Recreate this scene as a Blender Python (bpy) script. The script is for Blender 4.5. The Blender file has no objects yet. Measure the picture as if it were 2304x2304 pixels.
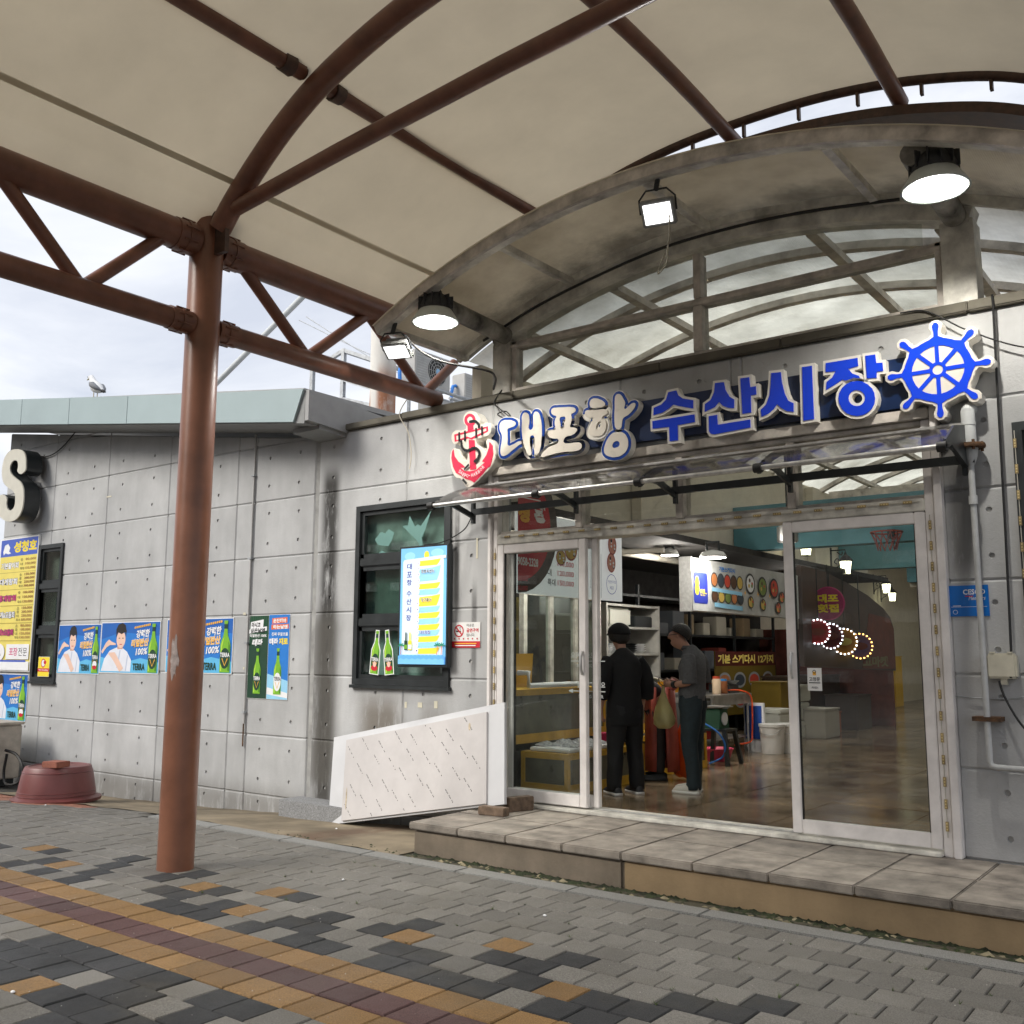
import bpy, bmesh, math, random
from mathutils import Vector, Matrix
from math import pi, sin, cos, radians as rad
random.seed(11)
S = bpy.context.scene
# ---------------------------------------------------------------- camera
cam = bpy.data.objects.new('camera', bpy.data.cameras.new('camera'))
S.collection.objects.link(cam); S.camera = cam
cam.data.sensor_width = 36; cam.data.lens = 34.493
cam.data.clip_start = .05; cam.data.clip_end = 3000
_p, _y, _r = rad(8.205), rad(37.265), rad(.233)
_f = Vector((-sin(_y)*cos(_p), cos(_y)*cos(_p), sin(_p)))
_rt = Vector((cos(_y), sin(_y), 0)); _u = _rt.cross(_f)
_r2 = _rt*cos(_r)+_u*sin(_r); _u2 = _u*cos(_r)-_rt*sin(_r)
mw = Matrix((_r2, _u2, -_f)).transposed().to_4x4(); mw.translation = (0, -7.416, 1.8)
cam.matrix_world = mw
# ---------------------------------------------------------------- sky, sun, exposure
W = bpy.data.worlds.new('World'); S.world = W; W.use_nodes = True
nt = W.node_tree; nt.nodes.clear()
SUN_EL, SUN_AZ = rad(33), rad(-150)      # azimuth from +Y towards +X
sky = nt.nodes.new('ShaderNodeTexSky'); sky.sky_type = 'NISHITA'; sky.sun_disc = False
sky.sun_elevation = SUN_EL; sky.sun_rotation = SUN_AZ
sky.air_density = 1.0; sky.dust_density = 3.0; sky.ozone_density = 1.0
tc = nt.nodes.new('ShaderNodeTexCoord')
mp = nt.nodes.new('ShaderNodeMapping'); mp.inputs['Scale'].default_value = (1.0, 1.0, 2.6)
nz = nt.nodes.new('ShaderNodeTexNoise'); nz.inputs['Scale'].default_value = 2.4
nz.inputs['Detail'].default_value = 7; nz.inputs['Roughness'].default_value = .58; nz.inputs['Distortion'].default_value = .4
rp = nt.nodes.new('ShaderNodeValToRGB')
rp.color_ramp.elements[0].position = .36; rp.color_ramp.elements[0].color = (3.0, 3.15, 3.55, 1)
rp.color_ramp.elements[1].position = .68; rp.color_ramp.elements[1].color = (5.0, 5.0, 5.05, 1)
mx = nt.nodes.new('ShaderNodeMix'); mx.data_type = 'RGBA'; mx.inputs['Factor'].default_value = .88
bg = nt.nodes.new('ShaderNodeBackground'); bg.inputs['Strength'].default_value = .1
out = nt.nodes.new('ShaderNodeOutputWorld')
L = nt.links.new
L(tc.outputs['Generated'], mp.inputs['Vector']); L(mp.outputs[0], nz.inputs['Vector']); L(nz.outputs['Fac'], rp.inputs[0])
L(sky.outputs[0], mx.inputs[6]); L(rp.outputs[0], mx.inputs[7]); L(mx.outputs[2], bg.inputs['Color']); L(bg.outputs[0], out.inputs[0])
sd = bpy.data.lights.new('sun', 'SUN'); sd.energy = 1.5; sd.angle = rad(30); sd.color = (1, .95, .87)
so = bpy.data.objects.new('sun', sd); S.collection.objects.link(so)
_d = Vector((sin(SUN_AZ)*cos(SUN_EL), cos(SUN_AZ)*cos(SUN_EL), sin(SUN_EL)))
so.rotation_euler = _d.to_track_quat('Z', 'Y').to_euler()
S.view_settings.view_transform = 'Standard'; S.view_settings.look = 'None'
S.view_settings.exposure = 1.3; S.view_settings.gamma = 1
S.render.engine = 'CYCLES'
cy = S.cycles; cy.use_denoising = True; cy.max_bounces = 8; cy.diffuse_bounces = 4; cy.glossy_bounces = 4
cy.transmission_bounces = 6; cy.transparent_max_bounces = 14; cy.sample_clamp_indirect = 6; cy.caustics_reflective = False; cy.caustics_refractive = False; cy.use_adaptive_sampling = True; cy.adaptive_threshold = .02
# ---------------------------------------------------------------- materials
MATS = {}
def srgb(*c):
    return tuple(((v/255+.055)/1.055)**2.4 if v/255 > .04045 else v/255/12.92 for v in c)
def N(nt, t, **kw):
    n = nt.nodes.new('ShaderNode'+t)
    for k, v in kw.items():
        if k in n.inputs: n.inputs[k].default_value = v
        else: setattr(n, k, v)
    return n
def mat(name, col, rough=.6, metal=0., var=.12, scale=6., bump=0., bscale=60., spec=.5, emit=None, estr=0., coat=0., rnd=0., tint=None):
    """Principled with a little uneven colour and fine relief; world-space so that neighbours differ."""
    if name in MATS: return MATS[name]
    m = bpy.data.materials.new(name); m.use_nodes = True; MATS[name] = m
    t = m.node_tree; b = t.nodes['Principled BSDF']; lk = t.links.new
    b.inputs['Roughness'].default_value = rough; b.inputs['Metallic'].default_value = metal
    b.inputs['Specular IOR Level'].default_value = spec; b.inputs['Coat Weight'].default_value = coat
    if emit is not None:
        b.inputs['Emission Color'].default_value = (*emit, 1); b.inputs['Emission Strength'].default_value = estr
    g = N(t, 'NewGeometry')
    n1 = N(t, 'TexNoise', Scale=scale, Detail=6., Roughness=.6); lk(g.outputs['Position'], n1.inputs['Vector'])
    c2 = tint if tint else tuple(min(1, v*(1+var*1.6)) for v in col)
    c1 = tuple(v*(1-var*1.6) for v in col)
    r = N(t, 'ValToRGB'); r.color_ramp.elements[0].position = .25; r.color_ramp.elements[1].position = .75
    r.color_ramp.elements[0].color = (*c1, 1); r.color_ramp.elements[1].color = (*c2, 1)
    lk(n1.outputs['Fac'], r.inputs[0]); src = r.outputs[0]
    if rnd:
        oi = N(t, 'ObjectInfo'); mr = N(t, 'MapRange'); mr.inputs['To Min'].default_value = 1-rnd; mr.inputs['To Max'].default_value = 1+rnd
        lk(oi.outputs['Random'], mr.inputs['Value'])
        mm = N(t, 'Mix', data_type='RGBA', blend_type='MULTIPLY'); mm.inputs[0].default_value = 1
        lk(src, mm.inputs[6]); lk(mr.outputs[0], mm.inputs[7]); src = mm.outputs[2]
    lk(src, b.inputs['Base Color'])
    rr = N(t, 'MapRange'); rr.inputs['To Min'].default_value = max(0.02, rough-.1*(1-metal)); rr.inputs['To Max'].default_value = min(1, rough+.1)
    lk(n1.outputs['Fac'], rr.inputs['Value']); lk(rr.outputs[0], b.inputs['Roughness'])
    if bump:
        n2 = N(t, 'TexNoise', Scale=bscale, Detail=5., Roughness=.6); lk(g.outputs['Position'], n2.inputs['Vector'])
        bp = N(t, 'Bump', Strength=bump, Distance=.01); lk(n2.outputs['Fac'], bp.inputs['Height']); lk(bp.outputs[0], b.inputs['Normal'])
    return m
def glass(name, tint=(.9, .95, .94), refl=.06, rough=.0, dirt=.0, dirtcol=(.5, .5, .48)):
    if name in MATS: return MATS[name]
    m = bpy.data.materials.new(name); m.use_nodes = True; MATS[name] = m
    t = m.node_tree; t.nodes.clear(); lk = t.links.new
    o = N(t, 'OutputMaterial'); tr = N(t, 'BsdfTransparent'); tr.inputs[0].default_value = (*tint, 1)
    gl = N(t, 'BsdfGlossy'); gl.inputs['Roughness'].default_value = rough
    g0 = N(t, 'NewGeometry'); dt = N(t, 'VectorMath', operation='DOT_PRODUCT'); lk(g0.outputs['Incoming'], dt.inputs[0]); lk(g0.outputs['Normal'], dt.inputs[1])
    ab = N(t, 'Math', operation='ABSOLUTE'); lk(dt.outputs['Value'], ab.inputs[0]); om = N(t, 'Math', operation='SUBTRACT'); om.inputs[0].default_value = 1.; lk(ab.outputs[0], om.inputs[1])
    p5 = N(t, 'Math', operation='POWER'); p5.inputs[1].default_value = 5.; lk(om.outputs[0], p5.inputs[0])
    ad = N(t, 'Math', operation='MULTIPLY_ADD'); ad.inputs[1].default_value = 1-refl; ad.inputs[2].default_value = refl; lk(p5.outputs[0], ad.inputs[0])
    mx = N(t, 'MixShader'); lk(ad.outputs[0], mx.inputs[0]); lk(tr.outputs[0], mx.inputs[1]); lk(gl.outputs[0], mx.inputs[2])
    res = mx.outputs[0]
    if dirt:
        df = N(t, 'BsdfDiffuse'); df.inputs[0].default_value = (*dirtcol, 1)
        g = N(t, 'NewGeometry'); n1 = N(t, 'TexNoise', Scale=3., Detail=6.); lk(g.outputs['Position'], n1.inputs['Vector'])
        mr = N(t, 'MapRange'); mr.inputs['From Min'].default_value = .3; mr.inputs['From Max'].default_value = .8; mr.inputs['To Max'].default_value = dirt*2; lk(n1.outputs['Fac'], mr.inputs['Value'])
        m2 = N(t, 'MixShader'); lk(mr.outputs[0], m2.inputs[0]); lk(res, m2.inputs[1]); lk(df.outputs[0], m2.inputs[2]); res = m2.outputs[0]
    lk(res, o.inputs[0]); return m
def sheet(name, col, trans=.5, rough=.5, clear=0., line=0., lscale=120., axis=0, var=.1, grime=None, mould=None):
    """translucent sheeting (membrane, polycarbonate): diffuse + translucent (+ a little see-through), optional fine ribs"""
    if name in MATS: return MATS[name]
    m = bpy.data.materials.new(name); m.use_nodes = True; MATS[name] = m
    t = m.node_tree; t.nodes.clear(); lk = t.links.new
    o = N(t, 'OutputMaterial'); g = N(t, 'NewGeometry')
    n1 = N(t, 'TexNoise', Scale=1.3, Detail=7., Roughness=.62); lk(g.outputs['Position'], n1.inputs['Vector'])
    r = N(t, 'ValToRGB'); r.color_ramp.elements[0].position = .3; r.color_ramp.elements[1].position = .75
    r.color_ramp.elements[0].color = (*[v*(1-var) for v in (grime or col)], 1); r.color_ramp.elements[1].color = (*[v*(1+var) for v in col], 1)
    lk(n1.outputs['Fac'], r.inputs[0])
    d = N(t, 'BsdfPrincipled'); d.inputs['Roughness'].default_value = rough; d.inputs['Specular IOR Level'].default_value = .35
    csrc = r.outputs[0]
    if mould:      # black mould that has crept in along one edge of the sheet
        y0, y1 = mould; sy = N(t, 'SeparateXYZ'); lk(g.outputs['Position'], sy.inputs[0])
        n5 = N(t, 'TexNoise', Scale=1.6, Detail=8., Roughness=.7); lk(g.outputs['Position'], n5.inputs['Vector'])
        sh = N(t, 'Math', operation='MULTIPLY_ADD'); sh.inputs[1].default_value = 1.5; sh.inputs[2].default_value = -.75; lk(n5.outputs['Fac'], sh.inputs[0])
        sm = N(t, 'Math', operation='ADD'); lk(sy.outputs[1], sm.inputs[0]); lk(sh.outputs[0], sm.inputs[1])
        fm = N(t, 'MapRange', interpolation_type='SMOOTHSTEP'); fm.inputs['From Min'].default_value = y0; fm.inputs['From Max'].default_value = y1; fm.inputs['To Max'].default_value = .8; lk(sm.outputs[0], fm.inputs['Value'])
        mc = N(t, 'Mix', data_type='RGBA'); lk(fm.outputs[0], mc.inputs[0]); lk(csrc, mc.inputs[6]); mc.inputs[7].default_value = (.13, .12, .1, 1); csrc = mc.outputs[2]
    tl = N(t, 'BsdfTranslucent'); lk(csrc, d.inputs['Base Color']); lk(csrc, tl.inputs[0])
    mx = N(t, 'MixShader'); mx.inputs[0].default_value = trans; lk(d.outputs[0], mx.inputs[1]); lk(tl.outputs[0], mx.inputs[2]); res = mx.outputs[0]
    if clear:
        tr = N(t, 'BsdfTransparent'); tr.inputs[0].default_value = (*[min(1, v*1.4) for v in col], 1)
        m2 = N(t, 'MixShader'); m2.inputs[0].default_value = clear; lk(res, m2.inputs[1]); lk(tr.outputs[0], m2.inputs[2]); res = m2.outputs[0]
    if line:
        sx = N(t, 'SeparateXYZ'); lk(g.outputs['Position'], sx.inputs[0])
        w = N(t, 'Math', operation='MULTIPLY'); w.inputs[1].default_value = lscale; lk(sx.outputs[axis], w.inputs[0])
        s = N(t, 'Math', operation='SINE'); lk(w.outputs[0], s.inputs[0])
        bp = N(t, 'Bump', Strength=line, Distance=.01); lk(s.outputs[0], bp.inputs['Height']); lk(bp.outputs[0], d.inputs['Normal'])
    lk(res, o.inputs[0]); return m
def glow(name, col, s):
    return mat(name, (.9, .9, .9), .4, emit=col, estr=s, var=0.)
# ---------------------------------------------------------------- mesh helpers
COL = S.collection
class MB:
    def __init__(s): s.v = []; s.f = []; s.mi = []; s.ms = []
    def _m(s, m):
        if m is None: return 0
        if m not in s.ms: s.ms.append(m)
        return s.ms.index(m)
    def add(s, vs, fs, m=None):
        o = len(s.v); s.v += [tuple(v) for v in vs]; k = s._m(m)
        for f in fs: s.f.append(tuple(i+o for i in f)); s.mi.append(k)
        return s
    def box(s, x0, x1, y0, y1, z0, z1, m=None, bev=0.):
        if x0 > x1: x0, x1 = x1, x0
        if y0 > y1: y0, y1 = y1, y0
        if z0 > z1: z0, z1 = z1, z0
        if bev:
            bm = bmesh.new(); bmesh.ops.create_cube(bm, size=1)
            for v in bm.verts: v.co = Vector(((x0+x1)/2+v.co.x*(x1-x0), (y0+y1)/2+v.co.y*(y1-y0), (z0+z1)/2+v.co.z*(z1-z0)))
            bmesh.ops.bevel(bm, geom=bm.edges[:], offset=min(bev, .49*min(x1-x0, y1-y0, z1-z0)), segments=2, affect='EDGES')
            bm.verts.index_update(); s.add([v.co for v in bm.verts], [[v.index for v in f.verts] for f in bm.faces], m); bm.free(); return s
        return s.add([(x0,y0,z0),(x1,y0,z0),(x1,y1,z0),(x0,y1,z0),(x0,y0,z1),(x1,y0,z1),(x1,y1,z1),(x0,y1,z1)],
              [(0,3,2,1),(4,5,6,7),(0,1,5,4),(1,2,6,5),(2,3,7,6),(3,0,4,7)], m)
    def tube(s, pts, r, n=10, m=None, cap=True, up=None):
        pts = [Vector(p) for p in pts]; rs = r if isinstance(r, (list, tuple)) else [r]*len(pts)
        vs = []; ref = None
        for i, p in enumerate(pts):
            d = (pts[min(i+1, len(pts)-1)]-pts[max(i-1, 0)]).normalized()
            if ref is None:
                ref = Vector(up) if up else (Vector((0,0,1)) if abs(d.z) < .9 else Vector((1,0,0)))
            a = d.cross(ref).normalized(); b = a.cross(d).normalized(); ref = b
            for k in range(n):
                t = 2*pi*k/n; vs.append(p+a*cos(t)*rs[i]+b*sin(t)*rs[i])
        fs = []
        for i in range(len(pts)-1):
            for k in range(n): fs.append((i*n+k, i*n+(k+1)%n, (i+1)*n+(k+1)%n, (i+1)*n+k))
        if cap: fs.append(tuple(range(n-1, -1, -1))); fs.append(tuple(range((len(pts)-1)*n, len(pts)*n)))
        return s.add(vs, fs, m)
    def bar(s, pts, w, h, m=None, up=(0, 0, 1)):
        """rectangular section swept along a path; w across, h along 'up'"""
        pts = [Vector(p) for p in pts]; vs = []; fs = []
        for i, p in enumerate(pts):
            d = (pts[min(i+1, len(pts)-1)]-pts[max(i-1, 0)]).normalized()
            a = d.cross(Vector(up)).normalized(); b = a.cross(d).normalized()
            for sa, sb in ((-1,-1),(1,-1),(1,1),(-1,1)): vs.append(p+a*sa*w/2+b*sb*h/2)
        for i in range(len(pts)-1):
            for k in range(4): fs.append((i*4+k, i*4+(k+1)%4, i*4+4+(k+1)%4, i*4+4+k))
        n = len(pts)*4; fs += [(3,2,1,0), (n-4,n-3,n-2,n-1)]
        return s.add(vs, fs, m)
    def lathe(s, prof, c=(0,0,0), n=24, m=None, sx=1., sy=1., cap=True):
        vs = []; fs = []
        for (r, z) in prof:
            for k in range(n): vs.append((c[0]+r*sx*cos(2*pi*k/n), c[1]+r*sy*sin(2*pi*k/n), c[2]+z))
        for i in range(len(prof)-1):
            for k in range(n): fs.append((i*n+k, i*n+(k+1)%n, (i+1)*n+(k+1)%n, (i+1)*n+k))
        if cap and prof[0][0] > 1e-4: fs.append(tuple(range(n-1, -1, -1)))
        if cap and prof[-1][0] > 1e-4: fs.append(tuple(range((len(prof)-1)*n, len(prof)*n)))
        return s.add(vs, fs, m)
    def prism(s, poly, axis, a, b, m=None):
        """polygon extruded from a to b along axis ('x','y','z'); poly in the other two axes"""
        def P(u, v, t): return {'x': (t, u, v), 'y': (u, t, v), 'z': (u, v, t)}[axis]
        n = len(poly); vs = [P(u, v, a) for u, v in poly]+[P(u, v, b) for u, v in poly]
        fs = [tuple(range(n)), tuple(range(2*n-1, n-1, -1))]+[(k, n+k, n+(k+1)%n, (k+1)%n) for k in range(n)]
        return s.add(vs, fs, m)
    def xf(s, M, start=0):
        for i in range(start, len(s.v)): s.v[i] = tuple(M @ Vector(s.v[i]))
        return s
    def build(s, name, m=None, parent=None, smooth=False, norm=True):
        me = bpy.data.meshes.new(name); me.from_pydata(s.v, [], s.f)
        ms = s.ms if s.ms else [m]
        for q in ms: me.materials.append(q if not isinstance(q, str) else MATS[q])
        if len(ms) > 1: me.polygons.foreach_set('material_index', s.mi)
        if norm:
            bm = bmesh.new(); bm.from_mesh(me); bmesh.ops.recalc_face_normals(bm, faces=bm.faces); bm.to_mesh(me); bm.free()
        if smooth:
            me.polygons.foreach_set('use_smooth', [True]*len(me.polygons))
            if smooth != 2: me.set_sharp_from_angle(angle=rad(40))
        return obj(name, me, parent)
def obj(name, data, parent=None):
    o = bpy.data.objects.new(name, data); COL.objects.link(o)
    if parent is not None:
        o.parent = parent; o.matrix_parent_inverse = wm(parent).inverted()
    return o
def wm(o):
    b = o.matrix_basis.copy()
    return b if o.parent is None else wm(o.parent) @ o.matrix_parent_inverse @ b
def tag(o, label=None, cat=None, group=None, kind=None):
    if label: o['label'] = label
    if cat: o['category'] = cat
    if group: o['group'] = group
    if kind: o['kind'] = kind
    return o
def thing(name, label, cat, loc=(0,0,0), rz=0., group=None):
    o = obj(name, None); o.location = loc; o.rotation_euler = (0,0,rz); o.empty_display_size = .1
    return tag(o, label, cat, group)
def part(o, label): o['label'] = label; return o
def copy_tree(o, parent=None):
    c = o.copy(); COL.objects.link(c); c.parent = parent
    for ch in [x for x in bpy.data.objects if x.parent == o]: copy_tree(ch, c)
    return c
def box(name, m, parent, *a, bev=0.): return MB().box(*a, bev=bev).build(name, m, parent)
def tube(name, m, parent, pts, r, n=10, smooth=True): return MB().tube(pts, r, n).build(name, m, parent, smooth)
def spline(pts, n=8):
    """Catmull-Rom through points (any dimension)"""
    P = [Vector(p) for p in pts]; P = [P[0]*2-P[1]]+P+[P[-1]*2-P[-2]]; o = []
    for i in range(1, len(P)-2):
        for k in range(n):
            t = k/n; a, b, c, d = P[i-1:i+3]
            o.append(.5*((2*b)+(c-a)*t+(2*a-5*b+4*c-d)*t*t+(3*b-a-3*c+d)*t**3))
    return o+[P[-2]]
# text and flat print -------------------------------------------------
_TG = {}
def text_geo(body, bold=0., shear=0.):
    k = (body, round(bold, 3), shear)
    if k not in _TG: _TG[k] = _text_geo(*k)
    return _TG[k]
def _text_geo(body, bold=0., shear=0.):
    cu = bpy.data.curves.new('tmp', 'FONT'); cu.body = body; cu.offset = bold; cu.shear = shear; cu.resolution_u = 2
    ob = bpy.data.objects.new('tmp', cu)
    me = bpy.data.meshes.new_from_object(ob)
    vs = [(v.co.x, v.co.y) for v in me.vertices]; fs = [tuple(p.vertices) for p in me.polygons]
    bpy.data.objects.remove(ob); bpy.data.curves.remove(cu); bpy.data.meshes.remove(me)
    return vs, fs
def shape_geo(loops, offset=0., extrude=0., smooth=False):
    """closed 2-D loops (even-odd filled) -> flat or extruded mesh verts/faces in (u, v, w)"""
    cu = bpy.data.curves.new('tmp', 'CURVE'); cu.dimensions = '2D'; cu.fill_mode = 'BOTH'; cu.offset = offset; cu.extrude = extrude; cu.resolution_u = 4
    for lp in loops:
        if smooth:
            sp = cu.splines.new('BEZIER'); sp.bezier_points.add(len(lp)-1)
            for i, p in enumerate(lp):
                b = sp.bezier_points[i]; b.co = (*p, 0); b.handle_left_type = b.handle_right_type = 'AUTO'
        else:
            sp = cu.splines.new('POLY'); sp.points.add(len(lp)-1)
            for i, p in enumerate(lp): sp.points[i].co = (*p, 0, 1)
        sp.use_cyclic_u = True
    ob = bpy.data.objects.new('tmp', cu)
    me = bpy.data.meshes.new_from_object(ob)
    vs = [tuple(v.co) for v in me.vertices]; fs = [tuple(p.vertices) for p in me.polygons]
    bpy.data.objects.remove(ob); bpy.data.curves.remove(cu); bpy.data.meshes.remove(me)
    return vs, fs
class Print:
    """flat print in the plane of a sheet: (u right, v up), each layer a hair further out"""
    def __init__(s, org, u=(1,0,0), v=(0,0,1), n=(0,-1,0), lift=.0025, step=.0003):
        s.o, s.u, s.vv, s.n = Vector(org), Vector(u), Vector(v), Vector(n); s.l = lift; s.st = step; s.mb = MB()
    def _p(s, x, y): return s.o+s.u*x+s.vv*y+s.n*s.l
    def poly(s, pts, m):
        s.mb.add([s._p(*p) for p in pts], [tuple(range(len(pts)))], m); s.l += s.st; return s
    def rect(s, x0, y0, x1, y1, m): return s.poly([(x0,y0),(x1,y0),(x1,y1),(x0,y1)], m)
    def ell(s, cx, cy, rx, ry, m, n=20, a0=0., a1=2*pi):
        return s.poly([(cx+rx*cos(a0+(a1-a0)*k/n), cy+ry*sin(a0+(a1-a0)*k/n)) for k in range(n if a1-a0 > 6.2 else n+1)], m)
    def ring(s, cx, cy, r0, r1, m, n=24):
        vs = []; fs = []
        for k in range(n):
            c, d = cos(2*pi*k/n), sin(2*pi*k/n); vs += [s._p(cx+r0*c, cy+r0*d), s._p(cx+r1*c, cy+r1*d)]
        fs = [(2*k, 2*k+1, (2*k+3)%(2*n), (2*k+2)%(2*n)) for k in range(n)]
        s.mb.add(vs, fs, m); s.l += s.st; return s
    def stroke(s, pts, w, m):
        pts = [Vector(p) for p in pts]; a = []; b = []
        for i, p in enumerate(pts):
            d = (pts[min(i+1, len(pts)-1)]-pts[max(i-1, 0)]).normalized(); q = Vector((-d.y, d.x))*w/2; a.append(p+q); b.append(p-q)
        vs = [s._p(*p) for p in a+b]; n = len(pts)
        s.mb.add(vs, [(i, i+1, n+i+1, n+i) for i in range(n-1)], m); s.l += s.st; return s
    def text(s, body, x, y, w, h, m, bold=.02, shear=0., rot=0., out=None, outw=.05):
        if out is not None: s.text(body, x-w*.01, y-h*.04, w*1.02, h*1.08, out, bold+outw, shear, rot)
        vs, fs = text_geo(body, bold, shear)
        if not vs: return s
        x0, x1 = min(v[0] for v in vs), max(v[0] for v in vs); y0, y1 = min(v[1] for v in vs), max(v[1] for v in vs)
        sx, sy = w/max(1e-6, x1-x0), h/max(1e-6, y1-y0); c, d = cos(rot), sin(rot); P = []
        for vx, vy in vs:
            a, b = (vx-x0)*sx, (vy-y0)*sy; P.append(s._p(x+a*c-b*d, y+a*d+b*c))
        s.mb.add(P, fs, m); s.l += s.st; return s
    def build(s, parent, name='print'): return s.mb.build(name, None, parent, norm=False)

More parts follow.
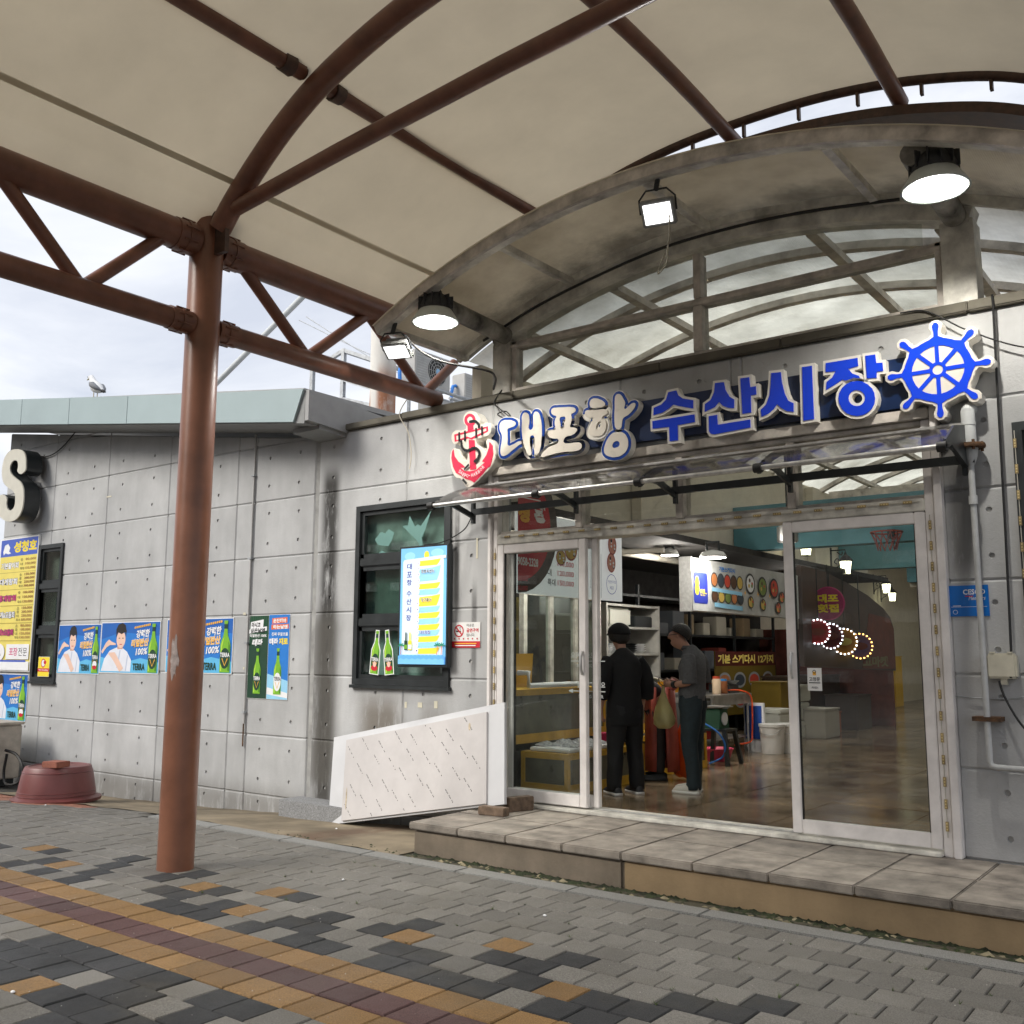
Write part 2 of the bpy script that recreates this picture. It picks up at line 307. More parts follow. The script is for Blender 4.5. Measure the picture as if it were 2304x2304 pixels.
# sign outlines, metres on the wall (x, z)
TR={"dae":[[[-5.671,3.99],[-5.633,4.011],[-5.582,4.009],[-5.518,3.992],[-5.486,3.964],[-5.492,3.945],[-5.543,3.931],[-5.581,3.921],[-5.583,3.885],[-5.58,3.823],[-5.574,3.76],[-5.517,3.763],[-5.429,3.783],[-5.41,3.77],[-5.454,3.745],[-5.529,3.703],[-5.592,3.67],[-5.643,3.666],[-5.663,3.689],[-5.663,3.751],[-5.651,3.811],[-5.651,3.873],[-5.677,3.929]],[[-5.399,4.044],[-5.368,4.05],[-5.337,4.03],[-5.324,3.972],[-5.324,3.881],[-5.287,3.886],[-5.281,3.946],[-5.269,4.035],[-5.251,4.043],[-5.22,4.028],[-5.196,3.974],[-5.181,3.871],[-5.184,3.771],[-5.202,3.673],[-5.226,3.636],[-5.257,3.635],[-5.266,3.661],[-5.263,3.721],[-5.269,3.802],[-5.287,3.82],[-5.312,3.813],[-5.32,3.769],[-5.305,3.686],[-5.299,3.645],[-5.324,3.633],[-5.348,3.651],[-5.373,3.704],[-5.398,3.779],[-5.411,3.862],[-5.411,3.954]]],"po":[[[-5.073,4.027],[-5.058,4.044],[-5.016,4.045],[-4.934,4.036],[-4.852,4.025],[-4.812,4.009],[-4.804,3.987],[-4.823,3.97],[-4.852,3.959],[-4.847,3.929],[-4.853,3.885],[-4.865,3.843],[-4.836,3.834],[-4.807,3.825],[-4.79,3.808],[-4.807,3.781],[-4.853,3.762],[-4.9,3.759],[-4.929,3.743],[-4.935,3.709],[-4.877,3.692],[-4.808,3.691],[-4.751,3.676],[-4.74,3.645],[-4.763,3.619],[-4.82,3.611],[-4.912,3.618],[-4.994,3.618],[-5.088,3.609],[-5.148,3.602],[-5.184,3.606],[-5.184,3.626],[-5.148,3.656],[-5.088,3.689],[-5.017,3.7],[-4.999,3.712],[-4.993,3.741],[-5.041,3.757],[-5.088,3.773],[-5.112,3.802],[-5.106,3.831],[-5.076,3.842],[-5.028,3.84],[-5.028,3.86],[-5.034,3.901],[-5.028,3.94],[-5.016,3.96],[-5.046,3.978],[-5.07,4.001]],[[-4.975,3.947],[-4.957,3.95],[-4.922,3.945],[-4.916,3.929],[-4.928,3.886],[-4.934,3.842],[-4.964,3.843],[-4.969,3.882]]],"hang":[[[-4.646,4.051],[-4.623,4.067],[-4.59,4.067],[-4.545,4.05],[-4.507,4.025],[-4.49,3.993],[-4.513,3.977],[-4.579,3.977],[-4.63,3.985],[-4.649,4.007]],[[-4.703,3.952],[-4.692,3.967],[-4.647,3.965],[-4.568,3.958],[-4.491,3.952],[-4.469,3.937],[-4.464,3.912],[-4.486,3.901],[-4.514,3.89],[-4.525,3.877],[-4.492,3.853],[-4.481,3.804],[-4.493,3.758],[-4.526,3.724],[-4.582,3.717],[-4.632,3.728],[-4.66,3.751],[-4.66,3.78],[-4.637,3.826],[-4.614,3.871],[-4.608,3.885],[-4.659,3.897],[-4.692,3.916]],[[-4.547,3.847],[-4.531,3.82],[-4.542,3.784],[-4.57,3.778],[-4.587,3.794],[-4.575,3.827]],[[-4.38,4.058],[-4.358,4.069],[-4.331,4.06],[-4.305,4.022],[-4.284,3.976],[-4.29,3.924],[-4.252,3.942],[-4.204,3.964],[-4.183,3.956],[-4.184,3.932],[-4.211,3.898],[-4.253,3.867],[-4.307,3.841],[-4.319,3.8],[-4.33,3.759],[-4.357,3.749],[-4.384,3.767],[-4.394,3.82],[-4.395,3.887],[-4.39,3.954],[-4.389,4.021]],[[-4.417,3.723],[-4.363,3.726],[-4.309,3.714],[-4.272,3.671],[-4.259,3.613],[-4.274,3.558],[-4.323,3.517],[-4.387,3.506],[-4.452,3.519],[-4.495,3.548],[-4.506,3.587],[-4.489,3.642],[-4.461,3.686]],[[-4.385,3.648],[-4.353,3.639],[-4.348,3.605],[-4.381,3.59],[-4.413,3.595],[-4.418,3.624]]],"su":[[[-3.862,4.007],[-3.786,4.01],[-3.77,3.966],[-3.727,3.931],[-3.631,3.901],[-3.633,3.83],[-3.704,3.852],[-3.772,3.874],[-3.816,3.892],[-3.861,3.864],[-3.919,3.838],[-4.009,3.828],[-4.004,3.892],[-3.93,3.91],[-3.885,3.944]],[[-4.02,3.777],[-3.622,3.779],[-3.621,3.712],[-3.78,3.708],[-3.779,3.578],[-3.858,3.579],[-3.86,3.704],[-4.018,3.71]]],"san":[[[-3.429,4.014],[-3.351,4.01],[-3.339,3.943],[-3.305,3.881],[-3.264,3.85],[-3.269,3.778],[-3.32,3.789],[-3.366,3.813],[-3.398,3.851],[-3.437,3.812],[-3.528,3.786],[-3.524,3.851],[-3.471,3.879],[-3.44,3.937]],[[-3.206,4.016],[-3.13,4.014],[-3.124,3.93],[-3.076,3.93],[-3.074,3.861],[-3.121,3.861],[-3.123,3.721],[-3.197,3.72]],[[-3.493,3.744],[-3.419,3.745],[-3.415,3.661],[-3.133,3.665],[-3.132,3.599],[-3.444,3.584],[-3.479,3.593],[-3.493,3.618]]],"si":[[[-2.944,4.015],[-2.864,4.01],[-2.857,3.919],[-2.838,3.829],[-2.813,3.771],[-2.771,3.743],[-2.772,3.674],[-2.827,3.688],[-2.875,3.722],[-2.904,3.756],[-2.935,3.72],[-2.981,3.689],[-3.037,3.673],[-3.041,3.73],[-2.995,3.767],[-2.964,3.838],[-2.95,3.934]],[[-2.691,4.02],[-2.613,4.017],[-2.613,3.593],[-2.697,3.592]]],"jang":[[[-2.504,4.018],[-2.262,4.016],[-2.26,3.952],[-2.336,3.944],[-2.307,3.902],[-2.259,3.876],[-2.25,3.854],[-2.299,3.867],[-2.355,3.856],[-2.385,3.866],[-2.431,3.843],[-2.473,3.823],[-2.51,3.808],[-2.504,3.87],[-2.46,3.895],[-2.432,3.942],[-2.507,3.947]],[[-2.204,4.021],[-2.131,4.018],[-2.127,3.951],[-2.081,3.947],[-2.08,3.883],[-2.128,3.884],[-2.129,3.838],[-2.201,3.845]],[[-2.147,3.683],[-2.155,3.643],[-2.176,3.609],[-2.207,3.584],[-2.245,3.57],[-2.288,3.57],[-2.329,3.582],[-2.367,3.607],[-2.396,3.642],[-2.414,3.683],[-2.419,3.726],[-2.411,3.767],[-2.389,3.802],[-2.357,3.827],[-2.318,3.84],[-2.275,3.839],[-2.233,3.826],[-2.197,3.8],[-2.168,3.766],[-2.151,3.725]],[[-2.22,3.698],[-2.224,3.679],[-2.234,3.664],[-2.248,3.652],[-2.265,3.646],[-2.284,3.646],[-2.303,3.652],[-2.32,3.663],[-2.333,3.679],[-2.341,3.697],[-2.343,3.717],[-2.339,3.736],[-2.329,3.751],[-2.315,3.763],[-2.297,3.769],[-2.278,3.769],[-2.26,3.763],[-2.243,3.751],[-2.23,3.735],[-2.222,3.717]]],"anchor_back":[[[-6.056,4.164],[-5.995,4.143],[-5.955,4.099],[-5.934,4.049],[-5.947,4.019],[-5.821,4.012],[-5.807,3.915],[-5.912,3.882],[-5.972,3.863],[-5.971,3.81],[-5.911,3.782],[-5.858,3.733],[-5.839,3.783],[-5.846,3.847],[-5.813,3.853],[-5.767,3.816],[-5.74,3.74],[-5.746,3.647],[-5.797,3.57],[-5.888,3.507],[-5.98,3.444],[-6.053,3.409],[-6.094,3.414],[-6.135,3.465],[-6.17,3.506],[-6.225,3.522],[-6.274,3.581],[-6.303,3.68],[-6.301,3.777],[-6.264,3.815],[-6.215,3.788],[-6.159,3.717],[-6.104,3.668],[-6.084,3.697],[-6.085,3.74],[-6.139,3.768],[-6.168,3.824],[-6.175,3.868],[-6.265,3.869],[-6.28,3.979],[-6.136,3.986],[-6.102,4.008],[-6.137,4.067],[-6.138,4.121],[-6.104,4.159]]],"anchor_red":[[[-5.984,4.066],[-5.987,4.046],[-5.997,4.029],[-6.012,4.017],[-6.032,4.01],[-6.054,4.01],[-6.077,4.017],[-6.097,4.029],[-6.113,4.046],[-6.124,4.066],[-6.128,4.087],[-6.124,4.107],[-6.114,4.124],[-6.098,4.136],[-6.078,4.143],[-6.056,4.143],[-6.034,4.136],[-6.014,4.124],[-5.998,4.107],[-5.987,4.087]],[[-6.02,4.074],[-6.022,4.063],[-6.027,4.054],[-6.034,4.048],[-6.044,4.045],[-6.055,4.044],[-6.066,4.048],[-6.076,4.054],[-6.084,4.063],[-6.089,4.073],[-6.091,4.084],[-6.089,4.094],[-6.084,4.103],[-6.076,4.109],[-6.067,4.113],[-6.056,4.113],[-6.045,4.11],[-6.035,4.103],[-6.027,4.095],[-6.022,4.084]],[[-6.087,4.022],[-6.014,4.028],[-6.008,3.976],[-6.082,3.97]],[[-6.069,3.881],[-5.992,3.866],[-5.968,3.577],[-6.046,3.575]],[[-6.256,3.959],[-5.827,3.983],[-5.824,3.933],[-5.972,3.895],[-6.032,3.878],[-6.08,3.899],[-6.248,3.883]],[[-6.234,3.942],[-5.847,3.968],[-5.845,3.943],[-5.986,3.913],[-6.039,3.895],[-6.087,3.915],[-6.228,3.896]],[[-6.264,3.81],[-6.249,3.738],[-6.2,3.679],[-6.144,3.641],[-6.11,3.61],[-6.171,3.612],[-6.116,3.574],[-6.046,3.562],[-5.968,3.569],[-5.916,3.599],[-5.863,3.629],[-5.896,3.644],[-5.844,3.7],[-5.812,3.769],[-5.806,3.826],[-5.767,3.784],[-5.759,3.7],[-5.778,3.63],[-5.797,3.58],[-5.83,3.574],[-5.875,3.527],[-5.941,3.482],[-5.994,3.445],[-6.034,3.47],[-6.102,3.493],[-6.17,3.537],[-6.225,3.565],[-6.268,3.633],[-6.29,3.722],[-6.284,3.785]]],"anchor_rope":[[[-6.048,4.059],[-5.988,4.056],[-5.94,4.018],[-5.933,3.99]],[[-6.186,3.971],[-6.182,3.874]],[[-6.112,3.978],[-6.108,3.872]],[[-5.969,3.985],[-5.965,3.884]],[[-5.896,3.992],[-5.892,3.9]],[[-6.155,3.871],[-6.14,3.81],[-6.085,3.772],[-5.984,3.786],[-5.924,3.741],[-5.936,3.68],[-5.976,3.653]],[[-6.049,3.63],[-6.11,3.584]],[[-6.129,3.491],[-6.074,3.438]]],"anchor_text":[[[-6.181,3.567],[-6.102,3.514],[-6.008,3.504],[-5.915,3.531],[-5.83,3.594]]],"S":[[[-14.836,4.842],[-14.695,4.816],[-14.581,4.755],[-14.525,4.685],[-14.502,4.577],[-14.508,4.473],[-14.749,4.484],[-14.744,4.562],[-14.772,4.635],[-14.84,4.664],[-14.924,4.652],[-14.98,4.6],[-14.98,4.536],[-14.927,4.471],[-14.776,4.386],[-14.617,4.306],[-14.531,4.214],[-14.499,4.117],[-14.494,3.972],[-14.529,3.861],[-14.619,3.775],[-14.78,3.73],[-14.95,3.738],[-15.086,3.781],[-15.23,3.867],[-15.315,3.981],[-15.327,4.121],[-15.016,4.111],[-15.006,4.017],[-14.974,3.951],[-14.897,3.91],[-14.819,3.917],[-14.763,3.959],[-14.753,4.058],[-14.773,4.133],[-14.841,4.192],[-15.036,4.275],[-15.156,4.351],[-15.219,4.444],[-15.243,4.554],[-15.229,4.671],[-15.179,4.763],[-15.08,4.826],[-14.976,4.848]]]}
# ---------------------------------------------------------------- material library
def concrete(name, col, streaks=(), var=.1):
    if name in MATS: return MATS[name]
    m = mat(name, col, .82, var=var, scale=1.6, bump=.3, bscale=45., spec=.3, rnd=.08)
    t = m.node_tree; lk = t.links.new; b = t.nodes['Principled BSDF']; src = b.inputs['Base Color'].links[0].from_socket
    g = N(t, 'NewGeometry'); sx = N(t, 'SeparateXYZ'); lk(g.outputs['Position'], sx.inputs[0])
    # broad cloudy blotches and runs of rain down the face
    mp2 = N(t, 'Mapping'); mp2.inputs['Scale'].default_value = (3.2, 3.2, .7); lk(g.outputs['Position'], mp2.inputs[0])
    nz2 = N(t, 'TexNoise', Scale=1., Detail=5., Roughness=.65); lk(mp2.outputs[0], nz2.inputs['Vector'])
    mr = N(t, 'MapRange'); mr.inputs['From Min'].default_value = .35; mr.inputs['From Max'].default_value = .75; mr.inputs['To Min'].default_value = .9; mr.inputs['To Max'].default_value = 1.06
    lk(nz2.outputs['Fac'], mr.inputs['Value'])
    mm = N(t, 'Mix', data_type='RGBA', blend_type='MULTIPLY'); mm.inputs[0].default_value = 1; lk(src, mm.inputs[6]); lk(mr.outputs[0], mm.inputs[7]); src = mm.outputs[2]
    for (xc, hw, z0, z1, colr, amt, seed) in streaks:
        # band |x-xc|<hw, between z0 and z1, frayed by noise
        nw = N(t, 'TexNoise', Scale=2.2, Detail=6., Roughness=.7); mpv = N(t, 'Mapping'); mpv.inputs['Location'].default_value = (seed, 0, seed); mpv.inputs['Scale'].default_value = (3.5, 1, .8)
        lk(g.outputs['Position'], mpv.inputs[0]); lk(mpv.outputs[0], nw.inputs['Vector'])
        a = N(t, 'Math', operation='SUBTRACT'); a.inputs[1].default_value = xc; lk(sx.outputs[0], a.inputs[0])
        ab = N(t, 'Math', operation='ABSOLUTE'); lk(a.outputs[0], ab.inputs[0])
        f1 = N(t, 'MapRange', interpolation_type='SMOOTHSTEP'); f1.inputs['From Min'].default_value = hw; f1.inputs['From Max'].default_value = hw*.25; lk(ab.outputs[0], f1.inputs['Value'])
        f2 = N(t, 'MapRange', interpolation_type='SMOOTHSTEP'); f2.inputs['From Min'].default_value = z1; f2.inputs['From Max'].default_value = z1-.35; lk(sx.outputs[2], f2.inputs['Value'])
        f3 = N(t, 'MapRange', interpolation_type='SMOOTHSTEP'); f3.inputs['From Min'].default_value = z0; f3.inputs['From Max'].default_value = z0+.3; lk(sx.outputs[2], f3.inputs['Value'])
        f4 = N(t, 'MapRange'); f4.inputs['From Min'].default_value = .26; f4.inputs['From Max'].default_value = .48; lk(nw.outputs['Fac'], f4.inputs['Value'])
        p1 = N(t, 'Math', operation='MULTIPLY'); lk(f1.outputs[0], p1.inputs[0]); lk(f2.outputs[0], p1.inputs[1])
        p2 = N(t, 'Math', operation='MULTIPLY'); lk(p1.outputs[0], p2.inputs[0]); lk(f3.outputs[0], p2.inputs[1])
        p3 = N(t, 'Math', operation='MULTIPLY'); lk(p2.outputs[0], p3.inputs[0]); lk(f4.outputs[0], p3.inputs[1])
        p4 = N(t, 'Math', operation='MULTIPLY'); p4.inputs[1].default_value = amt; lk(p3.outputs[0], p4.inputs[0])
        mc = N(t, 'Mix', data_type='RGBA'); lk(p4.outputs[0], mc.inputs[0]); lk(src, mc.inputs[6]); mc.inputs[7].default_value = (*colr, 1); src = mc.outputs[2]
    lk(src, b.inputs['Base Color']); return m
def paver_mat(name, col, var=.1):
    m = mat(name, col, .78, var=var, scale=1.1, bump=.5, bscale=220., rnd=.19, spec=.35)
    t = m.node_tree; lk = t.links.new; b = t.nodes['Principled BSDF']; src = b.inputs['Base Color'].links[0].from_socket
    g = N(t, 'NewGeometry'); n = N(t, 'TexNoise', Scale=160., Detail=3.); lk(g.outputs['Position'], n.inputs['Vector'])
    mr = N(t, 'MapRange'); mr.inputs['From Min'].default_value = .3; mr.inputs['From Max'].default_value = .7; mr.inputs['To Min'].default_value = .62; mr.inputs['To Max'].default_value = 1.4; lk(n.outputs['Fac'], mr.inputs['Value'])
    mm = N(t, 'Mix', data_type='RGBA', blend_type='MULTIPLY'); mm.inputs[0].default_value = 1; lk(src, mm.inputs[6]); lk(mr.outputs[0], mm.inputs[7])
    # a few dirty, mossy and rusty blotches
    n3 = N(t, 'TexNoise', Scale=2.3, Detail=7., Roughness=.7); lk(g.outputs['Position'], n3.inputs['Vector'])
    f = N(t, 'MapRange'); f.inputs['From Min'].default_value = .5; f.inputs['From Max'].default_value = .72; f.inputs['To Max'].default_value = .3; lk(n3.outputs['Fac'], f.inputs['Value'])
    mc = N(t, 'Mix', data_type='RGBA'); lk(f.outputs[0], mc.inputs[0]); lk(mm.outputs[2], mc.inputs[6]); mc.inputs[7].default_value = (.1, .085, .055, 1)
    lk(mc.outputs[2], b.inputs['Base Color'])
    # damp sheen in patches
    n4 = N(t, 'TexNoise', Scale=.9, Detail=6., Roughness=.65); lk(g.outputs['Position'], n4.inputs['Vector']); rr = N(t, 'MapRange'); rr.inputs['From Min'].default_value = .38; rr.inputs['From Max'].default_value = .62; rr.inputs['To Min'].default_value = .5; rr.inputs['To Max'].default_value = .88; lk(n4.outputs['Fac'], rr.inputs['Value']); lk(rr.outputs[0], b.inputs['Roughness']); return m
DARKST = (.028, .026, .024); BROWN = (.11, .085, .055)
M_WALL = concrete('concrete', (.465, .472, .475), [(-8.19, .2, .0, 4.0, DARKST, .93, 0.), (-8.22, .34, .2, 2.4, (.1, .095, .085), .8, 3.), (-7.35, .45, .1, 1.5, BROWN, .75, 7.), (-6.6, .3, .2, 1.48, BROWN, .4, 5.), (-6.1, .05, 1.4, 2.6, DARKST, .6, 9.),
    (-6.33, .05, 2.1, 3.5, DARKST, .7, 2.), (-1.62, .16, 2.2, 3.3, (.13, .13, .125), .8, 4.), (-10.6, .1, .1, 1.4, BROWN, .5, 8.), (-11., 14., -.6, .42, (.12, .11, .095), .62, 12.)])
M_JOINT = mat('wall_joint', (.34, .34, .33), .9, var=.25, scale=4)
M_CAP = concrete('cap_concrete', (.14, .13, .105), var=.35)
M_PAVG = paver_mat('paver_grey', (.168, .16, .144)); M_PAVD = paver_mat('paver_charcoal', (.032, .033, .035))
M_PAVY = paver_mat('paver_ochre', (.23, .135, .052)); M_PAVM = paver_mat('paver_maroon', (.088, .046, .044)); M_PAVR = paver_mat('paver_terracotta', (.33, .15, .1))
M_BED = mat('paving_bed', (.045, .042, .036), .95, var=.4, scale=9, bump=.5)
M_GRAN = mat('granite', (.21, .21, .2), .7, var=.45, scale=140, bump=.2, bscale=200, rnd=.06)
M_SLAB = mat('step_slab', (.26, .23, .195), .7, var=.38, scale=5, bump=.4, bscale=120, rnd=.1)
M_RISER = concrete('riser_tan', (.36, .26, .15), [(-2.3, 9., .1, .27, (.1, .085, .06), .8, 1.)], .2); M_RISERD = concrete('riser_grey', (.2, .165, .125), [(-4.6, 1.6, .1, .35, (.3, .28, .25), .5, 6.)], .35)
M_APRON = concrete('apron_concrete', (.2, .165, .115), [(-6.9, .35, -.3, .6, (.09, .045, .028), .6, 2.)], .35)
M_MOSS = mat('moss', (.022, .03, .01), .95, var=.6, scale=18, bump=1., bscale=90)
M_DIRT = mat('pale_dirt', (.22, .19, .12), .95, var=.5, scale=14, bump=.8, bscale=60)
def _floor():
    m = mat('wet_floor', (.2, .145, .092), .17, var=.55, scale=1.7, bump=.12, bscale=30, rnd=.12, spec=.6)
    return m
M_FLOOR = _floor()
M_BROWN = mat('brown_paint', (.165, .068, .042), .4, var=.22, scale=5., bump=.08, bscale=30)
M_BROWND = mat('brown_joint', (.075, .04, .028), .55, var=.35, scale=14)
M_WHITE = mat('frame_white', (.8, .77, .75), .45, var=.1, scale=5)
M_FRAMEG = mat('frame_grime', (.56, .52, .47), .6, var=.35, scale=5, bump=.2, bscale=25)
M_OLDW = mat('old_white_paint', (.66, .63, .57), .6, var=.35, scale=4.5, bump=.25, bscale=18)
M_BLACK = mat('black_frame', (.022, .026, .028), .4, var=.2)
M_RUBBER = mat('black_rubber', (.012, .012, .012), .6)
M_ALU = mat('aluminium', (.55, .55, .54), .38, .85, var=.15, scale=20)
M_STEEL = mat('steel', (.45, .45, .44), .35, .9, var=.2)
M_GALV = mat('galvanised', (.36, .38, .4), .5, .4, var=.2, scale=12)
M_GPAINT = mat('grey_pipe_paint', (.42, .43, .43), .5, var=.15)
M_RUST = mat('rust', (.1, .05, .022), .85, var=.5, scale=25, bump=.6)
M_FASC = mat('fascia_blue_grey', (.33, .415, .43), .45, var=.05, scale=1.2, rnd=.03)
M_FASCD = mat('fascia_side_grey', (.33, .335, .335), .5, var=.08)
M_SOFF = mat('soffit', (.27, .28, .28), .7, var=.1)
M_GLASS = glass('window_glass', (.88, .94, .92), .16); M_DOORG = glass('door_glass', (.95, .97, .96), .045, dirt=.008)
M_TRANG = glass('transom_glass', (.93, .94, .92), .045, dirt=.04, dirtcol=(.4, .39, .35))
M_MEMB = sheet('membrane', (.58, .51, .385), .3, .75, var=.09)
M_POLY = sheet('polycarbonate', (.85, .81, .7), .52, .5, .0, .3, 420., 0, .06, grime=(.5, .45, .36), mould=(-.55, .1)); M_POLYI = sheet('roof_sheet', (.88, .88, .82), .75, .4, .0, .45, 160., 0, .14, grime=(.5, .49, .43))
M_SMOKE = glass('smoked_sheet', (.34, .33, .32), .05, .15, dirt=.09, dirtcol=(.22, .205, .19))
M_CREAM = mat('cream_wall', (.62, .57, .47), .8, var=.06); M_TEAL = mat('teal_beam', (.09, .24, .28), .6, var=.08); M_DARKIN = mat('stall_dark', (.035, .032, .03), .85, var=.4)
M_YEL = mat('yellow_tank', (.62, .36, .03), .45, var=.15); M_TANKIN = mat('tank_panel', (.12, .12, .085), .3, var=.3)
def plain(name, r, g, b, rough=.55, var=.04): return mat(name, srgb(r, g, b), rough, var=var)
P_WHITE = plain('print_white', 235, 236, 238); P_BLACK = plain('print_black', 20, 22, 26); P_RED = plain('print_red', 200, 28, 45); P_BLUE = plain('print_blue', 30, 120, 205)
P_SKY = plain('print_sky', 118, 190, 235); P_LBLUE = plain('print_light_blue', 150, 208, 240); P_YEL = plain('print_yellow', 240, 216, 50); P_GOLD = plain('print_gold', 240, 180, 60); P_GREEN = plain('print_green', 120, 180, 40)
P_DGREEN = plain('print_dark_green', 14, 60, 40); P_NAVY = plain('print_navy', 42, 55, 160); P_SKIN = plain('print_skin', 235, 198, 178); P_HAIR = plain('print_hair', 28, 22, 20); P_PAPER = plain('paper', 232, 232, 230, .5)
P_MENUY = plain('print_menu_yellow', 232, 215, 110); P_MENUB = plain('print_menu_blue', 68, 95, 190); P_BROWNT = plain('print_brown', 130, 60, 40); P_PINK = plain('print_pink', 200, 60, 120); P_GREY = plain('print_grey', 150, 155, 160); P_ORANGE = plain('print_orange', 225, 110, 60)
P_SHIRT = plain('print_shirt', 226, 230, 240); P_LSHIRT = plain('print_shirt_fold', 190, 200, 220)
# ---------------------------------------------------------------- the ground
def lerp(a, b, t): return a+(b-a)*t
def zb(x):
    T = [(-30, -.16), (-12.3, -.1), (-9.9, -.02), (-8.9, .03), (-7.5, .07), (-6.5, .11), (-5.6, .15), (5, .15)]
    for (a, za), (b, z2) in zip(T, T[1:]):
        if x <= b: return lerp(za, z2, max(0, (x-a)/(b-a)))
    return .15
def gz(x, y):
    y0 = -1.45-.4*max(0, min(4, -8.5-x))
    if y <= y0: return .185
    return lerp(.185, zb(x), min(1, (y-y0)/-y0)) if y < 0 else zb(x)
# far ground sheet, below everything, out to the horizon
g = MB().add([(-900,-900,-.2),(900,-900,-.2),(900,900,-.2),(-900,900,-.2)], [(0,1,2,3)]).build('ground', mat('far_ground', (.16, .155, .145), .9, var=.3, scale=.6)); tag(g, kind='structure')
# paving bed (follows the dip towards the left wall)
mb = MB(); xs = [-18+.5*i for i in range(43)]; ys = [-11, -8, -6, -4]+[-3.3+.15*i for i in range(23)]; ys[-1] = 0.
for x in xs:
    for y in ys: mb.v.append((x, y, gz(x, y)-.011))
ny = len(ys)
for i in range(len(xs)-1):
    for j in range(ny-1): mb.f.append((i*ny+j, (i+1)*ny+j, (i+1)*ny+j+1, i*ny+j+1)); mb.mi.append(0)
pavement = mb.build('pavement', M_BED, smooth=2); tag(pavement, kind='structure')
# pavers, one row every 0.22 m, half-bond; explicit colours near the band as in the photograph
PT = .22; ROW0 = -1.6
YEL = [(-8.22,-3.01),(-7.43,-3.23),(-6.13,-3.01),(-5.42,-2.79),(-5.2,-3.23),(-4.09,-3.01),(-3.58,-2.79),(-2.89,-3.23),(-4.88,-4.77),(-6.2,-4.77),(-3.6,-5.2)]
DRK = [(-7.26,-2.79),(-7.78,-3.23),(-7.21,-3.01),(-6.98,-3.23),(-6.46,-3.01),(-6.45,-2.79),(-6.24,-3.23),(-6.01,-3.23),(-5.75,-3.01),(-5.22,-2.79),(-5.43,-3.23),(-5.36,-3.45),(-5.63,-3.45),(-5.88,-3.45),(-4.88,-3.45),(-4.61,-3.45),(-4.28,-3.45),(-4.82,-3.01),(-4.54,-3.23),(-4.76,-3.23),(-4.31,-3.01),(-4.18,-2.79),(-4.,-3.23),(-3.73,-3.23),(-3.86,-3.45),(-3.64,-3.45),(-3.42,-3.45),(-3.2,-3.45),(-3.45,-3.01),(-3.23,-3.01),(-3.11,-2.79),(-3.1,-3.23),(-2.77,-3.45),(-2.67,-3.23),(-2.46,-3.23),(-2.55,-3.45),(-2.35,-3.01),(-2.13,-3.01),(-1.99,-2.79),(-6.9,-3.45),(-7.4,-3.45),(-7.9,-3.45),(-8.4,-3.45),(-8.,-3.01),(-8.6,-3.23),(-1.8,-3.23)]
cells = []; rows = int(6.4/PT)
for k in range(-3, rows):
    yc = ROW0-PT*(k+.5)
    band = None
    if -3.56-PT < yc < -3.56: band = 'Y'
    elif -3.56-2*PT < yc < -3.56-PT: band = 'M'
    elif -3.56-3*PT < yc < -3.56-2*PT: band = 'Y'
    off = 0 if band else (PT/2 if k % 2 else 0)
    x = -15.4+off
    while x < 2.2:
        xc = x+PT/2
        if k < 0 and xc > -9.06-.35*abs(k+1): x += PT; continue
        m = M_PAVG
        if band: m = M_PAVY if band == 'Y' else M_PAVM
        elif k < 0: m = M_PAVR if (xc < -10.6 and random.random() < .75) else M_PAVG
        else:
            if yc < -4.22: m = M_PAVD if random.random() < .56 else M_PAVG
            elif yc < -2.6 and xc < -8.6 and random.random() < (.2 if yc < -2.9 else .06): m = M_PAVD
            if any(abs(xc-a) < .1101 and abs(yc-b) < .11 for a, b in DRK): m = M_PAVD
            if any(abs(xc-a) < .1101 and abs(yc-b) < .11 for a, b in YEL): m = M_PAVY
        cells.append((xc, yc, m)); x += PT
camp = Vector((0, -7.416, 1.8))
def in_view(p):
    q = mw.inverted() @ Vector(p)
    if q.z > -.3: return 0
    u, v = q.x/-q.z, q.y/-q.z
    return 1/(q.z*q.z) if abs(u) < .56 and abs(v) < .56 else 0
hx = PT/2-.0035
def paver_mesh():
    mb = MB(); t = .03; c = .006
    mb.v = [(-hx,-hx,-t),(hx,-hx,-t),(hx,hx,-t),(-hx,hx,-t),(-hx,-hx,-c),(hx,-hx,-c),(hx,hx,-c),(-hx,hx,-c),(-hx+c,-hx+c,0),(hx-c,-hx+c,0),(hx-c,hx-c,0),(-hx+c,hx-c,0)]
    mb.f = [(8,9,10,11)]+[(a, (a+1)%4, (a+1)%4+4, a+4) for a in range(4)]+[(a+4, (a+1)%4+4, (a+1)%4+8, a+8) for a in range(4)]; mb.mi = [0]*9
    return mb
pm = paver_mesh(); PMESH = {}
for m in (M_PAVG, M_PAVD, M_PAVY, M_PAVM, M_PAVR):
    me = bpy.data.meshes.new('paver'); me.from_pydata(pm.v, [], pm.f); me.materials.append(m); PMESH[m.name] = me
cells.sort(key=lambda c: -in_view((c[0], c[1], .185)))
rest = MB()
for i, (xc, yc, m) in enumerate(cells):
    z = gz(xc, yc)+random.uniform(-.0035, .0025)
    if i < 300 and in_view((xc, yc, .185)) > 0:
        o = obj('paver', PMESH[m.name], pavement); o.location = (xc, yc, z); o.rotation_euler = (random.uniform(-.006, .006), random.uniform(-.006, .006), random.uniform(-.006, .006))
    else:
        rest.add([(xc+a, yc+b, gz(xc+a, yc+b)+z-gz(xc, yc)+c) for a, b, c in pm.v], pm.f, m)
r = rest.build('paver_field', None, pavement); tag(r, kind='stuff')
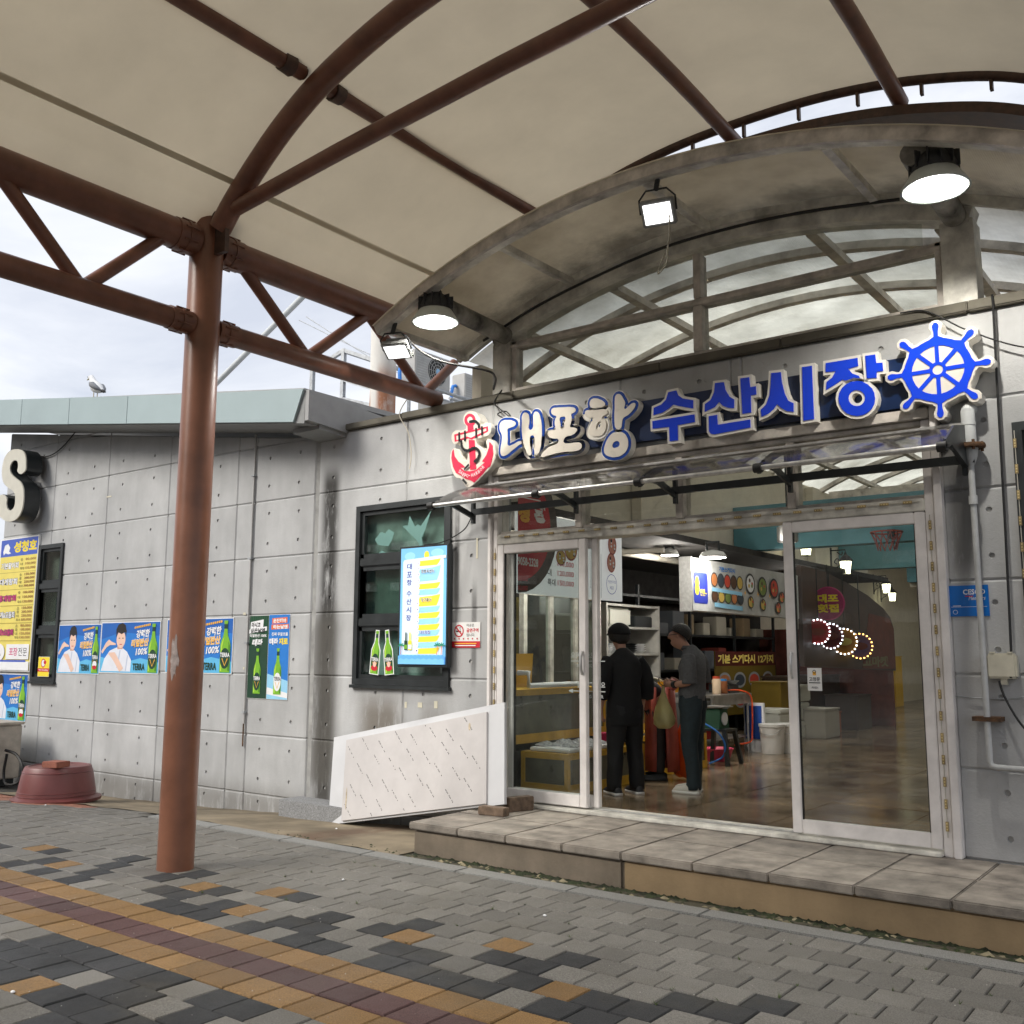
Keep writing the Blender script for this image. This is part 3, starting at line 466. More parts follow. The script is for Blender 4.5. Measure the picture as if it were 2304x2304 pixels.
# granite kerb, one stone a metre
kerb = obj('kerb', None); tag(kerb, kind='structure')
x = -8.95
while x < 2:
    box('kerb_stone', M_GRAN, kerb, x+.004, x+.996, -1.598, -1.43, .02, .192, bev=.006); x += 1.
# concrete apron between kerb and wall, left of the step
mb = MB(); xa = [-13.2+.25*i for i in range(31)]; 
def ylo(x): return lerp(-1.428, -1.1, min(1, max(0, (-8.7-x)/1.2)))-.05*sin(x*1.7)*(x < -8.7)
fr = [0, .2, .4, .6, .8, 1]
for x in xa:
    for f in fr:
        y = lerp(ylo(x)+.02*sin(9*x)+.015*sin(23*x), -.002, f); mb.v.append((x, y, gz(x, y)+.006+.004*sin(7*x+3*y)))
for i in range(len(xa)-1):
    for j in range(5): mb.f.append((i*6+j, (i+1)*6+j, (i+1)*6+j+1, i*6+j+1)); mb.mi.append(0)
o = mb.build('apron', M_APRON, smooth=2); tag(o, kind='structure')
# moss and silt in the gutter between kerb and step
mb = MB(); random.seed(5)
for i_ in range(1500):
    x = random.uniform(-7.4, 1.5); near = random.random() < .6
    y = random.uniform(-1.32, -1.262) if near else random.uniform(-1.42, -1.27); s = random.uniform(.008, .03); z0 = .178
    if x < -5.72: y = -1.43+abs(random.gauss(0, .06))+.03*sin(3*x); near = random.random() < .4; s *= .8
    if sin(2.3*x)+sin(5.1*x+1)+random.uniform(-1, 1) < -1.0: continue
    n = 6; a0 = random.random()*6
    vs = [(x+s*1.5*cos(a0+k*pi/3)*random.uniform(.7, 1.2), y+s*.9*sin(a0+k*pi/3)*random.uniform(.7, 1.2), z0) for k in range(n)]+[(x, y, z0+s*random.uniform(.3, .9))]
    mb.add(vs, [(k, (k+1)%n, n) for k in range(n)], M_MOSS if (near or random.random() < .72) else M_DIRT)
o = mb.build('moss', None, smooth=2); tag(o, 'dark moss and silt in the gutter below the step', 'moss', kind='stuff')
box_ = MB().box(-5.72, 1.6, -1.43, -1.2, .05, .18).build('gutter', mat('gutter_soil', (.05, .045, .028), .95, var=.7, scale=9, bump=.8, bscale=50)); tag(box_, kind='structure')
# the raised granite step in front of the doors
step = obj('entrance_step', None); tag(step, kind='structure')
part(box('riser', M_RISERD, step, -5.7, -3.702, -1.25, -.02, .02, .372, bev=.02), 'dark grey stained riser')
part(box('riser', M_RISER, step, -3.698, 1.6, -1.25, -.02, .02, .372, bev=.015), 'tan rendered riser')
xj = [-5.72, -5.2, -4.72, -4.2, -3.7, -3.15, -2.62, -2.08, -1.53, -.98, -.44, .1, .64, 1.2]
for a, b in zip(xj, xj[1:]):
    for (y0, y1) in ((-1.285, -.66), (-.656, -.0)):
        d = random.uniform(-.04, .04) if y1 > -.1 and a > -5.7 and b < 1.1 else 0
        o = box('step_slab', M_SLAB, step, a+.003, b-.003, y0, y1, .374, .43+random.uniform(-.003, .002), bev=.008)
# market floor inside: big slabs with thin joints
mfloor = box('market_floor', M_BED, None, -9, 1.2, .02, 26, .2, .43); tag(mfloor, kind='structure')
me = {}
for i in range(13):
    for j in range(28):
        x0 = -9.6+.9*i-.03+.3*(j % 2)*0; y0 = .14+.9*j+.2
        if j == 0: pass
        k = 'f'
        if k not in me:
            q = MB().box(-.447, .447, -.447, .447, -.02, 0, bev=.002); mm = bpy.data.meshes.new('floor_slab'); mm.from_pydata(q.v, [], q.f); mm.materials.append(M_FLOOR); me[k] = mm
        if x0 < -8.9 or x0 > .3 or y0 > 25: continue
        o = obj('floor_slab', me[k], mfloor); o.location = (x0+.45, y0+.45-.25, .44+random.uniform(-.0015, .0015))

# grit on the paving and weeds in the joints
mb = MB(); random.seed(77)
for i in range(420):
    x, y = random.uniform(-9, .5), random.uniform(-5.6, -1.65); s = random.uniform(.0015, .005); z = .186; a0 = random.random()*6
    mb.add([(x+s*cos(a0+k*2.1), y+s*sin(a0+k*2.1), z) for k in range(3)]+[(x, y, z+s*.9)], [(0,1,3),(1,2,3),(2,0,3)])
o = mb.build('grit', mat('pale_grit', (.5, .48, .44), .9)); tag(o, 'pale grit scattered over the paving', 'grit', kind='stuff')
mb = MB()
for i in range(70):
    k = random.randrange(0, 8); y = ROW0-PT*k+random.uniform(-.004, .004); x = random.choice((random.uniform(-2.6, -.6), random.uniform(-6, -.6)))
    if random.random() < .4: y = -1.425+random.uniform(0, .05)
    for b in range(7):
        a = random.random()*6.3; l = random.uniform(.012, .04); w_ = .003; tx, ty = x+l*.7*cos(a), y+l*.7*sin(a)
        mb.add([(x-w_*sin(a), y+w_*cos(a), .18), (x+w_*sin(a), y-w_*cos(a), .18), (tx, ty, .18+l*random.uniform(.3, .9))], [(0,1,2)])
o = mb.build('weeds', mat('weed_green', (.06, .09, .02), .8, var=.3), norm=False); tag(o, 'tiny weeds in the paving joints', 'weeds', kind='stuff')

# ---------------------------------------------------------------- the market hall
hall = thing('market_hall', 'grey concrete market hall with glazed arched entrance', 'building', (-3.7, 0, .43))
wall = obj('concrete_wall', None, hall)
def top_left(x): return 5.25-.1405*(x+15.77)      # sloping eave of the left part
HR = .022
def panel(x0, x1, z0, z1, holes=(), cut=(), top=None, y=0., th=.04):
    """formwork panel: real cone holes, real cut-outs for windows, optional sloping top"""
    mb = MB(); xs = {x0, x1}; zs = {z0, z1}
    for (a, b, c, d) in cut: xs |= {v for v in (a, b) if x0 < v < x1}; zs |= {v for v in (c, d) if z0 < v < z1}
    hs = [h for h in holes if x0+.05 < h[0] < x1-.05 and z0+.05 < h[1] < z1-.05 and not any(a-.04 < h[0] < b+.04 and c-.04 < h[1] < d+.04 for a, b, c, d in cut)]
    if top: hs = [h for h in hs if h[1] < top(h[0])-.12]
    def cl(vals):
        o_ = []
        for v in sorted(vals):
            if o_ and v-o_[-1][1] < .06: o_[-1][1] = v
            else: o_.append([v, v])
        return o_
    for L_, st in ((cl(h[0] for h in hs), xs), (cl(h[1] for h in hs), zs)):
        for a_, b_ in L_: st |= {a_-.045, b_+.045}
    lo = lambda st: [v for i, v in enumerate(sorted(st)) if i == 0 or v-sorted(st)[i-1] > 1e-4]
    X = lo(xs); Z = lo(zs)
    T = (lambda x, z: min(z, top(x))) if top else (lambda x, z: z)
    for a, b in zip(X, X[1:]):
        for c, d in zip(Z, Z[1:]):
            mx_, mz_ = (a+b)/2, (c+d)/2
            if any(e < mx_ < f and g_ < mz_ < h_ for e, f, g_, h_ in cut): continue
            if top and c > max(top(a), top(b)): continue
            hh = [h for h in hs if a < h[0] < b and c < h[1] < d]
            if hh:
                hx0, hz0 = hh[0]; ring = []; bx = [(a,c),(hx0,c),(b,c),(b,hz0),(b,d),(hx0,d),(a,d),(a,hz0)]
                for k in range(8):
                    t = -3*pi/4+k*pi/4; ring.append((hx0+HR*cos(t), hz0+HR*sin(t)))
                vs = [(u, y, v) for u, v in bx]+[(u, y, v) for u, v in ring]+[(hx0+(u-hx0)*.75, y+.03, hz0+(v-hz0)*.75) for u, v in ring]
                fs = [(k, (k+1)%8, (k+1)%8+8, k+8) for k in range(8)]+[(k+8, (k+1)%8+8, (k+1)%8+16, k+16) for k in range(8)]+[tuple(range(16, 24))]
                mb.add(vs, fs)
            else:
                mb.add([(a, y, T(a,c)), (b, y, T(b,c)), (b, y, T(b,d)), (a, y, T(a,d))], [(0,1,2,3)])
    # chamfered edges back to the joint (not across a window)
    tz0, tz1 = T(x0, z1), T(x1, z1)
    def runs(fix, lo_, hi_, vert):
        out = [(lo_, hi_)]
        for (a, b, c, d) in cut:
            p0, p1, q0, q1 = (a, b, c, d) if vert else (c, d, a, b)
            if p0 < fix < p1:
                out = [r for (s_, e_) in out for r in ((s_, min(e_, q0)), (max(s_, q1), e_)) if r[1]-r[0] > .001]
        return out
    for xx, sg, tt in ((x0, -1, tz0), (x1, 1, tz1)):
        for a, b in runs(xx, z0, tt, True): mb.add([(xx, y, a), (xx, y, b), (xx+sg*.0155, y+.013, b), (xx+sg*.0155, y+.013, a)], [(0,1,2,3)])
    for a, b in runs(z0, x0, x1, False): mb.add([(a, y, z0), (b, y, z0), (b, y+.013, z0-.0155), (a, y+.013, z0-.0155)], [(0,1,2,3)])
    for a, b in runs(z1, x0, x1, False): mb.add([(a, y, T(a, z1)), (b, y, T(b, z1)), (b, y+.013, T(b, z1)+.0155), (a, y+.013, T(a, z1)+.0155)], [(0,1,2,3)])
    bm = bmesh.new(); me = bpy.data.meshes.new('concrete_panel'); me.from_pydata(mb.v, [], mb.f)
    bm.from_mesh(me); bmesh.ops.remove_doubles(bm, verts=bm.verts, dist=1e-5)
    bmesh.ops.recalc_face_normals(bm, faces=bm.faces)
    av = sum((f.normal.y*f.calc_area() for f in bm.faces))
    if av > 0: bmesh.ops.reverse_faces(bm, faces=bm.faces)
    bm.to_mesh(me); bm.free(); me.materials.append(M_WALL)
    return obj('concrete_panel', me, wall)
def holes_for(x0, x1, z0, z1):
    return [(a+random.uniform(-.014, .014), b+random.uniform(-.012, .012)) for a, b in holes_(x0, x1, z0, z1)]
def holes_(x0, x1, z0, z1):
    w, h = x1-x0, z1-z0
    if w < .5: return [(x0+.5*w, z0+.25*h), (x0+.5*w, z0+.77*h)]
    if w > 1.9: return [(x0+f*w, z0+g_*h) for f in (.14, .38, .62, .86) for g_ in (.25, .77)]
    return [(x0+f*w, z0+g_*h) for f in (.24, .74) for g_ in (.25, .77)]
ZR = [-.16, .2, .86, 1.55, 2.235, 2.905, 3.58, 4.26, 4.93, 5.4]
XL = [-15.77, -14.27, -12.8, -11.31, -9.87, -9.52, -8.46]
J = .016
WIN_L = (-14.56, -13.87, 1.37, 3.38); WIN_M = (-7.75, -6.4, 1.47, 3.375); WIN_R = (-1.27, .2, 1.5, 3.4)
for a, b in zip(XL, XL[1:]):
    for c, d in zip(ZR, ZR[1:]):
        if c > top_left((a+b)/2): continue
        panel(a+J, b-J, c+J, d-J, holes_for(a, b, c, d) if b-a > .5 else [], [WIN_L], top_left)
XM = [-8.4, -7.03, -5.88]
for a, b in zip(XM, XM[1:]):
    for c, d in zip(ZR[:6]+[3.58], ZR[1:6]+[3.58, 4.25]):
        if c >= d: continue
        panel(a+J, b-J, c+J, d-J, [(-8.16 if b < -7 else -6.14, c+.25*(d-c)), (-8.16 if b < -7 else -6.14, c+.77*(d-c)), (-7.42 if b < -7 else -6.75, c+.25*(d-c)), (-7.42 if b < -7 else -6.75, c+.77*(d-c))], [WIN_M])
for a, b in zip([-5.88, -4.42, -3.36, -3.26, -1.75], [-4.42, -3.36, -3.26, -1.75, -1.75]):
    if b > a: panel(a+J, b-J, 3.6, 4.25-J, holes_for(a, b, 3.58, 4.25) if b-a > .5 else [])
ZRR = [.43, 1.03, 1.67, 2.32, 2.965, 3.605, 4.25]
for a, b in zip([-1.75, -.62], [-.62, 1.4]):
    for c, d in zip(ZRR, ZRR[1:]): panel(a+J, b-J, c+J, d-J, [(-1.455, c+.26*(d-c)), (-1.455, c+.76*(d-c))], [WIN_R])
# body of the wall behind the panels (joints show it), split round the openings
mb = MB()
def solid(x0, x1, z0, z1, y1=.3): mb.box(x0, x1, .014, y1, z0, z1)
solid(-15.77, WIN_L[0], -.2, 3.95); solid(WIN_L[1], WIN_M[0], -.2, 3.95); solid(WIN_L[0], WIN_L[1], -.2, WIN_L[2]); solid(WIN_L[0], WIN_L[1], WIN_L[3], 3.95)
mb.prism([(-15.77, 3.951), (-7.9, 3.951), (-7.9, top_left(-7.9)), (-15.77, top_left(-15.77))], 'y', .014, .3)
solid(WIN_M[1], -5.88, -.2, 3.95); solid(WIN_M[0], WIN_M[1], -.2, WIN_M[2]); solid(WIN_M[0], WIN_M[1], WIN_M[3], 3.95); solid(-7.895, -5.88, 3.951, 4.25)
solid(-5.879, -1.751, 3.585, 4.25); solid(-1.75, WIN_R[0], .2, 4.25); solid(WIN_R[0], WIN_R[1], .2, WIN_R[2]); solid(WIN_R[0], WIN_R[1], WIN_R[3], 4.25); solid(WIN_R[1], 2.5, .2, 4.25)
mb.box(-15.77, -15.5, .302, 9, -.2, 5.2)
mb.build('wall_core', M_JOINT, wall)
# parapet cap
cap = obj('parapet_cap', None, hall)
for i, (a, b) in enumerate(zip([-8.42, -7.1, -5.6, -4.0, -2.9, -1.5, 0], [-7.1, -5.6, -4.0, -2.9, -1.5, 0, 2.5])):
    box('cap_stone', M_CAP, cap, a+.002, b-.002, -.045, .34, 4.252, 4.325+random.uniform(-.004, .004), bev=.008)
# left roof: blue-grey fascia panels over a dark soffit, returning along the gable
roof = obj('roof', None, hall)
def fz(x): return 5.31-.135*(x+15)           # lower edge of the fascia
FX = [-18.2, -16.9, -15.6, -14.2, -12.85, -11.4, -9.85, -8.14]
for a, b in zip(FX, FX[1:]):
    tb = b+.14 if b == FX[-1] else b-.006
    mb = MB(); hgt = lambda x: .385-.006*(x+15)
    mb.prism([(a+.006, fz(a)-.12), (b-.006, fz(b)-.12), (tb, fz(b)-.12+hgt(b)), (a+.006, fz(a)-.12+hgt(a))], 'y', -.62, -.59)
    mb.build('fascia_panel', M_FASC, roof)
mb = MB(); mb.prism([(-18.2, fz(-18.2)-.13), (-8.0, fz(-8.0)-.13), (-8.0, fz(-8.)+.2), (-18.2, fz(-18.2)+.2)], 'y', -.588, .02); mb.build('soffit', M_SOFF, roof)
mb = MB(); mb.prism([(-18.2, fz(-18.2)+.201), (-8.02, fz(-8.02)+.201), (-8.02, fz(-8.02)+.26), (-18.2, fz(-18.2)+.26)], 'y', -.585, 9); mb.build('roof_sheet', M_FASCD, roof)
mb = MB(); mb.prism([(-.585, fz(-8)-.1), (9, fz(-8)-.75), (9, fz(-8)-.45), (-.585, fz(-8)+.235)], 'x', -8.018, -7.94); mb.build('gable_trim', M_FASCD, roof)
mb = MB(); mb.prism([(-.4, fz(-8)-.16), (9, fz(-8)-.85), (9, fz(-8)-.76), (-.4, fz(-8)-.105)], 'x', -8.4, -7.97); mb.build('gable_soffit', M_SOFF, roof)
# windows ---------------------------------------------------------------
def window(r, rows, parent, fw=.06, glassm=M_GLASS):
    x0, x1, z0, z1 = r; w = obj('window', None, parent)
    mb = MB(); mb.box(x0, x1, -.03, .1, z1-fw, z1); mb.box(x0, x1, -.03, .1, z0, z0+fw); mb.box(x0, x0+fw, -.03, .1, z0+fw, z1-fw); mb.box(x1-fw, x1, -.03, .1, z0+fw, z1-fw)
    mb.build('frame', M_BLACK, w)
    for a in rows: box('mullion', M_BLACK, w, x0+fw, x1-fw, -.022, .09, a-.045, a+.045, bev=.01)
    zs = [z0+fw]+[v for a in rows for v in (a-.045, a+.045)]+[z1-fw]
    for a, b in zip(zs[::2], zs[1::2]):
        mb = MB(); s = .045
        mb.box(x0+fw, x1-fw, .0, .05, a, a+s); mb.box(x0+fw, x1-fw, .0, .05, b-s, b); mb.box(x0+fw, x0+fw+s, .0, .05, a+s, b-s); mb.box(x1-fw-s, x1-fw, .0, .05, a+s, b-s); mb.build('sash', M_BLACK, w)
        box('pane', glassm, w, x0+fw+s, x1-fw-s, .02, .026, a+s, b-s)
    box('sill', M_BLACK, w, x0-.02, x1+.02, -.05, .02, z0-.035, z0-.002)
    return w
window(WIN_L, [2.76, 2.09], hall); window(WIN_M, [2.76, 2.12], hall); window(WIN_R, [2.4], hall)
# panels added close behind two windows; tone stands in for daylight and reflections
box('room_backing', mat('backing_daylit', (.3, .42, .38), .8, var=.35, scale=2.5), hall, -7.74, -6.41, .13, .15, 1.48, 3.37)
box('room_backing', mat('backing_dim', (.16, .17, .14), .8, var=.5, scale=3.), hall, -14.55, -13.88, .13, .15, 1.38, 3.37)
box('room_backing', M_DARKIN, hall, -1.4, .4, .75, .8, .5, 4.1)
# entrance doors --------------------------------------------------------
door = obj('entrance_frame', None, hall)
def fr(name, m, *a, bev=.006): return box(name, m, door, *a, bev=bev)
fr('jamb', M_WHITE, -5.885, -5.845, -.07, .16, .43, 3.585); fr('jamb', M_WHITE, -5.84, -5.785, -.04, .15, .43, 3.5)
fr('jamb', M_WHITE, -1.8, -1.745, -.07, .16, .43, 3.585); fr('jamb', M_WHITE, -1.87, -1.805, -.04, .15, .43, 3.5)
fr('head', M_FRAMEG, -5.84, -1.805, -.075, .16, 3.502, 3.583); fr('head', M_FRAMEG, -5.785, -1.87, -.03, .14, 3.462, 3.5)
fr('transom_bar', M_OLDW, -5.785, -1.87, -.05, .15, 2.83, 2.925)
for x in (-4.86, -3.84, -2.86): fr('transom_mullion', M_FRAMEG, x-.035, x+.035, -.04, .12, 2.93, 3.46)
for a, b in ((-5.785, -4.895), (-4.825, -3.875), (-3.805, -2.895), (-2.825, -1.87)):
    fr('transom_bead', M_FRAMEG, a, b, -.01, .06, 2.926, 2.955, bev=.003)
    box('transom_pane', M_TRANG, door, a, b, .03, .036, 2.956, 3.46)
fr('sill_track', M_OLDW, -5.785, -1.87, -.1, .2, .432, .462); fr('sill_track', M_ALU, -4.8, -2.9, .02, .05, .463, .475)
def leaf(x0, x1, y, label, st=.075):
    o = obj('door_leaf', None, hall); o['label'] = label
    z0, z1 = .478, 2.828
    mb = MB(); mb.box(x0, x0+st, y-.025, y+.025, z0, z1, bev=.006); mb.box(x1-st, x1, y-.025, y+.025, z0, z1, bev=.006); mb.box(x0+st, x1-st, y-.024, y+.024, z0, z0+.1, bev=.006); mb.box(x0+st, x1-st, y-.024, y+.024, z1-.085, z1, bev=.006); mb.build('stile_frame', M_WHITE, o)
    box('gasket', M_RUBBER, o, x0+st, x0+st+.008, y-.012, y+.012, z0+.1, z1-.085); box('gasket', M_RUBBER, o, x1-st-.008, x1-st, y-.012, y+.012, z0+.1, z1-.085)
    box('pane', M_DOORG, o, x0+st+.009, x1-st-.009, y-.003, y+.003, z0+.1, z1-.085)
    return o
lf = leaf(-5.782, -4.78, -.02, 'left fixed glass door leaf'); lf2 = leaf(-5.7, -4.7, .05, 'sliding glass leaf pushed open behind the left one', .06)
rt = leaf(-2.94, -1.873, -.02, 'right fixed glass door leaf with a small notice')
MB().tube([(-4.815, -.05, 1.62), (-4.815, -.075, 1.66), (-4.815, -.075, 1.78), (-4.815, -.05, 1.82)], .012, 8).build('handle', M_ALU, lf, True)
MB().tube([(-2.9, -.05, 1.62), (-2.9, -.07, 1.66), (-2.9, -.07, 1.78), (-2.9, -.05, 1.82)], .01, 8).build('handle', M_ALU, rt, True)
# glazed gable over the doors -------------------------------------------
XC0, ZAP, RV = -3.5, 5.47, 6.05
def vz(x, d=0.): return ZAP-RV+math.sqrt((RV-d)**2-(x-XC0)**2)+0*d
gl = obj('gable_glazing', None, hall)
def g_(name, *a, m=M_FRAMEG): return box(name, m, gl, *a, bev=.005)
for a, b in ((-5.87, -5.66), (-1.66, -1.43)): g_('post', a, b, -.03, .2, 4.326, vz((a+b)/2)-.19, m=M_OLDW)
for a, b in ((-5.655, -5.6), (-1.71, -1.665)): g_('stile', a, b, .0, .12, 4.326, 4.84)
g_('transom', -5.655, -1.665, -.02, .13, 4.77, 4.8); g_('transom', -5.655, -1.665, .0, .12, 4.802, 4.835)
g_('sill', -5.6, -1.71, -.01, .12, 4.326, 4.36); g_('mullion', -3.685, -3.6, -.015, .125, 4.36, 4.769); g_('mullion', -3.675, -3.61, -.015, .125, 4.836, vz(-3.64)-.23)
for a, b in ((-5.6, -3.69), (-3.6, -1.71)):
    box('pane', M_TRANG, gl, a, b, .05, .056, 4.361, 4.768)
    n = 12; xs_ = [lerp(a if a > -5 else -5.5, b if b < -3 else -1.8, k/n) for k in range(n+1)]
    mb = MB(); mb.prism([(xs_[0], 4.836), (xs_[-1], 4.836)]+[(x, max(4.84, vz(x)-.2)) for x in reversed(xs_)], 'y', .05, .056); mb.build('pane', M_TRANG, gl)
def arc(d, x0=-6.28, x1=-.45, n=28, y=0.): return [(lerp(x0, x1, k/n), y, vz(lerp(x0, x1, k/n))-d) for k in range(n+1)]
# the polycarbonate vault: front rim, wall arch, struts, sheets
vault = obj('vault_roof', None, hall)
UPY = (0, 1, 0)
MB().bar(arc(.13, -5.86, -1.44, y=.06), .13, .2, up=UPY).build('wall_arch', M_OLDW, vault, True)
MB().bar(arc(.045, y=-1.24), .1, .035, up=UPY).build('rim_cap', M_FRAMEG, vault, True)
MB().bar(arc(.06, y=-1.19), .07, .09, up=UPY).build('rim_arch', M_OLDW, vault, True)
MB().bar(arc(.045, y=-.08), .07, .05, up=UPY).build('inner_arch', M_OLDW, vault, True)
for x in (-6.22, -4.9, -3.5, -2.1, -.5): 
    z = vz(x)-.065; MB().bar([(x, -1.14, z), (x+.02, -.03, z)], .06, .06).build('strut', M_OLDW, vault)
for x in (-5.7, -1.55): MB().tube([(x, -1.1, vz(x)-.12), (x, -.04, vz(x)-.16)], .085, 14).build('strut_tube', mat('peeling_paint', (.42, .4, .35), .65, var=.9, scale=5, tint=(.42, .4, .35), bump=.5, bscale=14), vault, True)
def vsheet(name, m, y0, y1, x0=-6.3, x1=-.43, n=32, th=.012, lift=.0):
    mb = MB()
    for y in (y0, y1):
        for k in range(n+1):
            x = lerp(x0, x1, k/n); mb.v.append((x, y, vz(x)+lift))
    for k in range(n): mb.f.append((k, k+1, n+1+k+1, n+1+k)); mb.mi.append(0)
    return mb.build(name, m, vault, 2)
vsheet('polycarbonate_sheet', M_POLY, -1.28, .1)
# inside of the vault
vsheet('roof_sheet', M_POLYI, .12, 25.5)
for j in range(20): MB().bar(arc(.06, y=.9+1.15*j, n=20), .07, .1, up=UPY).build('rib', M_FRAMEG, vault, True)
for x in (-5.6, -4.6, -2.7, -1.7): MB().bar([(x, .2, vz(x)-.15), (x, 25, vz(x)-.15)], .09, .07).build('purlin', M_FRAMEG, vault)
for j in range(4): MB().bar([(-6.2, 4.5+6*j, 4.72), (-1.05, 4.5+6*j, 4.72)], .14, .14).build('tie_beam', M_FRAMEG, vault)
# inner walls, upper cream wall above the stalls, stall ceiling, far end
inn = obj('interior_walls', None, hall)
IN = lambda n_, m, *a: box(n_, m, inn, *a)
IN('upper_wall', M_CREAM, -6.32, -6.2, .2, 12.5, 3.3, 4.75); IN('far_wall', M_CREAM, -8.7, -8.6, 12.5, 25.5, .43, 4.8); IN('far_ceiling', M_CREAM, -8.6, -6.2, 12.5, 25.5, 4.78, 4.84); IN('upper_wall', M_CREAM, -1.1, -.98, .2, 25.5, .43, 4.75)
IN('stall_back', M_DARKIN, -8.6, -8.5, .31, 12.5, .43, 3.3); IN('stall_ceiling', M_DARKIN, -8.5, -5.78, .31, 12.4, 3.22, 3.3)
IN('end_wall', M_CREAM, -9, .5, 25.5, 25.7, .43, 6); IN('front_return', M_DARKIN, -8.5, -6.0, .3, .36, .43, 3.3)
IN('stall_end', mat('stall_red', (.16, .045, .03), .6, var=.25), -8.5, -5.8, 12.42, 12.5, .43, 2.32)
for y, z0, z1 in ((6.2, 3.32, 3.98), (10.8, 3.36, 4.0), (15.2, 3.4, 4.06), (20, 3.4, 4.06)): IN('cross_beam', M_TEAL, -6.19, -1.11, y, y+.25, z0, z1)
for y in (3.2, 9.2, 15.4, 21): IN('pilaster', M_CREAM, -6.19, -6.05, y, y+.3, 3.3, 4.7)

# ---------------------------------------------------------------- the brown steel canopy with its membrane
can = thing('canopy', 'brown steel plaza canopy with a beige stretched membrane roof', 'canopy', (-6.65, -2.82, .185))
XC, YC = -6.67, -2.82
MB().tube([(XC, YC, .1), (XC, YC, 5.3), (XC, YC, 5.42), (XC, YC, 5.47)], [.135, .135, .125, .07], 28).build('column', None or mat('brown_column', (.21, .088, .052), .34, var=.2, scale=2.2, bump=.06, bscale=25), can, True)
mb = MB(); n_ = 10
for i in range(7):
    for k in range(n_+1):
        u = k/n_*2-1; v = i/6*2-1; a = rad(-74)+rad(16)*u*(1-.35*v*v)*(1+.25*sin(5*v+2*u)); mb.v.append((XC+.1362*cos(a), YC+.1362*sin(a), 1.76+.15*v+.03*sin(4*u)))
for i in range(6):
    for k in range(n_):
        if (k in (0, n_-1) and i in (0, 1, 4, 5)): continue
        mb.f.append((i*(n_+1)+k, i*(n_+1)+k+1, (i+1)*(n_+1)+k+1, (i+1)*(n_+1)+k)); mb.mi.append(0)
part(mb.build('scuff', mat('grey_scuff', (.3, .25, .235), .6, var=.3, scale=20), can, 2), 'pale grey scuff on the column')
# top / bottom chords and their bolted sleeves
TZ, BZ = 5.12, 4.42
for a, b in ((-12, YC-.16), (YC+.16, -.15)):
    tube('top_chord', M_BROWN, can, [(XC, a, TZ), (XC, b, TZ)], .125, 20)
for a, b in ((-12, YC-.16), (YC+.16, .05)):
    tube('bottom_chord', M_BROWN, can, [(XC, a, BZ), (XC, b, BZ)], .088, 18)
for s in (-1, 1):
    for z, r in ((TZ, .128), (BZ, .091)):
        mb = MB(); y0 = YC+s*.12; mb.tube([(XC, y0, z), (XC, y0+s*.2, z)], r+.004, 20); mb.tube([(XC, y0+s*.085, z), (XC, y0+s*.115, z)], r+.01, 20)
        for k in range(8):
            t = k*pi/4+.3; mb.tube([(XC+(r+.008)*cos(t), y0+s*.04, z+(r+.008)*sin(t)), (XC+(r+.008)*cos(t), y0+s*.16, z+(r+.008)*sin(t))], .008, 6)
        mb.build('sleeve', M_BROWN, can, True)
def web(y0, z0, y1, z1): tube('web_brace', M_BROWN, can, [(XC, y0, z0), (XC, y1, z1)], .052, 14)
for k in range(6):
    yv = -3.86-1.5*k
    web(yv+.62, TZ-.08, yv+.04, BZ+.05); web(yv-.62, TZ-.08, yv-.04, BZ+.05)
web(-2.44, TZ-.08, -1.76, BZ+.05); web(-1.0, TZ-.08, -1.68, BZ+.05); web(-.95, TZ-.08, -.2, BZ+.05); web(.32, 4.88, -.12, BZ+.05)
# the matching right-hand column and chords carry the other eave
tube('column', MATS['brown_column'], can, [(.07, YC, .1), (.07, YC, 5.4)], .135, 24); tube('top_chord', M_BROWN, can, [(.07, -12, TZ), (.07, .2, TZ)], .125, 16); tube('bottom_chord', M_BROWN, can, [(.07, -12, BZ), (.07, .2, BZ)], .088, 16)
# roof profile (x, z of the rib centre), mirrored about x = -3.3
HALF = [(0, 6.40), (.55, 6.385), (1.04, 6.33), (1.5, 6.235), (2.0, 6.08), (2.4, 5.88), (2.72, 5.66), (3.03, 5.40), (3.2, 5.22)]
PROF = [(-3.3-u, z) for u, z in reversed(HALF)]+[(-3.3+u, z) for u, z in HALF[1:]]
PR = [(p.x, p.y) for p in spline(PROF, 5)]
for yr in (YC, -9.2):
    MB().tube([(x, yr, z) for x, z in PR], .092, 16, up=(0, 1, 0)).build('arch_rib', M_BROWN, can, True)
    tie = [(-6.3, 5.34), (-5.1, 5.44), (-3.6, 5.54), (-2.3, 5.6), (-1.3, 5.5), (-.3, 5.33)]
    tube('tie', M_BROWN, can, [(x, yr, z) for x, z in tie], .062, 14)
    for sx in (-1, 1):
        mb = MB(); x = -3.3+sx*3.22; mb.box(x-.12, x+.12, yr-.02, yr+.02, 5.0, 5.42); mb.tube([(x-.03*sx, yr-.06, 5.3), (x-.03*sx, yr+.06, 5.3)], .05, 10); mb.build('gusset', M_BROWND, can)
for x, z, sag in ((-5.43, 6.14, .0), (-3.36, 6.33, .06), (-1.95, 6.2, .1)):
    for y0, y1 in ((YC+.1, .25), (-9.1, YC-.1)):
        n = 8; MB().tube([(x, lerp(y0, y1, k/n), z+sag*sin(pi*k/n)-.04*abs(sag > 0)) for k in range(n+1)], .062, 14).build('purlin', M_BROWN, can, True)
    for s in (-1, 1):
        mb = MB(); mb.tube([(x, YC+s*.08, z), (x, YC+s*.2, z), (x, YC+s*.201, z), (x, YC+s*.3, z)], [.05, .05, .082, .075], 12); mb.build('purlin_joint', M_BROWND, can, True)
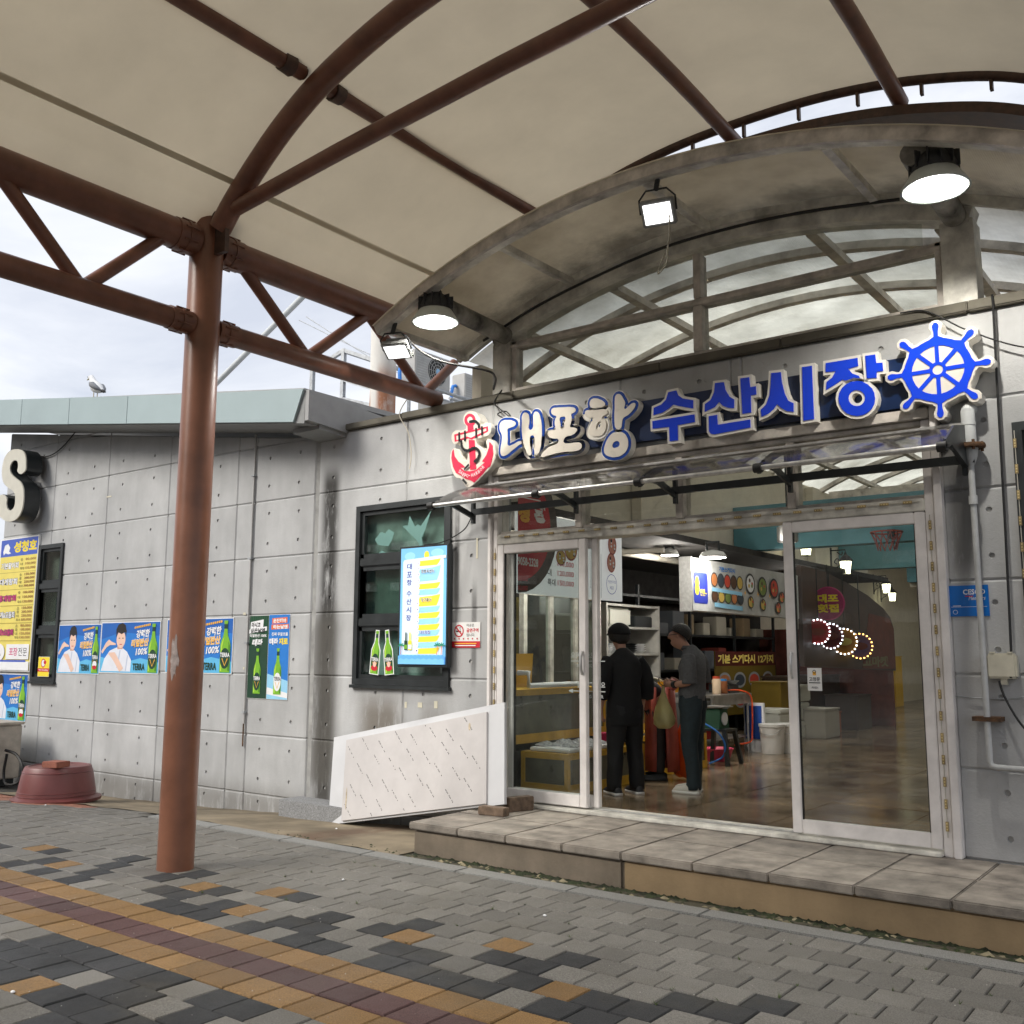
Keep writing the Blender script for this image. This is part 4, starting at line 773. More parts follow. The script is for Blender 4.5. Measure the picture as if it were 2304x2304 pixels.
# front edge at the facade: rim tube, lower beam and hangers, with slits of sky between
MB().tube([(x, .3, z+.1) for x, z in PR], .045, 10, up=(0, 1, 0)).build('edge_rim', M_BROWND, can, True)
MB().bar([(x, .3, z-.2-.02*abs(x+3.3)) for x, z in PR if abs(x+3.3) < 2.95], .08, .34, up=(0, 1, 0)).build('edge_beam', M_BROWND, can, True)
for k in range(11):
    x = -5.8+.5*k; z = [q for q in PR if q[0] <= x][-1][1]; box('hanger', M_BROWND, can, x-.012, x+.012, .28, .32, z-.06, z+.08)
# membrane
mb = MB(); MP = [(-6.68, 5.21), (-6.6, 5.3)]+[(x, z+.115) for x, z in PR[1:-1]]+[(0, 5.3), (.08, 5.21)]
YS = [-12+.5*i for i in range(25)]+[.3]
for y in YS:
    for x, z in MP:
        a = 0 if y > YC+2.9 else 0; s = -.05*sin(pi*min(1, max(0, (y-YC)/(.3-YC))))**2 if y > YC else -.04*sin(pi*((y-YC)/6.4))**2
        mb.v.append((x, y, z+s*min(1, max(0, (z-5.3)*2))))
n = len(MP)
for j in range(len(YS)-1):
    for i in range(n-1): mb.f.append((j*n+i, j*n+i+1, (j+1)*n+i+1, (j+1)*n+i)); mb.mi.append(0)
mb.build('membrane', M_MEMB, can, 2)
# welded seam strip near the eave
mb = MB(); q = [(-6.30, 5.515), (-6.255, 5.565)]
k0 = [i for i, (x, z) in enumerate(MP) if x > -6.33][0]
(xa1, za1), (xb1, zb1) = MP[k0], MP[k0+1]; d = Vector((xb1-xa1, zb1-za1)).normalized(); nrm = Vector((d.y, -d.x))
a = Vector((xa1, za1))+nrm*.004+d*.02; b = a+d*.05
a = a; mb.add([(a.x, -12, a.y), (b.x, -12, b.y), (b.x, .28, b.y), (a.x, .28, a.y)], [(0,1,2,3)])
mb.build('seam_strip', sheet('membrane_seam', (.5, .46, .37), .25, .7), can)
# ---------------------------------------------------------------- awning over the doors
aw = thing('awning', 'narrow smoked sheet awning on black brackets above the doors', 'awning', (-3.8, 0, 3.16))
AX = [-6.04, -4.84, -3.84, -2.84, -1.57]
def awp(t): return (-.03-.68*t-.0*t, 3.42-.07*t-.19*t*t)     # y, z along the curve
mb = MB(); n = 10
for x in (-6.05, -1.555):
    for k in range(n+1): y, z = awp(k/n); mb.v.append((x, y, z))
for k in range(n): mb.f.append((k, k+1, n+2+k, n+1+k)); mb.mi.append(0)
mb.build('sheet', M_SMOKE, aw, 2)
tube('front_bar', M_ALU, aw, [(-6.07, -.715, 3.15), (-1.54, -.715, 3.15)], .02, 12)
box('wall_bar', M_BLACK, aw, -6.02, -1.5, -.13, -.1, 3.13, 3.19)
box('wall_rail', M_ALU, aw, -6.05, -1.55, -.075, -.03, 3.41, 3.435)
for x in AX:
    b = obj('bracket', None, aw)
    MB().bar([(x, *awp(k/8)) for k in range(9)], .03, .05).xf(Matrix.Translation((0, 0, -.03))).build('arm', M_BLACK, b, True)
    MB().bar([(x, -.1, 3.05), (x, -.1, 3.4)], .03, .04, up=(0, 1, 0)).build('plate', M_BLACK, b)
    MB().bar([(x, -.1, 3.12), (x, -.4, 3.2), (x, -.62, 3.2)], .025, .05).build('strut', M_BLACK, b)
    tube('clamp', M_RUBBER, b, [(x-.03, -.715, 3.15), (x+.03, -.715, 3.15)], .036, 12)
MB().prism([(-.03, 3.1), (-.1, 3.1), (-.55, 3.19), (-.7, 3.13), (-.7, 3.2), (-.45, 3.34), (-.03, 3.42)], 'x', -1.56, -1.545).build('end_plate', M_BLACK, aw)
# ---------------------------------------------------------------- channel letters
M_LBODY = mat('letter_body', (.86, .83, .76), .4, var=.04); M_LEDGE = mat('letter_edge', (.88, .85, .76), .35, var=.03); M_LBLUE = mat('acrylic_blue', (.006, .06, .8), .22, var=.03, spec=.6); M_LCREAM = mat('acrylic_cream', (.76, .71, .63), .3, var=.04)
M_BBLUE = mat('acrylic_deep_blue', (.012, .06, .33), .25, var=.05); M_RIBBON = mat('sign_band', (.005, .02, .075), .3, var=.25, scale=1.5); M_RED2 = mat('acrylic_red', (.72, .035, .09), .3, var=.05)
def solidify(loops, off, y0, y1, m, name, parent, smooth=False):
    vs, fs = shape_geo(loops, off, abs(y1-y0)/2, smooth); mid = (y0+y1)/2
    mb = MB(); mb.add([(x, mid-w, z) for x, z, w in vs], fs); return mb.build(name, m, parent)
sign = thing('market_sign', 'channel letter sign reading 대포항 수산시장 above the doors', 'sign', (-4, -.06, 3.55))
MB().prism([(-5.84, 3.66), (-1.95, 3.6), (-1.9, 3.98), (-5.84, 4.0)], 'y', -.075, -.003).build('sign_band', M_RIBBON, sign)
for k in ('dae', 'po', 'hang'):
    o = solidify(TR[k], .033, -.14, -.076, M_LBODY, 'channel_letter', sign, True)
    solidify(TR[k], .033, -.146, -.1405, M_LEDGE, 'edge_trim', o, True); solidify(TR[k], .026, -.151, -.1465, M_BBLUE, 'outline', o, True); solidify(TR[k], .0, -.1555, -.1515, M_LCREAM, 'face', o, True)
for k in ('su', 'san', 'si', 'jang'):
    o = solidify(TR[k], .022, -.146, -.076, M_LBODY, 'channel_letter', sign)
    solidify(TR[k], .0, -.152, -.1465, M_LBLUE, 'face', o)
    for lp in TR[k]:
        pass
# anchor
an = thing('anchor_sign', 'pink red anchor emblem lettered DAEPO-HARBOR beside the sign', 'sign', (-6.0, -.05, 3.4))
solidify(TR['anchor_back'], .004, -.14, -.02, M_LBODY, 'backing', an, True); solidify(TR['anchor_back'], .0, -.146, -.1405, M_LCREAM, 'face', an, True)
for i, lp in enumerate([[TR['anchor_red'][0], TR['anchor_red'][1]], [TR['anchor_red'][2]], [TR['anchor_red'][3]], [TR['anchor_red'][4], TR['anchor_red'][5]], [TR['anchor_red'][6]]]):
    solidify(lp, 0, -.149-.0004*i, -.1465, M_RED2, 'red_shape', an)
pr = Print((0, -.1515, 0))
for lp in TR['anchor_rope']:
    P = spline([(u, v) for u, v in lp], 6) if len(lp) > 2 else [Vector(p) for p in lp]
    pr.stroke([tuple(p) for p in P], .024, P_BLACK)
    if len(P) > 2:
        for p in P[::2]: pr.ell(p[0], p[1], .016, .016, P_BLACK, 8)
T = [Vector(p) for p in TR['anchor_text'][0]]; tp = spline(T, 12); word = 'DAEPO-HARBOR'
for i, ch in enumerate(word):
    f = (i+.0)/(len(word)-.2)*(len(tp)-2); k = int(f); p = tp[k]; d = (tp[min(k+1, len(tp)-1)]-tp[max(0, k-1)])
    if ch == '-': pr.stroke([tuple(p+Vector((0, .015))), tuple(p+Vector((.018, .013)))], .006, P_WHITE)
    else: pr.text(ch, p.x, p.y-.004, .024, .034, P_WHITE, .01, 0, math.atan2(d.y, d.x))
pr.build(an, 'lettering')
# ship's wheel
wh = thing('wheel_sign', 'blue ship wheel emblem with eight handles at the end of the sign', 'sign', (-1.7, -.05, 3.82))
CX, CZ = -1.7, 3.825; no = 48
def wheel_loop(off):
    pts = []
    for s in range(8):
        a = s*pi/4; base = .245+off
        for t in (-.30, -.22): pts.append((base, a+t))
        w = .021+off; L0, L1 = .262+off, .335
        for r, hw in ((L0, w*.75), (.3, w*.8), (L1, w*1.15), (.352+off*.6, w*1.05), (.368+off, w*.45)): pts.append((math.hypot(r, hw), a-math.atan2(hw, r)))
        for r, hw in reversed(((L0, w*.75), (.3, w*.8), (L1, w*1.15), (.352+off*.6, w*1.05), (.368+off, w*.45))): pts.append((math.hypot(r, hw), a+math.atan2(hw, r)))
        for t in (.22, .30): pts.append((base, a+t))
    return [(CX+.95*r*cos(t), CZ+.95*r*sin(t)) for r, t in pts]
solidify([wheel_loop(.022)], 0, -.14, -.02, M_LBODY, 'backing', wh); solidify([wheel_loop(.022)], -.004, -.146, -.1405, M_LCREAM, 'face', wh)
circ = lambda r, n=40: [(CX+r*cos(2*pi*k/n), CZ+r*sin(2*pi*k/n)) for k in range(n)]
hol = []
for s in range(8):
    a0, a1 = s*pi/4, (s+1)*pi/4; ri, ro, hw = .062, .188, .015
    q = [(ri, a0+math.asin(hw/ri)), (ro, a0+math.asin(hw/ro)), (ro, (a0+a1)/2-.12), (ro, (a0+a1)/2+.12), (ro, a1-math.asin(hw/ro)), (ri, a1-math.asin(hw/ri))]
    hol.append([(CX+.95*r*cos(t), CZ+.95*r*sin(t)) for r, t in q])
solidify([wheel_loop(0.)]+hol+[circ(.036, 20)], 0, -.151, -.1465, M_LBLUE, 'wheel', wh)
# the S of another sign at the far left
ls = thing('letter_sign', 'large cream letter S with black returns on the left wall', 'sign', (-14.85, -.3, 3.7))
solidify(TR['S'], 0, -.33, -.1, M_BLACK, 'returns', ls, True); solidify(TR['S'], -.004, -.35, -.331, mat('s_face', (.6, .58, .5), .4, var=.05), 'face', ls, True)
box('mount', M_GPAINT, ls, -14.95, -14.7, -.099, -.003, 4.3, 4.36)

# ---------------------------------------------------------------- posters and notices on the left wall
def bottle(pr, cx, y0, h, w, lab=P_DGREEN, body=P_GREEN, word='TERRA', neck=P_DGREEN, txt=P_WHITE):
    o = [(-.5, 0), (.5, 0), (.5, .52), (.42, .6), (.24, .7), (.17, .8), (.16, .94), (.19, .95), (.19, 1), (-.19, 1), (-.19, .95), (-.16, .94), (-.17, .8), (-.24, .7), (-.42, .6), (-.5, .52)]
    pr.poly([(cx+a*w, y0+b*h) for a, b in o], body)
    pr.poly([(cx-.42*w, y0+.03*h), (cx-.3*w, y0+.03*h), (cx-.3*w, y0+.5*h), (cx-.18*w, y0+.66*h), (cx-.22*w, y0+.66*h), (cx-.4*w, y0+.54*h)], plain('print_lime', 185, 220, 70))
    pr.poly([(cx+.3*w, y0+.03*h), (cx+.47*w, y0+.03*h), (cx+.47*w, y0+.5*h), (cx+.3*w, y0+.6*h)], plain('print_mid_green', 70, 130, 30))
    pr.ell(cx, y0+.27*h, .47*w, .2*h, lab, 20); pr.poly([(cx-.17*w, y0+.84*h), (cx+.17*w, y0+.84*h), (cx+.16*w, y0+.93*h), (cx-.16*w, y0+.93*h)], neck); pr.rect(cx-.19*w, y0+.95*h, cx+.19*w, y0+h, P_GREEN)
    pr.stroke([(cx-.27*w, y0+.27*h), (cx, y0+.13*h), (cx+.27*w, y0+.27*h)], .07*w, P_GOLD)
    pr.rect(cx-.49*w, y0+.29*h, cx+.49*w, y0+.385*h, lab); pr.text(word, cx-.47*w, y0+.295*h, .94*w, .085*h, txt, .03)
def sheet_on_wall(name, label, cat, x0, x1, z0, z1, y=-.004, m=None, group=None, th=.003, tilt=0.):
    o = MB().box(x0, x1, y-th, y, z0, z1).build(name, m or P_PAPER)
    tag(o, label, cat, group); pr = Print((x0, y-th, z0), lift=.0012, step=.0002); return o, pr, x1-x0, z1-z0
def poster(x0, x1, z0, z1, label, model=True, red=False):
    o, p, w, h = sheet_on_wall('beer_poster', label, 'poster', x0, x1, z0, z1, group='blue beer posters on the left wall')
    m_ = .02*w; B2 = plain('print_blue_deep', 20, 95, 180)
    p.rect(m_*.4, m_*.4, w-m_*.4, h-m_*.4, P_BLUE); p.poly([(m_*.4, h-m_*.4), (w-m_*.4, h-m_*.4), (w-m_*.4, h*.72), (.35*w, h*.8), (m_*.4, h*.66)], B2)
    p.poly([(m_*.4, m_*.4), (w-m_*.4, m_*.4), (w-m_*.4, .22*h), (.7*w, .3*h), (.4*w, .2*h), (m_*.4, .32*h)], plain('print_blue_pale', 95, 185, 230))
    # young man in a white shirt framing his face with his hands
    if model:
        p.poly([(.03*w, .0+m_), (.6*w*.9, m_), (.545*w, .26*h), (.47*w, .42*h), (.38*w, .5*h), (.28*w, .5*h), (.17*w, .44*h), (.08*w, .28*h)], P_SHIRT)
        p.poly([(.3*w, .1*h), (.33*w, .1*h), (.36*w, .45*h), (.34*w, .45*h)], P_LSHIRT); p.poly([(.45*w, .05*h), (.47*w, .05*h), (.49*w, .34*h), (.475*w, .36*h)], P_LSHIRT)
        p.poly([(.3*w, .47*h), (.39*w, .47*h), (.4*w, .6*h), (.3*w, .6*h)], plain('print_skin_shade', 205, 160, 140))
        p.ell(.355*w, .66*h, .077*w, .17*h, P_SKIN); p.poly([(.27*w, .7*h), (.265*w, .86*h), (.3*w, .95*h), (.37*w, .98*h), (.42*w, .94*h), (.445*w, .82*h), (.435*w, .7*h), (.42*w, .8*h), (.36*w, .76*h), (.3*w, .8*h)], P_HAIR)
        p.rect(.315*w, .675*h, .34*w, .69*h, P_HAIR); p.rect(.375*w, .675*h, .4*w, .69*h, P_HAIR); p.rect(.335*w, .555*h, .378*w, .57*h, P_RED)
        p.poly([(.0+m_, .42*h), (.1*w, .6*h), (.15*w, .66*h), (.19*w, .62*h), (.27*w, .58*h), (.27*w, .55*h), (.17*w, .55*h), (.11*w, .5*h), (.04*w, .38*h)], P_SKIN)
        p.poly([(.15*w, .4*h), (.26*w, .41*h), (.32*w, .3*h), (.42*w, .1*h), (.36*w, .03*h), (.27*w, .2*h), (.21*w, .3*h), (.15*w, .37*h)], P_SKIN)
    else: pass
    for k in range(9): a = .58+.27*k/9; p.poly([(a*w, (.86+.06*k/9)*h), ((a+.022)*w, (.866+.06*k/9)*h), ((a+.022)*w, (.905+.06*k/9)*h), (a*w, (.9+.06*k/9)*h)], P_GOLD)
    p.text('강력한', .62*w, .68*h, .22*w, .15*h, P_WHITE, .04, .2, .06); p.text('리얼탄산', .54*w, .5*h, .29*w, .15*h, P_GOLD, .035, .2, .06, out=P_WHITE, outw=.03)
    p.text('100%', .62*w, .35*h, .2*w, .13*h, P_WHITE, .03, .2, .06); p.text('TERRA', .58*w, .07*h, .2*w, .13*h, P_DGREEN, .03)
    bottle(p, .9*w, .03*h, .92*h, .145*w, word='TERRA')
    if red: p.ell(.9*w, .2*h, .05*w, .07*h, P_WHITE, 10); p.ell(.9*w, .14*h, .05*w, .04*h, P_RED, 10)
    p.build(o); return o
poster(-13.85, -12.73, 1.49, 2.18, 'blue beer poster next to the narrow window, bottle with a red badge', red=True)
poster(-12.725, -11.33, 1.515, 2.2, 'blue beer poster with the whole figure in view, left of the column')
poster(-11.185, -9.825, 1.54, 2.215, 'blue beer poster crossed by the brown column')
poster(-15.95, -14.64, .77, 1.465, 'blue beer poster below the yellow menu board', red=True)
# two tall beer posters side by side
o, p, w, h = sheet_on_wall('tall_poster', 'tall dark green beer poster with one bottle', 'poster', -9.525, -9.172, 1.27, 2.23)
p.rect(.004, .004, w-.002, h-.004, P_DGREEN)
for k in range(10): a = .03+.034*k; p.rect(a, h*.72, a+.012, h-.01, plain('print_green_line', 25, 88, 50))
p.poly([(.06*w, .82*h), (.72*w, .85*h), (.74*w, .95*h), (.08*w, .92*h)], P_WHITE); p.text('마시고', .12*w, .855*h, .45*w, .06*h, P_BLACK, .04, .15); p.poly([(.02*w, .78*h), (.92*w, .815*h), (.92*w, .865*h), (.02*w, .83*h)], P_WHITE); p.text('싶은날엔', .08*w, .79*h, .75*w, .055*h, P_BLACK, .04, .15)
p.text('리얼탄산 100%', .06*w, .735*h, .85*w, .04*h, P_WHITE, .03); p.text('테라', .18*w, .63*h, .55*w, .085*h, P_WHITE, .05, .2); bottle(p, .5*w, .06*h, .54*h, .36*w); p.build(o)
o, p, w, h = sheet_on_wall('tall_poster', 'tall light blue beer poster with one pale labelled bottle', 'poster', -9.168, -8.803, 1.27, 2.235)
p.rect(.002, .004, w-.004, h-.004, P_BLUE); p.poly([(.002, .3*h), (w-.004, .22*h), (w-.004, .004), (.002, .004)], P_LBLUE); p.poly([(.002, .14*h), (w-.004, .08*h), (w-.004, .02*h), (.002, .06*h)], P_WHITE)
p.poly([(.15*w, .89*h), (.88*w, .9*h), (.88*w, .965*h), (.15*w, .955*h)], P_ORANGE); p.text('운전해야', .2*w, .9*h, .62*w, .05*h, P_WHITE, .04); p.poly([(.12*w, .82*h), (.95*w, .83*h), (.95*w, .885*h), (.12*w, .88*h)], P_ORANGE); p.text('하는날엔', .2*w, .827*h, .7*w, .048*h, P_WHITE, .04)
p.text('진짜 무알코올', .15*w, .745*h, .78*w, .042*h, P_WHITE, .03); p.text('테라', .05*w, .64*h, .42*w, .08*h, P_WHITE, .05); p.text('제로', .52*w, .64*h, .42*w, .08*h, P_YEL, .05); bottle(p, .5*w, .06*h, .54*h, .36*w, lab=P_WHITE, txt=P_BLACK); p.build(o)
# yellow menu board of the fish restaurant
o, p, w, h = sheet_on_wall('menu_board', 'yellow price board with a blue header at the left corner', 'menu board', -15.75, -14.57, 1.5, 3.545, th=.03)
p.rect(.02, .02, w-.02, h-.02, P_MENUY); p.rect(.02, h*.86, w-.02, h-.02, P_MENUB); p.text('성청호', .36*w, .885*h, .6*w, .085*h, P_YEL, .05)
p.poly([(.08*w, .9*h), (.12*w, .95*h), (.2*w, .96*h), (.26*w, .93*h), (.24*w, .9*h), (.3*w, .885*h), (.22*w, .88*h), (.15*w, .89*h), (.1*w, .875*h)], P_WHITE)
rowsd = [(.845, .735, '기본활어회', P_WHITE, [('중', '80,000'), ('대', '100,000'), ('특대', '150,000')]), (.73, .605, '대게랑회', P_WHITE, [('소', '150,000'), ('중', '200,000'), ('대', '250,000'), ('특대', '300,000')]), (.6, .485, '홍게랑회', P_PINK, [('중', '100,000'), ('대', '120,000'), ('특대', '150,000')]), (.48, .355, '대게&모듬회', P_WHITE, [('소', '150,000'), ('중', '200,000'), ('대', '250,000'), ('특대', '300,000')]), (.35, .225, '홍게&모듬회', P_PINK, [('소', '80,000'), ('중', '100,000'), ('대', '120,000'), ('특대', '150,000')])]
for t1, t0, nm, cm, pr_ in rowsd:
    p.rect(.02, h*t0, w-.02, h*t0+.006, plain('print_rule', 170, 150, 70)); mid = (t0+t1)/2*h
    p.text(nm, .06*w, mid-.05, .46*w, .1, cm, .03, out=plain('print_deep_blue', 40, 50, 90), outw=.035)
    n = len(pr_)
    for i, (a, b) in enumerate(pr_):
        zz = h*t1-(h*(t1-t0))*(i+.85)/(n+.35); p.text(a, .57*w, zz, .06*w if len(a) == 1 else .1*w, .04, P_BLACK, .0); p.text(b, .7*w, zz, .26*w, .042, P_RED if n == 9 else P_BROWNT, .01)
p.ell(.18*w, .14*h, .16*w, .065*h, P_WHITE); p.rect(.38*w, .09*h, w-.04, .2*h, P_WHITE); p.text('포장', .46*w, .115*h, .22*w, .06*h, P_PINK, .02); p.text('전문', .7*w, .115*h, .22*w, .06*h, P_BLACK, .0); p.text('제공', .1*w, .1*h, .14*w, .03*h, P_BLACK); p.rect(.02, .02, w-.02, .075*h, P_WHITE); p.rect(.02, .07*h, .9*w, .084*h, P_MENUB)
p.build(o)
# small notices
o, p, w, h = sheet_on_wall('window_sticker', 'small yellow no smoking sticker on the narrow window', 'sticker', -14.29, -13.97, 1.44, 1.725, y=-.05)
p.rect(.004, .004, w-.004, h-.004, P_YEL); p.ell(.45*w, .68*h, .2*w, .2*h, P_WHITE); p.ring(.45*w, .68*h, .15*w, .2*w, P_RED); p.ell(.6*w, .72*h, .12*w, .1*h, P_RED); p.rect(.0, .25*h, w, .42*h, P_RED); p.text('No Smoking', .1*w, .28*h, .8*w, .1*h, P_WHITE, .02); p.build(o)
o, p, w, h = sheet_on_wall('no_smoking_sign', 'white and red no smoking notice beside the screen', 'sign', -6.372, -6.015, 1.855, 2.1, th=.005)
p.rect(.0, .0, w, .25*h, P_RED); p.text('금연구역', .52*w, .6*h, .42*w, .16*h, P_RED, .03); p.text('이곳은', .52*w, .82*h, .27*w, .12*h, P_BLACK, .0); p.text('입니다.', .52*w, .44*h, .3*w, .12*h, P_BLACK, .0)
p.ring(.25*w, .66*h, .135*w, .17*w, P_RED); p.rect(.15*w, .62*h, .32*w, .67*h, P_BLACK); p.stroke([(.3*w, .7*h), (.28*w, .78*h), (.32*w, .84*h)], .012*w*2, P_GREY); p.stroke([(.15*w, .8*h), (.35*w, .52*h)], .04*w, P_RED)
for k in range(6): p.ell((.1+.16*k)*w, .35*h, .025*w, .035*h, P_RED, 6)
p.rect(.1*w, .14*h, .88*w, .18*h, P_GOLD); p.rect(.12*w, .06*h, .85*w, .1*h, P_WHITE); p.build(o)
# die-cut bottle stickers on the window
for i, (cx, t) in enumerate(((-7.425, -.1), (-7.2, .1))):
    o = thing('bottle_sticker', ['green bottle sticker on the window pane leaning right', 'green bottle sticker on the window pane nearest the screen'][i], 'sticker', (cx, -.03, 1.57), group='beer bottle stickers on the window')
    u = Vector((cos(t), 0, sin(t) if i == 0 else sin(t))); v_ = Vector((-sin(t), 0, cos(t)))
    pr = Print((cx, -.028, 1.585), u, v_, (0, -1, 0), lift=.001, step=.0002)
    pr.poly([(-.068, -.008), (.068, -.008), (.068, .25), (.032, .33), (.028, .455), (-.028, .455), (-.032, .33), (-.068, .25)], P_WHITE)
    bottle(pr, 0, 0, .445, .115); pr.ell(0, .06, .05, .03, P_RED, 10); pr.ell(0, .1, .025, .03, P_SKIN, 10); pr.build(o)
# pale bird and cloud film on the upper pane
o = thing('window_film', 'pale frosted bird film on the upper window pane', 'sticker', (-7.0, .01, 2.85))
pr = Print((-7.0, .018, 3.0), lift=.0, step=.0002); F1 = plain('frost_film', 98, 140, 134); 
pr.poly([(-.5, .0), (-.42, .08), (-.35, .06), (-.3, .1), (-.22, .06), (-.25, -.02), (-.3, -.08), (-.45, -.06)], F1); pr.poly([(.0, .22), (.08, .1), (.12, .12), (.16, .1), (.3, .25), (.22, .05), (.18, -.02), (.2, -.18), (.12, -.06), (.05, .0), (-.1, .12), (-.02, .12)], F1); pr.poly([(-.5, -.2), (-.4, -.12), (-.3, -.16), (-.3, -.26), (-.5, -.26)], F1); pr.build(o, 'film')
# tall advertising screen
scr = thing('advert_screen', 'tall lit light blue directory screen mounted in front of the window', 'screen', (-6.68, -.05, 1.67))
box('casing', M_BLACK, scr, -7.02, -6.35, -.1, -.035, 1.66, 2.88, bev=.006)
def lit(n_, r, g, b, s=.1): return mat('lit_'+n_, srgb(r, g, b), .5, emit=srgb(r, g, b), estr=s, var=0.)
E_SKY, E_PAN, E_YEL, E_LB, E_NAVY, E_WH, E_GR, E_WAVE = lit('sky', 120, 190, 240), lit('panel', 214, 232, 247), lit('yellow', 242, 218, 62), lit('lightblue', 150, 210, 244), lit('navy', 45, 52, 150), lit('white', 245, 246, 250), lit('palm', 30, 130, 100), lit('wave', 96, 170, 228)
w, h = .62, 1.17; p = Print((-6.995, -.1, 1.69), lift=.0015, step=.0002)
p.rect(0, 0, w, h, E_SKY); p.ell(.2*w, .93*h, .12*w, .035*h, E_LB); p.ell(.8*w, .945*h, .14*w, .035*h, E_LB); p.ell(.57*w, .93*h, .055*w, .035*h, E_YEL); p.poly([(.05*w, .08*h), (.94*w, .08*h), (.94*w, .9*h), (.91*w, .92*h), (.08*w, .9*h), (.05*w, .88*h)], E_PAN)
for i, ch in enumerate('대포항수산시장'): p.text(ch, .14*w, (.815-.07*i-(.025 if i > 2 else 0))*h, .11*w, .05*h, E_NAVY, .02)
def brush(y, c, hh=.028): p.poly([(.42*w, (y-hh)*h), (.8*w, (y-hh*.9)*h), (.84*w, (y-hh*.2)*h), (.88*w, (y+hh)*h), (.7*w, (y+hh*.75)*h), (.42*w, (y+hh*.6)*h)], c)
ys_ = [.865, .815, .765, .715, .665, .615, .565, .515, .465, .415, .365, .315, .265, .215, .165, .115]
brush(.865, E_YEL); brush(.77, E_LB, .065); brush(.665, E_YEL); brush(.615, E_LB); brush(.54, E_YEL, .05)
for i, y in enumerate([.465, .415, .365, .315, .265, .215, .165, .115]): brush(y, E_LB if i % 2 == 0 else E_YEL)
for y in ys_: p.ell(.4*w, y*h, .036*w, .019*h, E_WH, 12); p.text(str(16-ys_.index(y)), .385*w, (y-.006)*h, .03*w, .012*h, E_NAVY)
p.text('짬뽕회센터', .47*w, .775*h, .28*w, .03*h, P_BLACK, .02, out=E_WH); p.text('항구활어', .48*w, .53*h, .22*w, .03*h, P_BLACK, .02, out=E_WH); p.text('대포횟집', .46*w, .255*h, .22*w, .03*h, E_NAVY, .02, out=E_WH)
for cx, c1 in ((.16, P_DGREEN), (.25, E_YEL)): p.rect((cx-.035)*w, .12*h, (cx+.035)*w, .2*h, c1); p.rect((cx-.014)*w, .2*h, (cx+.014)*w, .27*h, c1); p.rect((cx-.035)*w, .13*h, (cx+.035)*w, .165*h, E_WH if c1 is E_YEL else P_GREEN)
for cx in (.05, .84, .93):
    p.stroke([(cx*w, .08*h), ((cx+.01)*w, .16*h)], .008, P_ORANGE)
    for t in range(5): a = t*.75+.1; p.stroke([((cx+.01)*w, .16*h), ((cx+.01+.07*cos(a))*w, (.155+.028*sin(a))*h)], .012, E_GR)
p.poly([(0, 0), (w, 0)]+[(w*(1-k/24), (.07+.008*(k % 2))*h) for k in range(25)], E_WAVE); p.poly([(0, 0), (w, 0)]+[(w*(1-k/16), (.04+.01*(k % 2))*h) for k in range(17)], E_SKY)
p.build(scr, 'picture')
box('camera_badge', P_WHITE, scr, -6.42, -6.38, -.108, -.101, 2.735, 2.765)
# blue plaque
o, p, w, h = sheet_on_wall('wall_plaque', 'blue rounded CESCO members plaque behind the grey pipe', 'plaque', -1.75, -1.49, 2.07, 2.285, th=.006, m=plain('plaque_blue', 10, 105, 190, .35))
p.text('CESCO', .37*w, .7*h, .55*w, .17*h, P_WHITE, .02); p.text('Members', .5*w, .52*h, .42*w, .13*h, P_WHITE, .0, .3); p.rect(.42*w, .63*h, .62*w, .66*h, P_RED); p.rect(.05*w, .3*h, .95*w, .31*h, P_WHITE); p.ring(.15*w, .14*h, .05*w, .06*w, P_WHITE); p.rect(.1*w, .33*h, .3*w, .35*h, P_WHITE); p.build(o)
# notice on the right door leaf
o, p, w, h = sheet_on_wall('door_notice', 'white fixed door notice with a padlock on the glass', 'notice', -2.79, -2.68, 1.53, 1.7, y=-.025, th=.002)
p.text('고정문', .12*w, .42*h, .76*w, .18*h, P_BLACK, .02); p.text('-FIXED-', .25*w, .1*h, .5*w, .08*h, P_BLACK, .02); p.rect(.38*w, .68*h, .62*w, .84*h, P_GOLD); p.ring(.5*w, .84*h, .08*w, .12*w, P_BLACK); p.rect(.1*w, .33*h, .9*w, .37*h, P_BLACK); p.build(o)
# lettering on the left door leaf (read from outside, on the inner sliding leaf)
o = thing('door_lettering', 'white sliding door lettering on the left glass leaf', 'lettering', (-5.0, .045, 1.55))
p = Print((-5.0, .046, 1.5), lift=.0, step=.0002); DW = plain('frost_white', 205, 210, 210)
p.text('옆으로 미세요', .06, .0, .3, .055, DW, .02); p.stroke([(.0, -.03), (.36, -.03)], .008, DW); p.poly([(-.03, -.03), (.02, -.01), (.02, -.05)], DW); p.text('SLIDING DOOR', .08, -.09, .26, .03, DW, .01)
p.text('옆으로 미세요', .3, .26, -.3, .055, DW, .02); p.stroke([(.0, .235), (.36, .235)], .008, DW); p.text('SLIDING DOOR', .26, .18, -.2, .03, DW, .01); p.build(o)
